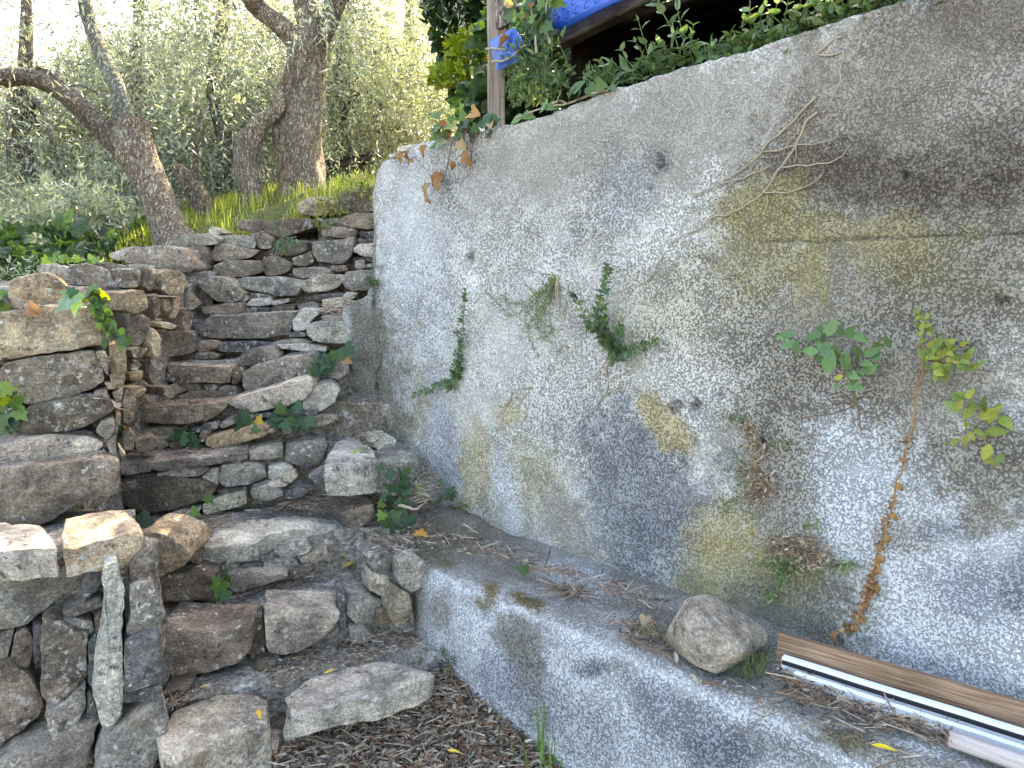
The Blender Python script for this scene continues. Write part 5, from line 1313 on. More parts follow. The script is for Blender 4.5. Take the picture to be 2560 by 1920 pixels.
# leaning olive on the left
p0 = atY('A', (950, 1300), 5.3)
tA = tree('olive_tree', p0, 'leaning olive tree behind the wall, forking low into a long left bough')
V, F = limb(bez('A', [(985, 1370), (950, 1290), (890, 1150), (815, 980), (745, 840), (720, 740), (760, 640)], 5.3), [0.25, 0.205, 0.175, 0.18, 0.21, 0.19, 0.13], 1, 26)
obj_np('trunk', V, F, M['bark'], tA)
V, F = limb(bez('A', [(740, 860), (640, 780), (540, 690), (440, 590), (340, 510), (230, 450), (100, 418), (0, 432), (-160, 420), (-400, 300)], [5.3, 5.28, 5.25, 5.22, 5.2, 5.15, 5.1, 5.05, 5.0, 5.0]), [0.16, 0.13, 0.105, 0.10, 0.095, 0.09, 0.095, 0.09, 0.07, 0.05], 2, 20, 60)
obj_np('bough', V, F, M['bark_dark'], tA)
V, F = limb(bez('A', [(700, 760), (690, 650), (672, 560), (615, 420), (550, 280), (505, 150), (475, 50), (460, -60), (430, -300), (420, -600)], [5.3, 5.33, 5.35, 5.4, 5.45, 5.5, 5.5, 5.5, 5.5, 5.5]), [0.12, 0.105, 0.09, 0.082, 0.075, 0.07, 0.068, 0.06, 0.045, 0.03], 3, 18, 60, 0.7)
obj_np('bough', V, F, M['bark_lichen'], tA, label='pale lichened upright bough')
V, F = limb(bez('A', [(330, 470), (290, 420), (240, 400), (205, 372)], 5.2), [0.05, 0.05, 0.045, 0.03], 4, 12, 16, 1.4)
obj_np('broken_stub', V, F, M['bark_dark'], tA)
V, F = tube(smooth_path(bez('A', [(640, 660), (600, 560), (520, 500), (430, 470), (330, 500)], 5.25), 30), np.linspace(0.014, 0.006, 30), 6)
obj_np('thin_branch', V, F, M['bark_lichen'], tA)
crown(tA, [B(60, 30, 4.9, 0.4, 0.3, 40), B(100, -120, 5.0, 0.9, 0.4, 160), B(-90, 130, 5.0, 0.5, 0.5, 90), B(40, 240, 5.6, 0.4, 0.2, 40), B(330, -160, 5.7, 0.7, 0.4, 160)], 11, dens=1.0)

p0 = atY('A', (1400, 1160), 6.3)
tB = tree('olive_tree', p0, 'middle olive stump with one crooked bough leaning right beside the thick trunk')
V, F = limb(bez('A', [(1420, 1250), (1400, 1150), (1380, 1020), (1362, 900), (1370, 800), (1400, 740)], 6.3), [0.20, 0.165, 0.15, 0.15, 0.165, 0.13], 5, 24)
obj_np('trunk', V, F, M['bark'], tB)
V, F = limb(bez('A', [(1385, 790), (1440, 690), (1500, 640), (1540, 590), (1548, 500), (1572, 440), (1600, 340)], 6.3), [0.13, 0.115, 0.095, 0.085, 0.05, 0.04, 0.03], 6, 20, 40, 1.3)
obj_np('bough', V, F, M['bark'], tB)

p0 = atY('A', (1690, 1010), 6.5)
tC = tree('olive_tree', p0, 'thick upright olive trunk with deeply ridged bark, forking at the picture top')
V, F = limb(bez('A', [(1690, 1120), (1685, 1010), (1668, 880), (1655, 740), (1672, 580), (1690, 430), (1690, 300), (1680, 200)], 6.5), [0.40, 0.315, 0.30, 0.325, 0.26, 0.22, 0.225, 0.20], 7, 34, 60)
obj_np('trunk', V, F, M['bark'], tC)
V, F = limb(bez('A', [(1680, 290), (1620, 200), (1530, 120), (1440, 50), (1380, -30), (1250, -200), (1150, -500)], [6.5, 6.5, 6.5, 6.5, 6.4, 6.3, 6.2]), [0.17, 0.14, 0.13, 0.12, 0.11, 0.08, 0.04], 8, 22, 46)
obj_np('bough', V, F, M['bark'], tC)
V, F = limb(bez('A', [(1690, 300), (1715, 180), (1700, 60), (1670, -60), (1640, -300), (1600, -600)], 6.5), [0.18, 0.155, 0.15, 0.14, 0.10, 0.05], 9, 24, 46)
obj_np('bough', V, F, M['bark'], tC)
V, F = limb(bez('A', [(1700, 320), (1780, 200), (1830, 90), (1880, -30), (2050, -250), (2250, -500)], 6.5), [0.14, 0.135, 0.13, 0.12, 0.09, 0.05], 10, 22, 46)
obj_np('bough', V, F, M['bark_dark'], tC)
crown(tC, [B(700, 30, 6.0, 0.5, 0.25, 26), B(800, 110, 6.8, 0.4, 0.6, 60), B(860, 40, 6.8, 0.5, 0.5, 60), B(560, 20, 6.9, 0.5, 0.3, 50), B(690, -200, 6.5, 1.4, 0.7, 300), B(750, 330, 7.2, 0.3, 0.4, 25), B(620, 150, 6.25, 0.2, 0.3, 8)], 12, OLIVE + OLIVE_Y[:2], dens=1.6)

p0 = atY('A', (1150, 1230), 6.3)
tD = tree('olive_tree', p0, 'short dark cut olive trunk between the leaning tree and the middle stump')
V, F = limb(bez('A', [(1190, 1320), (1150, 1220), (1095, 1090), (1040, 1000), (985, 945), (945, 930)], 6.3), [0.17, 0.13, 0.115, 0.11, 0.09, 0.06], 13, 20)
obj_np('trunk', V, F, M['bark_dark'], tD)
V, F = limb(bez('A', [(1090, 1060), (1085, 960), (1085, 860), (1092, 740), (1110, 600)], 6.3), [0.06, 0.045, 0.04, 0.03, 0.02], 14, 12, 30)
obj_np('bough', V, F, M['bark_dark'], tD)
crown(tD, [B(420, 330, 6.7, 0.8, 0.6, 150), B(470, 240, 6.8, 0.7, 0.5, 120)], 13, dens=1.2)

# olives further off: trunk and hanging crown
bgspec = [
    (480, 7.8, 0.13, 'olive tree with dense silvery crown filling the gap left of the thick trunk', OLIVE, 0.062, [B(500, 180, 8.0, 1.0, 0.9, 380), B(420, 80, 8.2, 1.1, 0.7, 330), B(560, 300, 8.2, 0.7, 0.7, 200), B(470, 330, 8.0, 0.8, 0.6, 200), B(590, 80, 8.4, 0.9, 0.7, 220)]),
    (300, 8.4, 0.15, 'olive tree with drooping crown behind the leaning trunk', OLIVE, 0.062, [B(330, 260, 8.2, 1.0, 0.9, 380), B(240, 330, 8.0, 0.9, 0.9, 330), B(350, 430, 7.6, 0.8, 0.7, 300), B(300, 160, 8.8, 0.9, 0.5, 160), B(230, 470, 7.0, 0.7, 0.5, 230)]),
    (60, 7.4, 0.14, 'olive tree with yellowing sprays at the left picture edge', OLIVE + OLIVE_Y[:2], 0.062, [B(90, 300, 7.6, 1.1, 0.7, 400), B(30, 200, 8.0, 1.1, 0.6, 260), B(140, 400, 7.0, 0.8, 0.6, 300), B(20, 420, 6.6, 0.7, 0.6, 250), B(110, 490, 5.9, 0.7, 0.35, 230), B(220, 500, 5.9, 0.5, 0.3, 170), B(30, 530, 5.6, 0.5, 0.25, 150), B(-40, 320, 7.0, 0.8, 0.8, 200)]),
    (420, 11.5, 0.16, 'far olive tree seen dimly between the two cut stumps', OLIVE, 0.09, [B(430, 380, 11.5, 1.2, 0.8, 260), B(560, 380, 11.0, 1.0, 0.8, 240), B(480, 260, 12.0, 1.5, 1.0, 260), B(520, 440, 10.5, 0.8, 0.4, 120)]),
    (740, 9.0, 0.19, 'shaded olive trunk right of the thick one with sunlit hanging sprays', OLIVE + OLIVE_Y, 0.07, [B(770, 200, 9.0, 0.9, 0.9, 300), B(850, 120, 9.5, 1.1, 1.0, 320), B(860, 280, 9.0, 0.9, 0.8, 300), B(920, 220, 10.0, 0.9, 1.0, 240), B(820, 330, 9.4, 0.6, 0.4, 120)]),
    (880, 14.0, 0.2, 'pale sunlit olive tree far behind, left of the wooden post', OLIVE_Y, 0.12, [B(880, 100, 14, 2.0, 1.6, 420), B(780, 60, 15, 2.0, 1.6, 300), B(960, 200, 14, 1.6, 1.4, 300), B(700, 260, 14, 1.4, 1.2, 180)]),
    (200, 14.0, 0.2, 'pale olive tree far behind on the left, under the bright sky gap', OLIVE + OLIVE_Y[:1], 0.12, [B(200, 300, 14, 2.4, 1.3, 420), B(60, 260, 14, 2.2, 1.5, 360), B(350, 200, 14.5, 2.0, 1.4, 320), B(480, 120, 15, 2.2, 1.6, 320), B(600, 160, 15, 2.0, 1.6, 300), B(20, 420, 12, 1.6, 1.2, 260), B(180, 440, 11, 1.4, 0.9, 260)]),
    (560, 21.0, 0.25, 'distant hazy olive crowns closing the view behind the trunks', OLIVE, 0.20, [B(120, 380, 20, 3.2, 1.6, 200), B(330, 330, 21, 3.2, 1.9, 230), B(560, 300, 21, 3.0, 2.2, 230), B(780, 300, 20, 2.8, 2.2, 220), B(960, 280, 20, 2.4, 2.4, 200), B(-100, 360, 20, 3, 2, 160), B(480, 150, 22, 3.0, 1.6, 130), B(700, 120, 22, 2.6, 1.8, 140)]),
    (-250, 8.0, 0.16, 'olive tree just outside the left picture edge, its sprays reaching in', OLIVE, 0.062, [B(-200, 200, 8.0, 1.4, 1.2, 300), B(-120, 420, 6.8, 0.9, 0.7, 200)]),
]
for k, (px, Y, rad, lab, pal, lf, blobs) in enumerate(bgspec):
    b_ = atY('V', (px, 400), Y); zb_ = float(terrace_z(b_.x, b_.y)); b_.z = zb_
    t_ = tree('olive_tree', b_, lab)
    topz = blobs[0][0][2] + 0.6
    V, F = limb([(b_.x, b_.y, zb_ - 0.2), (b_.x + 0.05, b_.y, zb_ + 0.5), (b_.x - 0.05, b_.y + 0.05, zb_ + 1.2), (b_.x + 0.1, b_.y, max(topz, zb_ + 1.8)), (b_.x + 0.2, b_.y, max(topz, zb_ + 1.8) + 1.0)], [rad * 1.2, rad, rad * 0.9, rad * 0.7, rad * 0.3], 40 + k, 18, 36)
    obj_np('trunk', V, F, M['bark_dark'], t_)
    for c_, rd_, n_ in blobs[:4]:
        V, F = limb([(b_.x, b_.y + 0.05, zb_ + 1.1), ((b_.x + c_[0]) / 2, (b_.y + c_[1]) / 2, max(zb_ + 1.3, (zb_ + 1.1 + c_[2]) / 2 + 0.3)), c_], [rad * 0.45, rad * 0.3, rad * 0.12], 60 + k, 8, 16)
        obj_np('bough', V, F, M['bark_dark'], t_)
    crown(t_, blobs, 100 + k, pal, lf, dens=3.8)

# broad-leaved trees and shrubs
def bush(name, label, cat, blobs, pal, kind, size, seed, base, trunk=0.05, group=None, wide=1.0, mat=None, jit=0.25, droop=0.2, up=0.6):
    t_ = empty(name, base); tag(t_, label, cat, group)
    r = np.random.default_rng(seed); P, D_ = [], []
    for c, rad, n in blobs:
        d = unit(r.normal(size=(n, 3))); f = r.uniform(0.1, 1, (n, 1)) ** 0.45
        o = np.array(c) + d * f * np.array(rad); kp = fbm(o, 3.0 / max(rad), 3, seed) > r.uniform(-0.6, 0.1, n); P.append(o[kp]); D_.append(d[kp])
    P = np.vstack(P); D_ = np.vstack(D_); n = len(P)
    V, F, C_ = mass(kind, P, unit(D_ * 0.6 + r.normal(size=(n, 3)) * 0.6 + np.array([0, 0, -droop])), unit(r.normal(size=(n, 3)) * 0.7 + np.array([0, -0.3, up])), size * r.uniform(0.6, 1.2, n), palette(pal, n, r, jit), wide)
    obj_np('foliage', V, F, mat or M['leaf'], t_, C_, smooth=False)
    parts = []
    for c, rad, n in blobs:
        b0_ = np.array(base); m_ = (b0_ + np.array(c)) / 2 + r.normal(size=3) * 0.05
        parts.append(tube(smooth_path([b0_, m_, c], 10), np.linspace(trunk, trunk * 0.3, 10), 7))
    V, F = join(parts); obj_np('stem', V, F, M['bark_dark'], t_)
    return t_
GD = [(0.020, 0.045, 0.015), (0.03, 0.06, 0.02), (0.04, 0.075, 0.025)]
GM = [(0.04, 0.085, 0.025), (0.055, 0.11, 0.03), (0.07, 0.12, 0.045)]
GY = [(0.20, 0.26, 0.025), (0.26, 0.30, 0.03), (0.16, 0.23, 0.03), (0.30, 0.31, 0.04)]
def gb(px, Y):
    b_ = atY('V', (px, 420), Y); b_.z = float(terrace_z(b_.x, b_.y)); return b_
bush('broadleaf_tree', 'dark broad-leaved tree immediately left of the wooden post top', 'tree', [B(1010, 10, 7.6, 0.40, 0.7, 1500), B(1030, -160, 7.8, 0.9, 0.8, 2400), B(1040, 190, 7.6, 0.28, 0.5, 1000), B(1300, -60, 7.8, 1.4, 1.2, 2600)], GD + GM[:1], 'heart', 0.11, 31, gb(1080, 7.8), 0.09)
bush('grape_vine', 'sunlit yellow green vine glowing to the left of the wooden post', 'vine', [B(1010, 110, 7.0, 0.20, 0.16, 160), B(985, 165, 7.0, 0.22, 0.10, 150), B(1030, 200, 7.0, 0.16, 0.16, 130)], GY, 'ivy', 0.10, 32, gb(1030, 7.1), 0.02)
bush('fig_bush', 'dark fig bush with large lobed leaves behind the left wall', 'shrub', [B(120, 520, 5.2, 0.36, 0.12, 70), B(60, 560, 5.0, 0.4, 0.14, 60), B(190, 560, 5.4, 0.4, 0.14, 60), B(270, 545, 5.6, 0.35, 0.18, 60)], GD, 'ivy', 0.16, 33, (-3.0, 5.3, -0.2), 0.03)
bush('bramble_bush', 'low dark green bramble filling the ground behind the left wall', 'shrub', [B(40, 595, 4.7, 0.6, 0.18, 800), B(180, 580, 5.0, 0.6, 0.15, 800), B(300, 545, 5.6, 0.5, 0.15, 500), B(-80, 560, 4.6, 0.6, 0.3, 500)], GD + GM[:1], 'ovate', 0.05, 34, (-3.2, 4.9, -0.2), 0.03)
bush('flowering_herb', 'pale grey green herb with whitish sprigs at the left picture edge', 'plant', [B(20, 620, 4.3, 0.22, 0.14, 320), B(60, 600, 4.4, 0.2, 0.12, 260)], [(0.14, 0.19, 0.11), (0.20, 0.24, 0.17), (0.36, 0.38, 0.36)], 'lance', 0.05, 35, (-2.9, 4.4, -0.2), 0.01)
bush('green_shrub', 'bright green shrub in the hollow between the olive stumps', 'shrub', [B(590, 450, 8.0, 0.35, 0.25, 420), B(470, 460, 8.0, 0.3, 0.15, 220)], GM + [(0.13, 0.17, 0.04)], 'lance', 0.07, 36, gb(560, 8.0), 0.02)

# ------------------------------------------------------------------ small wood store far behind the grass
ws = empty('wood_store', atY('A', (1900, 930), 8.6)); tag(ws, 'small dark open store with a slanting grey roof beyond the thick trunk', 'shed')
def q3(pts): return [tuple(p) for p in pts]
for nm, pts, mt in [('roof', [atY('A', (1780, 905), 8.3), atY('A', (2060, 845), 8.3), atY('A', (2120, 840), 9.6), atY('A', (1800, 890), 9.6)], M['beam']),
                    ('fascia', [atY('A', (1780, 915), 8.29), atY('A', (2060, 855), 8.29), atY('A', (2060, 885), 8.29), atY('A', (1780, 945), 8.29)], M['beam']),
                    ('back_wall', [atY('A', (1780, 900), 9.4), atY('A', (2080, 850), 9.4), atY('A', (2080, 1080), 9.4), atY('A', (1780, 1080), 9.4)], M['shadewood']),
                    ('side_wall', [atY('A', (1790, 930), 8.35), atY('A', (1790, 900), 9.4), atY('A', (1790, 1080), 9.4), atY('A', (1790, 1080), 8.35)], M['shadewood'])]:
    slab(nm, pts, mt, ws, 0.03)
for x_ in (1830, 2030):
    a0 = atY('A', (x_, 1080), 8.35); a1 = atY('A', (x_, 890), 8.35)
    bar('post', a0, Vector((a0.x + 0.001, a0.y, a1.z)), rect(0.07, 0.07, 0.004), M['beam'], ws, segs=4)

# ------------------------------------------------------------------ grass
def grass(name, label, pts, hgt, pal, seed, zoff=-0.02, spread=0.55):
    r = np.random.default_rng(seed); n = len(pts)
    P = pts.copy(); P[:, 2] += zoff
    az = r.uniform(0, 2 * np.pi, n); tp = np.stack([np.cos(az) * spread, np.sin(az) * spread, np.ones(n)], 1); tp[:, :2] *= r.uniform(0.2, 1.2, (n, 1))
    nr = np.stack([np.cos(az), np.sin(az), 0.3 * np.ones(n)], 1)
    V, F, C_ = mass('blade', P, unit(tp), nr, hgt * r.uniform(0.45, 1.25, n), palette(pal, n, r, 0.25), r.uniform(0.7, 1.5, n))
    o = obj_np(name, V, F, M['grass'], None, C_); tag(o, label, 'grass', kind='stuff'); return o
r = np.random.default_rng(50)
X = r.uniform(-3.4, -0.65, 20000); Y_ = 4.88 + r.uniform(0, 1, 20000) ** 1.8 * 2.6
kp = (fbm(np.stack([X, Y_, 0 * X], 1), 3.0, 3, 5) > r.uniform(-0.2, 0.3, len(X))) & (Y_ > 5.10 + 0.12 * (X > -1.3)); X, Y_ = X[kp], Y_[kp]
grass('terrace_grass', 'tall backlit yellow green grass on the terrace edge', np.stack([X, Y_, terrace_z(X, Y_)], 1), 0.16, [(0.22, 0.26, 0.05), (0.30, 0.32, 0.07), (0.14, 0.18, 0.05), (0.42, 0.38, 0.19), (0.33, 0.36, 0.08)], 51, spread=1.2)

# ------------------------------------------------------------------ climbing, hanging and rooting plants
WOUT = Vector((-WN.x, -WN.y, 0))
def pxm(c, px, dist): return px / CROP[c][2] / FPX * dist
def place(c, p, surf):
    """surf: ('w', off) on the tall wall, ('y', Y, yaw, off) upright plane, ('z', z) level plane, ('d', D) plane parallel to the wall"""
    if surf[0] == 'w': return atwall(c, p, surf[1]), WOUT.copy()
    if surf[0] == 'd':
        return on_D(c, p, surf[1]), WOUT.copy()
    if surf[0] == 'z': return atZ(c, p, surf[1]), Vector((0, 0, 1))
    ps = math.radians(surf[2] if len(surf) > 2 else 0); n = Vector((math.sin(ps), -math.cos(ps), 0))
    return atY(c, p, surf[1]), n
IVY = [(0.032, 0.075, 0.036), (0.042, 0.09, 0.042), (0.028, 0.065, 0.034), (0.06, 0.11, 0.04)]
IVYL = [(0.10, 0.17, 0.04), (0.14, 0.21, 0.04), (0.07, 0.14, 0.035)]
DEADC = [(0.30, 0.15, 0.06), (0.36, 0.20, 0.085), (0.24, 0.12, 0.06), (0.33, 0.22, 0.12)]
def stem_np(paths, rad, seed=0, segs=5, dens=120, wob=0.0):
    parts = []
    for P in paths:
        L = sum((Vector(P[i + 1]) - Vector(P[i])).length for i in range(len(P) - 1)); n = int(max(6, min(80, L * dens)))
        S = smooth_path(P, n)
        if wob: S = S + np.stack([vnoise(S, 30, seed + k) for k in range(3)], 1) * wob
        parts.append(tube(S, np.linspace(rad, rad * 0.45, n), segs))
    return join(parts)
def leafy(name, label, cat, c, surf, leaves, kind, pal, seed=0, stems=(), stem_mat='stem', rad=0.0022, centre=None, group=None, facing=0.75, mat=None, hang=0.35, dead=False, lift=0.012):
    """leaves: (x, y, length in crop pixels[, palette]) each a leaf of its own"""
    r = np.random.default_rng(seed)
    xs = [l_[0] for l_ in leaves]; ys = [l_[1] for l_ in leaves]
    b_, n_ = place(c, (sum(xs) / len(xs), max(ys)), surf)
    t_ = empty(name, b_); tag(t_, label, cat, group)
    if centre is None: centre = (sum(xs) / len(xs), sum(ys) / len(ys))
    for l_ in leaves:
        p, n_ = place(c, l_[:2], surf); p = p + n_ * (lift + r.uniform(0, 0.03))
        q, _ = place(c, (l_[0] + (l_[0] - centre[0]) * 0.2, l_[1] + (l_[1] - centre[1]) * 0.2), surf)
        q0, _ = place(c, l_[:2], surf)
        out = (q - q0); out = out.normalized() if out.length > 1e-6 else Vector((0, 0, -1))
        tip = out * 0.7 + Vector((0, 0, -1)) * hang + Vector(r.normal(size=3)) * 0.35 + n_ * 0.15
        nr = n_ * facing + Vector((0, 0, 1)) * (1 - facing) + Vector(r.normal(size=3)) * 0.28
        sz = pxm(c, l_[2], p.length)
        pl = l_[3] if len(l_) > 3 else pal
        col_ = np.array(pl[r.integers(0, len(pl))]) * r.uniform(0.8, 1.25)
        k_ = kind; m_ = mat
        if pl is DEADC: k_ = 'curl'; m_ = M['dead']
        tip = tip.normalized()
        leaf_obj(k_, p - tip * sz * 0.45, tip, nr, sz, t_, tuple(col_), m_)
    if stems:
        paths = []
        for P in stems:
            pp = []
            for k, s_ in enumerate(P):
                q, n_ = place(c, s_, surf); pp.append(q + n_ * 0.008)
            paths.append(pp)
        V, F = stem_np(paths, rad, seed, wob=0.004); obj_np('stem', V, F, M[stem_mat], t_)
    return t_
def scatter(c, ells, size, seed):
    r = np.random.default_rng(seed); out = []
    for cx, cy, rx, ry, n in ells:
        for _ in range(n):
            a_ = r.uniform(0, 2 * math.pi); q = r.uniform(0, 1) ** 0.5
            out.append((cx + rx * q * math.cos(a_), cy + ry * q * math.sin(a_), r.uniform(size[0], size[1])))
    return out

# ivy on the steps
IV = 'ivy'
leafy('ivy_plant', 'dark ivy trailing over the block at the right of the steps', 'ivy', 'O', ('y', 3.36, 14), [(820, 540, 120), (930, 580, 110), (1030, 590, 160), (1120, 560, 120), (900, 640, 100), (960, 750, 160), (1100, 690, 150), (1110, 820, 160), (820, 870, 110), (900, 890, 110),
      (1160, 900, 130), (1240, 770, 110, IVYL), (1290, 840, 120, IVYL), (800, 980, 110, IVYL), (910, 990, 110), (870, 1110, 120), (970, 1110, 160), (800, 1120, 140, IVYL), (1070, 1060, 140), (540, 1100, 100), (700, 1110, 100), (870, 1200, 130), (1150, 1190, 190), (950, 1270, 150), (540, 1215, 80, [(0.38, 0.40, 0.06)]), (640, 1120, 70), (1040, 950, 110), (1000, 1000, 100), (880, 760, 100), (1060, 760, 110), (1130, 980, 120)],
      IV, IVY, 1, [[(880, 560), (930, 700), (870, 1000), (760, 1110), (570, 1125)], [(1100, 600), (1120, 850), (1000, 1000), (960, 1250)], [(1300, 790), (1400, 860), (1470, 850), (1490, 930)]], rad=0.0025, lift=0.03)
leafy('ivy_plant', 'small pale ivy sprig on top of the block at the right of the steps', 'ivy', 'O', ('z', -0.84), [(510, 435, 90, [(0.33, 0.36, 0.08)]), (610, 380, 90), (620, 460, 110), (725, 400, 120), (640, 420, 70)], IV, IVYL, 2, facing=0.9, hang=0)
leafy('ivy_plant', 'tuft of ivy and grass tucked left of the block on the third step', 'ivy', 'O', ('y', 3.34, 10), [(190, 700, 120), (240, 760, 110), (370, 790, 130, IVYL), (160, 780, 80), (210, 820, 90), (260, 690, 80), (150, 720, 80)], 'ovate', IVY, 3)
leafy('ivy_plant', 'ivy under the thin slab at the left of the fourth tread', 'ivy', 'E', ('y', 3.62, 2), [(440, 200, 95), (500, 225, 100), (480, 265, 80), (525, 262, 85), (550, 282, 90), (520, 200, 70), (405, 235, 60)], IV, IVY, 4)
leafy('ivy_plant', 'row of ivy leaves under the pale slab of the fifth step', 'ivy', 'E', ('y', 3.70, 6), [(850, 105, 100), (845, 155, 100), (875, 130, 80), (1040, 150, 110), (1080, 122, 90), (1060, 175, 70), (1150, 160, 90), (1230, 135, 100), (1300, 140, 90), (1190, 140, 80), (1270, 160, 80), (935, 190, 60), (1100, 42, 85), (1220, 40, 85), (1165, 68, 50), (955, 125, 65, [(0.50, 0.36, 0.06)])], IV, IVY, 5)
leafy('ivy_plant', 'ivy hanging at the right end of the sixth step by the wall foot', 'ivy', 'B', ('y', 3.93, 8), [(1500, 1100, 100), (1560, 1130, 110), (1600, 1085, 90), (1550, 1180, 110), (1490, 1190, 100), (1640, 1065, 80), (1730, 1040, 110), (1680, 1050, 80), (1470, 1190, 80, IVYL), (1600, 1140, 90), (1510, 1150, 90), (1705, 1100, 90, DEADC)], IV, IVY, 6)
leafy('ivy_plant', 'two green ivy leaves in the joint of the second tread', 'ivy', 'F', ('y', 2.82, 10), [(455, 95, 100, IVYL), (440, 152, 110, IVYL), (470, 182, 70), (480, 70, 70)], IV, IVY, 7)
leafy('ivy_plant', 'dark ivy with an orange leaf in the corner left of the fourth tread', 'ivy', 'C', ('y', 3.45, 0), [(840, 1260, 90), (870, 1275, 70), (825, 1285, 60), (885, 1243, 60, [(0.55, 0.30, 0.04)]), (860, 1240, 60)], IV, IVY, 8)
leafy('ivy_plant', 'dark ivy leaf under the big dark riser stone of the fourth step', 'ivy', 'E', ('y', 3.28, 8), [(215, 775, 110), (180, 770, 80), (560, 720, 70, IVYL), (650, 640, 70)], IV, IVY, 9)
# ivy on the left wall
leafy('ivy_plant', 'one large silvery ivy leaf with smaller ones on the left wall corner', 'ivy', 'M', ('y', 2.93, -8), [(1080, 870, 330, [(0.13, 0.20, 0.13)]), (1190, 900, 260, [(0.11, 0.19, 0.11)]), (1060, 730, 170, [(0.09, 0.17, 0.09)]), (1140, 690, 150, IVY), (1200, 720, 110, IVY)], 'ivy', IVYL, 10, facing=0.6, lift=0.05)
leafy('ivy_plant', 'light green ivy cascading over the corner of the left wall', 'ivy', 'M', ('y', 3.06, -22), scatter('M', [(1390, 800, 150, 140, 26), (1480, 960, 130, 120, 22), (1560, 1100, 100, 120, 16), (1680, 1250, 110, 110, 12), (1800, 1390, 80, 80, 8)], (70, 130), 11) + [(1510, 750, 160, [(0.42, 0.46, 0.03)]), (1380, 670, 140), (1650, 1350, 160), (1460, 1130, 140), (1540, 1440, 130, IVY), (1820, 1390, 130, IVY)],
      'heart', IVYL + IVY[3:], 11, [[(1400, 980), (1510, 1200), (1620, 1400), (1740, 1640)], [(1330, 760), (1500, 900), (1600, 1100)]], rad=0.004, lift=0.02)
leafy('ivy_plant', 'strip of small yellow green ivy leaves along the top of the left wall', 'ivy', 'M', ('y', 3.7, -6), [(690, 310, 150), (850, 290, 120), (930, 268, 110), (1000, 262, 90), (1090, 260, 140, [(0.40, 0.46, 0.03)]), (1150, 262, 110), (1230, 280, 70), (1340, 275, 130), (1420, 285, 100), (1490, 292, 80, [(0.30, 0.34, 0.05)]), (840, 190, 80), (770, 260, 60), (1060, 290, 80), (1300, 285, 80)], IV, IVYL, 12, [[(690, 300), (800, 250), (850, 180)], [(800, 260), (1000, 270), (1300, 290)]], lift=0.03)
leafy('ivy_plant', 'bright ivy at the left picture edge between the big wall stones', 'ivy', 'C', ('y', 2.84, 0), [(20, 1000, 90), (60, 1040, 110, [(0.34, 0.40, 0.04)]), (130, 1050, 120), (120, 960, 90), (150, 1090, 110), (20, 1060, 90), (180, 1150, 90), (90, 1000, 80), (10, 950, 80), (60, 1200, 110, IVY), (110, 1180, 90, IVY), (30, 1250, 120, IVY), (90, 1250, 90, IVY), (20, 1180, 90, IVY), (130, 1220, 70, IVY)], IV, IVYL, 13)
leafy('ivy_plant', 'green leaves at the left picture edge beside the top corner stone', 'ivy', 'C', ('y', 3.1, 0), [(30, 350, 110), (10, 400, 130), (60, 400, 100), (40, 310, 80), (-20, 370, 110), (20, 760, 90), (50, 745, 70), (0, 790, 80)], 'ovate', IVYL, 14)
for x_, y_, s_, lb in [(400, 850, 190, 'larger dry brown leaf on the face of the top corner stone'), (820, 800, 170, 'dry brown leaf at the right corner of the top corner stone'), (370, 940, 150, 'dry pinkish leaf under the top corner stone')]:
    p, n_ = place('M', (x_, y_), ('y', 2.93, -8))
    o = leaf_obj('curl', p, Vector((0.5, 0.1, -0.5)), n_, pxm('M', s_, p.length), None, (0.30, 0.17, 0.11), M['dead'], 'dry_leaf'); tag(o, lb, 'leaf')

# plants rooted in the tall wall
W1 = ('w', 0.004)
def wall_herb(name, label, c, stems, pal, size, seed, kind='ovate', spacing=0.016, rad=0.002, out=0.05, single=False, smat='stem', cat='plant', jl=1.0):
    r = np.random.default_rng(seed)
    b_ = atwall(c, stems[0][0]); t_ = empty(name, b_); tag(t_, label, cat)
    paths, P, Tp, Nm, Sz = [], [], [], [], []
    for stn in stems:
        m = len(stn); pp = [atwall(c, p, 0.004 + out * (k / (m - 1)) ** 0.8) for k, p in enumerate(stn)]; paths.append(pp)
        L = sum((pp[i + 1] - pp[i]).length for i in range(m - 1)); S = smooth_path(pp, max(4, int(L / spacing)))
        tg = unit(np.gradient(S, axis=0)); f = np.linspace(0, 1, len(S))
        for k in range(len(S)):
            for sd in (-1, 1):
                if r.uniform() > 0.85 * jl: continue
                sv_ = np.cross(tg[k], np.array(WOUT)) * sd
                P.append(S[k]); Tp.append(sv_ * 0.9 + tg[k] * 0.45 + np.array(WOUT) * r.uniform(0.1, 0.7) + r.normal(size=3) * 0.25); Nm.append(np.array(WOUT) * 0.7 + np.array([0, 0, 0.5]) + r.normal(size=3) * 0.3)
                Sz.append(r.uniform(*size) * (1.1 - 0.5 * f[k]))
    P, Tp, Nm, Sz = np.array(P), unit(np.array(Tp)), unit(np.array(Nm)), np.array(Sz)
    C_ = palette(pal, len(P), r)
    if single:
        for k in range(len(P)): leaf_obj(kind, P[k], Tp[k], Nm[k], Sz[k], t_, tuple(C_[k]))
    else:
        V, F, CC = mass(kind, P, Tp, Nm, Sz, C_); obj_np('foliage', V, F, M['leaf'], t_, CC, False)
    V, F = stem_np(paths, rad, seed, wob=0.003); obj_np('stem', V, F, M[smat], t_)
    return t_
PEL = [(0.09, 0.145, 0.08), (0.115, 0.175, 0.095), (0.15, 0.21, 0.08), (0.08, 0.13, 0.085)]
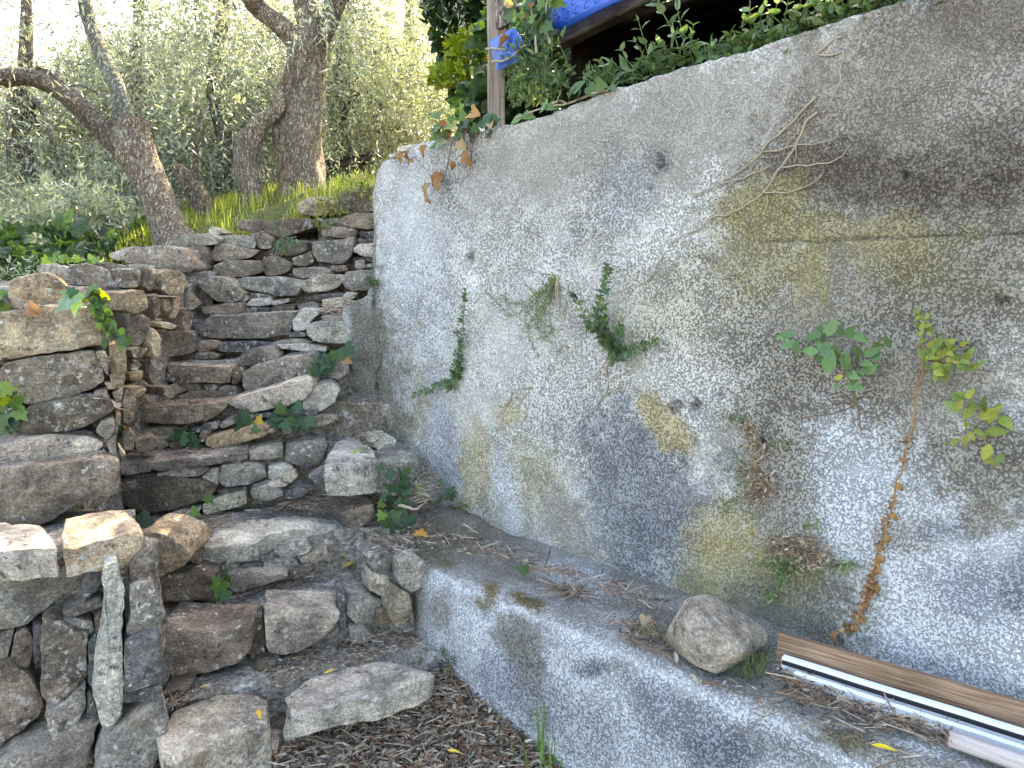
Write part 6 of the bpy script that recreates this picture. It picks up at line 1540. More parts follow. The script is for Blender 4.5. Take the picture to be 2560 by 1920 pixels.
wall_herb('pellitory_plant', 'slender upright pellitory with a trailing tail, leftmost plant on the white wall', 'I', [[(650, 900), (655, 780), (668, 640), (675, 500), (685, 400), (690, 335)], [(640, 860), (600, 930), (520, 940), (430, 985), (350, 1010)], [(640, 880), (610, 850), (630, 720)], [(600, 930), (580, 970), (590, 900)]], PEL, (0.022, 0.042), 1, out=0.05, spacing=0.008)
wall_herb('pellitory_plant', 'bushy branching pellitory with bluish leaves near the centre of the wall', 'I', [[(1650, 720), (1600, 620), (1570, 500), (1590, 350), (1615, 230), (1615, 160)], [(1640, 700), (1560, 600), (1480, 520), (1420, 400), (1390, 350)], [(1660, 740), (1740, 720), (1830, 690), (1940, 660)], [(1650, 700), (1620, 600), (1600, 480), (1590, 420)], [(1640, 690), (1540, 580), (1480, 570)], [(1670, 700), (1690, 600), (1710, 540)], [(1650, 700), (1640, 760), (1680, 790)], [(1600, 640), (1560, 560), (1550, 440)]], PEL, (0.024, 0.048), 2, out=0.08, spacing=0.009)
BED = [(0.12, 0.17, 0.05), (0.16, 0.19, 0.06), (0.20, 0.20, 0.07)]
wall_herb('bedstraw_tuft', 'wispy yellow green bedstraw tuft with a dry root, upper middle of the wall', 'I', [[(1280, 250), (1200, 330), (1100, 470), (1060, 600)], [(1270, 240), (1150, 350), (1050, 250)], [(1270, 260), (1230, 420), (1240, 600), (1150, 640)], [(1280, 280), (1100, 560), (1130, 690), (1170, 760)], [(1200, 330), (1000, 490), (880, 400), (805, 325)], [(1260, 300), (1150, 560), (1260, 610)], [(1250, 250), (1080, 400), (960, 400), (945, 300)], [(1270, 230), (1130, 210), (1040, 160)], [(1280, 300), (1190, 480), (1100, 540)]], BED, (0.012, 0.024), 3, 'lance', 0.009, 0.0014, 0.06)
wall_herb('bedstraw_root', 'dry woody stem hanging below the bedstraw tuft', 'I', [[(1285, 230), (1290, 380), (1310, 500), (1360, 600)], [(1290, 240), (1270, 330), (1300, 470)], [(1350, 290), (1330, 440), (1310, 480)]], [(0.33, 0.26, 0.16)], (0.01, 0.018), 4, 'lance', 0.03, 0.005, 0.03, smat='root', jl=0.6)
GP = [(0.10, 0.19, 0.075), (0.12, 0.22, 0.08), (0.085, 0.165, 0.075), (0.14, 0.23, 0.10)]
leafy('green_herb', 'fresh green broad-leaved herb growing out of the right part of the wall', 'plant', 'J', ('w', 0.04), [(600, 245, 105), (505, 290, 120), (545, 335, 110), (590, 420, 125), (490, 365, 90), (385, 330, 90), (428, 345, 80), (370, 280, 80), (345, 295, 60), (622, 365, 100), (568, 370, 90), (700, 265, 90), (745, 290, 85), (800, 370, 90), (780, 430, 80), (850, 300, 85), (885, 320, 70), (703, 490, 90), (705, 550, 90), (660, 430, 80), (690, 400, 75), (795, 460, 80), (720, 365, 80), (640, 265, 70), (530, 250, 60), (840, 330, 80), (760, 470, 70), (525, 410, 70), (700, 240, 60), (820, 400, 70), (735, 400, 70), (560, 290, 80), (635, 500, 60, [(0.33, 0.33, 0.06)]), (625, 545, 50)],
      'ovate', GP, 21, [[(715, 650), (690, 540), (640, 430), (560, 330), (530, 260)], [(690, 560), (700, 430), (760, 370), (840, 310)], [(640, 430), (480, 360), (370, 300)], [(690, 540), (770, 450)]], rad=0.0035, centre=(660, 500), hang=0.1)
wall_herb('dry_tuft', 'grey nest of dry rootlets at the base of the green herb', 'J', [[(700, 640), (640, 600), (560, 620), (520, 670)], [(690, 640), (620, 640), (540, 660)], [(700, 650), (600, 690), (430, 710)], [(700, 630), (780, 580), (830, 570)], [(710, 640), (730, 760), (735, 800)], [(690, 630), (620, 580), (560, 610), (590, 650)], [(700, 620), (690, 590), (640, 570)]], [(0.28, 0.22, 0.15)], (0.008, 0.015), 5, 'lance', 0.03, 0.0025, 0.02, smat='twig', jl=0.5)
YG = [(0.24, 0.27, 0.045), (0.20, 0.25, 0.05), (0.30, 0.30, 0.06), (0.15, 0.21, 0.055)]
leafy('yellow_herb', 'yellow green leafy herb near the right picture edge, long dead stem below', 'plant', 'J', ('w', 0.03), scatter('J', [(1190, 390, 140, 80, 46), (1110, 340, 60, 40, 10), (1300, 410, 80, 50, 14), (1160, 480, 60, 30, 8)], (38, 66), 22) + scatter('J', [(1065, 215, 50, 35, 14), (1075, 260, 40, 35, 8), (1040, 160, 25, 18, 4)], (22, 45), 23), 'ovate', YG, 22, [[(1055, 420), (1150, 430), (1290, 440)], [(1060, 330), (1070, 240), (1045, 160)], [(1055, 400), (1120, 360), (1200, 340)]], rad=0.0022, centre=(1060, 440), hang=0.0)
leafy('yellow_herb', 'lower yellow green leafy herb closest to the right picture edge', 'plant', 'J', ('w', 0.03), [(1400, 690, 110), (1440, 690, 110), (1490, 730, 95), (1450, 740, 90), (1380, 640, 80), (1320, 580, 90), (1330, 640, 80), (1230, 650, 90), (1240, 610, 70), (1300, 740, 60), (1440, 780, 90), (1360, 780, 60), (1390, 800, 50), (1310, 680, 90), (1270, 590, 60), (1230, 830, 60), (1200, 840, 55), (1290, 820, 55), (1320, 800, 50), (1400, 880, 85), (1400, 920, 80), (1460, 920, 70), (1440, 660, 60), (1260, 640, 60)], 'ovate', YG, 24, [[(1280, 800), (1275, 700), (1300, 620), (1320, 560)], [(1300, 800), (1400, 700), (1450, 660)], [(1420, 960), (1420, 900)]], rad=0.002, centre=(1300, 760), hang=0.0)
# long dead stem
ds = empty('withered_climber', atwall('J', (760, 1650))); tag(ds, 'long dry brown stem with withered leaves hanging down the right of the wall', 'plant')
path = [atwall('J', p, 0.012) for p in ((1065, 300), (1040, 480), (1005, 700), (965, 880), (905, 1120), (840, 1340), (790, 1530), (752, 1650))] + [atwall('K', p, 0.012) for p in ((1430, 215), (1340, 420), (1270, 485))]
P_ = smooth_path(path, 90); V, F = stem_np([path], 0.0034, 3, dens=60, wob=0.006); obj_np('stem', V, F, M['drystem'], ds)
r = np.random.default_rng(61); k_ = np.concatenate([r.uniform(0.05, 0.45, 60), r.uniform(0.42, 0.98, 240)]); idx = (k_ * 89).astype(int)
V, F, C_ = mass('curl', P_[idx] + r.normal(size=(300, 3)) * 0.006, unit(r.normal(size=(300, 3)) + np.array([0, 0, -0.5])), unit(r.normal(size=(300, 3))), r.uniform(0.008, 0.024, 300) * (0.5 + 0.6 * k_), palette(DEADC, 300, r))
obj_np('withered_leaves', V, F, M['litter'], ds, C_, False, kind='stuff')
for c_, p_, s_ in [('J', (925, 1050), 75), ('J', (945, 920), 55), ('J', (860, 1320), 80), ('J', (900, 1210), 60), ('J', (830, 1420), 80), ('J', (820, 1490), 70), ('K', (1245, 480), 110), ('J', (800, 1600), 80)]:
    rv_ = Vector(r.normal(size=3)); q = atwall(c_, p_, 0.02); leaf_obj('curl', q, Vector((0.2, 0, -1)) + rv_ * 0.5, WOUT + rv_.yzx * 0.8, pxm(c_, s_ * 0.62, q.length), ds, (0.34, 0.19, 0.08), M['dead'], 'withered_leaf')
V, F = stem_np([[atwall('K', p, 0.008) for p in ((1280, 510), (1300, 570), (1340, 630), (1400, 678))]], 0.004, 8); obj_np('root', V, F, M['root'], ds)
# dry and green tufts low on the wall
DRY = [(0.36, 0.29, 0.20), (0.28, 0.20, 0.13), (0.42, 0.36, 0.26), (0.22, 0.13, 0.085)]
def tangle(name, label, c, ells, pal, seed, n=40, leaf=0.016, mat='root', rad=0.0012, cat='plant', hang=0.06):
    r = np.random.default_rng(seed); paths, P = [], []
    b_ = atwall(c, ells[0][:2]); t_ = empty(name, b_); tag(t_, label, cat)
    for cx, cy, rx, ry, m in ells:
        for _ in range(m):
            a_ = r.uniform(0, 2 * math.pi); q = r.uniform(0, 0.8)
            p0_ = (cx + rx * q * math.cos(a_), cy + ry * q * math.sin(a_)); p1_ = (p0_[0] + r.normal() * rx * 0.4, p0_[1] + r.normal() * ry * 0.3 + ry * 0.15); p2_ = (p1_[0] + r.normal() * rx * 0.35, p1_[1] + abs(r.normal()) * ry * 0.3)
            pp = [atwall(c, p0_, r.uniform(0.005, 0.03)), atwall(c, p1_, r.uniform(0.02, hang)), atwall(c, p2_, r.uniform(0.01, hang))]
            paths.append(pp); P.append(smooth_path(pp, 7))
    V, F = stem_np(paths, rad, seed, 4, 90); obj_np('stem', V, F, M[mat], t_)
    P = np.vstack(P); P = P + r.normal(size=P.shape) * 0.004; n = len(P)
    V, F, C_ = mass('lance', P, unit(r.normal(size=(n, 3)) + np.array(WOUT) * 0.4), unit(r.normal(size=(n, 3)) + np.array(WOUT)), leaf * r.uniform(0.6, 1.3, n), palette(pal, n, r)); obj_np('foliage', V, F, M['litter'], t_, C_, False)
    return t_
tangle('bedstraw_tuft', 'loose pale green tangle of bedstraw left of the dry woody stem', 'I', [(1130, 400, 150, 200, 20), (1220, 330, 90, 90, 10), (1190, 570, 110, 90, 10), (900, 400, 110, 60, 5)], [(0.17, 0.21, 0.09), (0.22, 0.25, 0.11), (0.13, 0.17, 0.08)], 76, leaf=0.014, mat='stem', rad=0.0009)
tangle('dry_tuft', 'tall pale dry herb clump low on the wall right of the dark stain', 'J', [(180, 860, 70, 90, 16), (200, 1010, 110, 90, 36), (180, 1100, 90, 70, 26), (150, 760, 60, 60, 10)], DRY, 71, leaf=0.022)
tangle('dry_tuft', 'matted brown nest of dead stems low on the wall above the boulder', 'J', [(400, 1350, 140, 50, 60), (480, 1440, 90, 50, 30), (300, 1380, 90, 40, 20)], DRY[1:] , 72, leaf=0.02, rad=0.0016)
tangle('bedstraw_tuft', 'green bedstraw hanging on the mossy wall foot right of the boulder', 'J', [(330, 1480, 110, 60, 18), (280, 1600, 60, 80, 12), (650, 1470, 90, 40, 10), (470, 1270, 40, 30, 5)], [(0.10, 0.16, 0.06), (0.16, 0.20, 0.08), (0.24, 0.26, 0.14)], 73, leaf=0.022, mat='stem')
tangle('bedstraw_tuft', 'sparse greenish bedstraw beside the tall dry clump', 'J', [(100, 1000, 60, 160, 14), (90, 1150, 80, 60, 10), (320, 830, 60, 40, 8), (90, 700, 50, 40, 6)], [(0.10, 0.15, 0.06), (0.15, 0.18, 0.07)], 74, leaf=0.016, mat='stem')
tangle('moss_tuft', 'small green tuft at the far end of the wall beside the top steps', 'I', [(85, 265, 40, 50, 16)], GM, 75, leaf=0.02, mat='stem')

# dead creeper roots on the wall face
def roots(label, c, paths, rads, seed):
    t_ = empty('dead_creeper', atwall(c, paths[0][-1])); tag(t_, label, 'creeper')
    for k, P in enumerate(paths):
        rd = rads[k] if k < len(rads) else rads[-1]
        pp = [atwall(c, p, 0.006 + 0.004 * ((i + k) % 2)) for i, p in enumerate(P)]
        V, F = stem_np([pp], rd, seed + k, 6, 110, wob=0.006); obj_np('root', V, F, M['root'], t_)
    return t_
roots('branching net of dead pale creeper roots on the upper right of the wall', 'H', [[(1010, 570), (975, 605), (900, 680), (800, 770), (740, 820), (690, 890), (600, 970), (500, 1030), (400, 1090), (330, 1115), (260, 1118)],
      [(1020, 645), (960, 715), (910, 800), (890, 860), (830, 940), (815, 965), (760, 1040), (710, 1115), (600, 1185), (500, 1245), (420, 1255), (350, 1310), (240, 1360), (170, 1415)],
      [(710, 880), (850, 845), (950, 830), (1050, 830), (1150, 775)], [(820, 963), (900, 950), (1070, 940), (1150, 900), (1210, 835)], [(710, 1112), (750, 1118), (880, 1100), (980, 1060), (1055, 995)],
      [(420, 1105), (480, 1060), (600, 1025), (700, 980), (775, 935)], [(400, 1175), (480, 1160), (565, 1105)], [(640, 905), (720, 910), (800, 905)], [(730, 1130), (725, 1210), (710, 1285)], [(420, 1250), (440, 1200), (480, 1125)], [(340, 1200), (340, 1320), (345, 1450)], [(895, 840), (895, 900), (885, 950)], [(930, 740), (870, 800), (830, 890)], [(950, 655), (890, 710), (800, 775)]], [0.0042, 0.0042, 0.0032, 0.003, 0.003, 0.003, 0.002], 1)
roots('single curling dead root below the top edge of the wall on the right', 'H', [[(1120, 225), (1050, 280), (1025, 305), (1080, 320), (1140, 302), (1168, 305), (1155, 380), (1155, 470), (1110, 570), (1075, 630)], [(1168, 352), (1190, 355), (1210, 357)]], [0.004, 0.002], 20)
roots('forked dead root above the dark stain in the middle of the wall', 'I', [[(1640, 740), (1605, 830), (1610, 930), (1590, 1000), (1510, 1110), (1420, 1185), (1340, 1205)], [(1610, 925), (1680, 885), (1740, 845)], [(1600, 780), (1540, 880), (1440, 935)], [(1590, 1000), (1640, 985), (1690, 955)], [(1640, 590), (1655, 520), (1680, 440)], [(1680, 560), (1700, 500), (1705, 440)]], [0.004, 0.0028], 30)
roots('thin dead roots below the bedstraw tuft on the white wall', 'I', [[(1350, 780), (1290, 880), (1245, 945)], [(1340, 680), (1280, 720), (1270, 790), (1180, 860)], [(1260, 830), (1210, 900), (1205, 940)], [(1240, 720), (1290, 715), (1340, 680)]], [0.0026], 40)
roots('heart-shaped loop of dead root around a yellow stain low on the wall', 'I', [[(990, 960), (970, 1060), (950, 1100), (965, 1180), (960, 1240), (940, 1275)], [(1120, 950), (1030, 980), (1030, 1020), (1080, 1090), (1075, 1150), (1020, 1230), (960, 1255)], [(1090, 960), (1095, 1000), (1060, 1020)]], [0.0035], 50)
roots('thin upright dead root left of the trailing pellitory', 'I', [[(370, 310), (380, 430), (360, 540), (360, 660)], [(370, 530), (420, 545), (450, 560)]], [0.003], 60)
roots('short slanting dead root on the right of the bushy pellitory', 'I', [[(1970, 110), (1910, 220), (1850, 280), (1790, 305)]], [0.003], 70)
roots('dead root hanging on the grey foot at the far end of the wall', 'I', [[(5, 700), (5, 850), (70, 920), (75, 1050), (70, 1150)], [(100, 660), (40, 690), (0, 700)], [(130, 640), (140, 600), (175, 590)]], [0.003], 80)

# ------------------------------------------------------------------ growth along the top of the wall
DT = 2.40
leafy('ivy_plant', 'ivy with brown dead leaves hanging over the top of the wall below the post', 'ivy', 'Q', ('d', 2.33), [(1500, 160, 150, IVYL), (1545, 150, 140, IVYL), (1490, 330, 130, IVYL), (1560, 330, 130, IVYL), (1645, 290, 190, IVYL), (1550, 400, 120, IVYL), (1480, 410, 130, IVYL), (1590, 480, 140, IVYL), (1500, 520, 110, IVYL), (1740, 400, 140), (1885, 400, 160), (1870, 285, 150), (1830, 160, 130, IVYL), (1800, 110, 120, IVYL), (2090, 240, 190), (2020, 280, 130), (2080, 380, 130), (2170, 230, 120), (1560, 90, 110, IVYL), (1700, 200, 110, IVYL), (1940, 200, 120, IVYL), (1650, 400, 120), (1800, 330, 120), (1980, 330, 110),
      (1830, 490, 200, DEADC), (1890, 640, 190, DEADC), (1430, 570, 140, DEADC), (1140, 640, 110, DEADC), (1250, 620, 120, DEADC), (1275, 710, 110, DEADC), (1720, 730, 120, DEADC), (1540, 880, 170, DEADC), (1580, 930, 150, DEADC), (1460, 990, 150, DEADC), (1480, 1095, 110, DEADC), (1640, 850, 110, DEADC), (1630, 370, 150, DEADC), (1960, 170, 240, DEADC), (1600, 280, 120, DEADC), (2150, 290, 150, DEADC)],
      IV, IVY, 81, [[(1690, 470), (1640, 760), (1600, 880), (1520, 950), (1460, 1060)], [(1840, 330), (1780, 470), (1710, 600)], [(1980, 400), (1920, 560), (1890, 800)], [(1500, 420), (1800, 330), (2200, 260)]], 'twig', 0.003, centre=(1800, 250), lift=0.0)
leafy('ivy_plant', 'climbing ivy with large leaves wrapping the post top and the eave', 'ivy', 'N', ('d', 2.42), [(930, 40, 190, IVYL), (790, 90, 140), (650, 120, 130, IVYL), (700, 210, 150, IVYL), (790, 225, 130), (800, 310, 180), (650, 385, 160), (850, 415, 110), (550, 110, 130), (320, 60, 150), (340, 190, 150), (410, 165, 110), (850, 175, 100), (790, 500, 110), (940, 372, 110), (680, 40, 120, IVYL), (740, 160, 120), (600, 220, 120), (560, 300, 120), (760, 400, 110), (480, 70, 120), (620, 300, 110, IVYL), (700, 300, 110), (880, 0, 150, IVYL), (500, 180, 100), (590, 30, 130), (720, 460, 100), (370, 40, 140, DEADC), (300, 370, 110, DEADC), (315, 480, 150, DEADC), (540, 230, 110, DEADC), (620, 90, 90, DEADC)], IV, IVY + IVYL[:1], 82, [[(80, 540), (200, 550), (300, 555)], [(145, 690), (250, 680), (350, 640), (480, 530), (520, 510)], [(640, 600), (620, 300), (560, 0)], [(800, 500), (740, 300), (760, 0)]], 'root', 0.006, lift=0.0)
leafy('ivy_plant', 'five veined round ivy leaves lying on the wall top right of the post', 'ivy', 'N', ('d', 2.36), [(1025, 1030, 190), (1125, 960, 160), (1140, 1055, 170), (1265, 1010, 160), (1385, 950, 180), (920, 1060, 130), (830, 1190, 150), (700, 1200, 150), (540, 1290, 150), (420, 1330, 140), (110, 1320, 160), (1490, 980, 110)], 'heart', [(0.085, 0.145, 0.05), (0.07, 0.13, 0.045), (0.10, 0.16, 0.06)], 83, [[(1450, 1000), (1200, 1060), (960, 1150), (700, 1200), (400, 1310)], [(820, 1150), (900, 1120), (960, 1140)]], 'root', 0.006, lift=0.0, hang=0.1)
def herb_mass(name, label, c, ells, D_, pal, kind, size, seed, n_stem=20, group=None):
    r = np.random.default_rng(seed); t_ = empty(name, on_D(c, ells[0][:2], D_)); tag(t_, label, 'plant', group)
    P, paths = [], []
    for cx, cy, rx, ry, n in ells:
        a_ = r.uniform(0, 2 * math.pi, n); q = r.uniform(0, 1, n) ** 0.5
        for k in range(n): P.append(on_D(c, (cx + rx * q[k] * math.cos(a_[k]), cy + ry * q[k] * math.sin(a_[k])), D_ + r.uniform(-0.06, 0.10)))
        for k in range(n_stem):
            x0_ = cx + r.uniform(-0.8, 0.8) * rx; x1_ = x0_ + r.normal() * rx * 0.3
            paths.append([on_D(c, (x0_, cy + ry * 0.95), D_), on_D(c, ((x0_ + x1_) / 2, cy), D_ - 0.02), on_D(c, (x1_, cy - ry * 0.85), D_ - 0.03)])
    P = np.array([tuple(p) for p in P]); n = len(P)
    V, F, C_ = mass(kind, P, unit(r.normal(size=(n, 3)) * 0.7 + np.array([0, 0, 0.25]) + np.array(WOUT) * 0.3), unit(r.normal(size=(n, 3)) * 0.5 + np.array(WOUT) * 0.5 + np.array([0, 0, 0.7])), size * r.uniform(0.6, 1.25, n), palette(pal, n, r)); obj_np('foliage', V, F, M['leaf'], t_, C_, False)
    V, F = stem_np(paths, 0.0028, seed, 5, 60); obj_np('stem', V, F, M['stem'], t_)
    return t_
GH = [(0.09, 0.155, 0.07), (0.12, 0.19, 0.085), (0.07, 0.125, 0.06), (0.15, 0.22, 0.09)]
herb_mass('leafy_herb', 'dense fine-leaved green herbs at the right of the post base', 'N', [(470, 760, 200, 280, 240), (600, 930, 260, 220, 280), (800, 900, 160, 180, 150), (450, 1050, 180, 120, 110), (700, 620, 130, 160, 90), (380, 560, 90, 140, 60)], 2.46, GH, 'lance', 0.042, 91, 8)
herb_mass('leafy_herb', 'low fine green growth spilling along the wall top before the dark shed', 'N', [(1280, 850, 140, 80, 80), (1600, 850, 220, 80, 120), (1950, 740, 220, 90, 150), (1950, 650, 160, 110, 80)], 2.46, GH, 'lance', 0.036, 92, 5)
herb_mass('leafy_herb', 'fringe of small leaves rooted along the wall top on the right', 'S', [(1800, 140, 90, 34, 150), (1930, 105, 90, 34, 170), (2060, 66, 90, 34, 170), (2180, 30, 90, 34, 170), (2300, 0, 90, 30, 150), (2420, -30, 90, 30, 100)], 2.42, GH, 'ovate', 0.034, 93, 6)
leafy('ivy_plant', 'thick ivy curtain between the wooden post and the blue matting', 'ivy', 'N', ('d', 2.50), scatter('N', [(560, 150, 260, 260, 46), (640, 420, 240, 200, 44), (500, 620, 200, 160, 30)], (90, 140), 94), 'ivy', IVY + IVYL[2:], 94, [[(600, 900), (560, 500), (520, 100)], [(760, 900), (700, 500), (660, 0)]], 'twig', 0.006, lift=0.0)
bush('dark_shrub', 'dark leafy shrub filling the gap behind the herbs at the post', 'shrub', [(tuple(on_D('N', (500, 700), 3.0)), (0.30, 0.25, 0.30), 700), (tuple(on_D('N', (700, 300), 3.1)), (0.30, 0.25, 0.35), 600), (tuple(on_D('N', (600, 1120), 2.9)), (0.40, 0.2, 0.16), 700)], GD, 'heart', 0.07, 95, tuple(on_D('N', (600, 1250), 3.0)), 0.02)
def tall_herb(label, c, stems, seed, D_=2.44, size=(0.06, 0.09), kind='lance', pal=None, gap=0.034):
    """upright herb with pairs of large pointed leaves, each leaf its own piece"""
    r = np.random.default_rng(seed); pal = pal or [(0.17, 0.25, 0.14), (0.14, 0.22, 0.12), (0.20, 0.28, 0.17)]
    t_ = empty('valerian_plant', on_D(c, stems[0][0], D_)); tag(t_, label, 'plant'); paths = []
    for stn in stems:
        m = len(stn); pp = [on_D(c, p, D_ - 0.05 * k / (m - 1)) for k, p in enumerate(stn)]; paths.append(pp)
        L = sum((pp[i + 1] - pp[i]).length for i in range(m - 1)); S = smooth_path(pp, max(4, int(L / gap))); tg = unit(np.gradient(S, axis=0))
        for k in range(len(S)):
            f = k / (len(S) - 1); base_dir = np.cross(tg[k], np.array(WOUT)) if k % 2 else np.cross(tg[k], np.array(WOUT)) * 0.5 + np.array(WOUT) * 0.6
            for sd in (-1, 1):
                tp = base_dir * sd + tg[k] * (0.5 + 0.5 * f) + r.normal(size=3) * 0.2 + np.array([0, 0, -0.25])
                leaf_obj(kind, S[k], unit(tp), np.array(WOUT) * 0.35 + np.array([0, 0, 0.8]) + r.normal(size=3) * 0.2, r.uniform(*size) * (1.15 - 0.65 * f), t_, tuple(palette(pal, 1, r)[0]), wide=r.uniform(1.4, 2.1) if kind == 'lance' else r.uniform(1.0, 1.4))
    V, F = stem_np(paths, 0.003, seed, 6, 60); obj_np('stem', V, F, M['stem'], t_)
tall_herb('pale green valerian leaning left in front of the dark shed opening', 'N', [[(1840, 900), (1720, 770), (1620, 660), (1570, 560)], [(1700, 860), (1560, 760), (1440, 700)], [(1500, 880), (1400, 760), (1340, 680)]], 101)
tall_herb('tall valerian with seed head rising highest left of the shed opening', 'N', [[(1960, 820), (1880, 640), (1830, 500), (1780, 330), (1750, 220)], [(1900, 780), (1800, 600), (1720, 470)]], 102, size=(0.05, 0.075))
tall_herb('large valerian cut by the picture top in front of the shed', 'N', [[(2240, 720), (2180, 480), (2100, 280), (1990, 100), (1940, 0)], [(2260, 700), (2250, 450), (2200, 200), (2170, 0)], [(2200, 700), (2080, 560), (1980, 470)]], 103, size=(0.065, 0.10))
tall_herb('slim willow-leaved sprig beside the ivy under the eave', 'N', [[(980, 760), (940, 620), (890, 520), (880, 480)], [(1060, 820), (1010, 740), (960, 700)]], 104, size=(0.03, 0.045))
CROP['R'] = (1680, 0, 2.0484)
NET = [(0.14, 0.21, 0.09), (0.11, 0.18, 0.08), (0.17, 0.24, 0.11)]
for k, (st_, lb) in enumerate([([[(420, 220), (400, 120), (400, 0), (410, -80)], [(470, 210), (450, 110), (480, 30)], [(380, 230), (360, 160), (370, 100)]], 'leafy nettle-like herb on the wall top just right of the dark opening'),
                               ([[(560, 190), (580, 80), (600, -20)], [(520, 200), (510, 110), (540, 20)], [(620, 170), (640, 80), (660, 0)]], 'second broad-leaved herb clump along the wall top from the dark opening'),
                               ([[(720, 140), (730, 50), (760, -40)], [(680, 150), (690, 70), (700, 0)], [(790, 120), (800, 40), (820, -30)]], 'third broad-leaved herb clump along the wall top from the dark opening'),
                               ([[(900, 90), (900, 20), (920, -50)], [(860, 100), (850, 40), (870, -20)], [(960, 60), (970, 10), (990, -50)]], 'fourth herb clump along the wall top, near the upper right'),
                               ([[(1060, 30), (1060, -20), (1080, -80)], [(1130, 15), (1140, -30), (1150, -80)], [(1210, 0), (1220, -40), (1230, -90)]], 'last herb clump where the wall top leaves the picture'),
                               ([[(250, 280), (230, 240), (270, 190)], [(310, 260), (300, 210), (290, 180)], [(130, 300), (100, 220), (110, 130)], [(60, 340), (40, 280), (70, 200)]], 'low herb sprigs on the wall top under the large valerian')]):
    tall_herb(lb, 'R', st_, 110 + k, 2.42, (0.045, 0.075), 'ovate', NET, 0.024)

# ------------------------------------------------------------------ litter, twigs, fallen leaves, weeds
LIT = [(0.20, 0.15, 0.11), (0.28, 0.215, 0.16), (0.36, 0.29, 0.22), (0.085, 0.062, 0.048), (0.36, 0.32, 0.26), (0.22, 0.115, 0.065), (0.19, 0.13, 0.09), (0.28, 0.24, 0.20)]
GP_PT = Vector((0, 2.88, -1.57)); GP_N = Vector((0, -0.33, 1)).normalized()
def in_poly(pt, poly):
    x, y = pt; c_ = False; j = len(poly) - 1
    for i in range(len(poly)):
        xi, yi = poly[i]; xj, yj = poly[j]
        if (yi > y) != (yj > y) and x < (xj - xi) * (y - yi) / (yj - yi) + xi: c_ = not c_
        j = i
    return c_
def litter_points(c, poly, n, un, r):
    xs = [p[0] for p in poly]; ys = [p[1] for p in poly]; out = []
    while len(out) < n:
        p = (r.uniform(min(xs), max(xs)), r.uniform(min(ys), max(ys)))
        if in_poly(p, poly): out.append(tuple(un(c, p)))
    return np.array(out)
def litter(name, label, zones, seed, chip=(0.014, 0.042), twig=(0.03, 0.10)):
    r = np.random.default_rng(seed); Vs, Fs, Cs, o_ = [], [], [], 0
    for c, poly, un, n, tf, lift in zones:
        P = litter_points(c, poly, n, un, r); P[:, 2] += r.uniform(0.0, lift, n)
        isT_ = r.uniform(size=n) < tf
        for kind, mk, rg in (('chip', ~isT_, chip), ('twig', isT_, twig)):
            m = mk.sum()
            if not m: continue
            az = r.uniform(0, 2 * np.pi, m); tp = np.stack([np.cos(az), np.sin(az), r.normal(size=m) * 0.22], 1)
            nr = np.stack([r.normal(size=m) * 0.5, r.normal(size=m) * 0.5, np.ones(m)], 1)
            sz = r.uniform(rg[0], rg[1], m)
            V, F, C_ = mass(kind, P[mk], unit(tp), unit(nr), sz, palette(LIT, m, r, 0.3), r.uniform(0.35, 1.15, m) if kind == 'chip' else np.clip(0.055 / sz * 0.9, 0.6, 2.2) * r.uniform(0.5, 1.1, m))
            Vs.append(V); Fs.append(F + o_); Cs.append(C_); o_ += len(V)
    o = obj_np(name, np.vstack(Vs), np.vstack(Fs), M['litter'], None, np.vstack(Cs), False); tag(o, label, 'leaf litter', kind='stuff'); return o
un_g = lambda c, p: atplane(c, p, GP_PT, GP_N)
def un_z(z): return lambda c, p: atZ(c, p, z)
litter('leaf_litter', 'carpet of dry brown leaves and twigs on the ground below the steps', [('V', [(560, 1720), (590, 1640), (700, 1565), (860, 1520), (945, 1460), (965, 1420), (1010, 1500), (1090, 1560), (1180, 1640), (1260, 1760)], un_g, 7000, 0.22, 0.035)], 121, (0.022, 0.055))
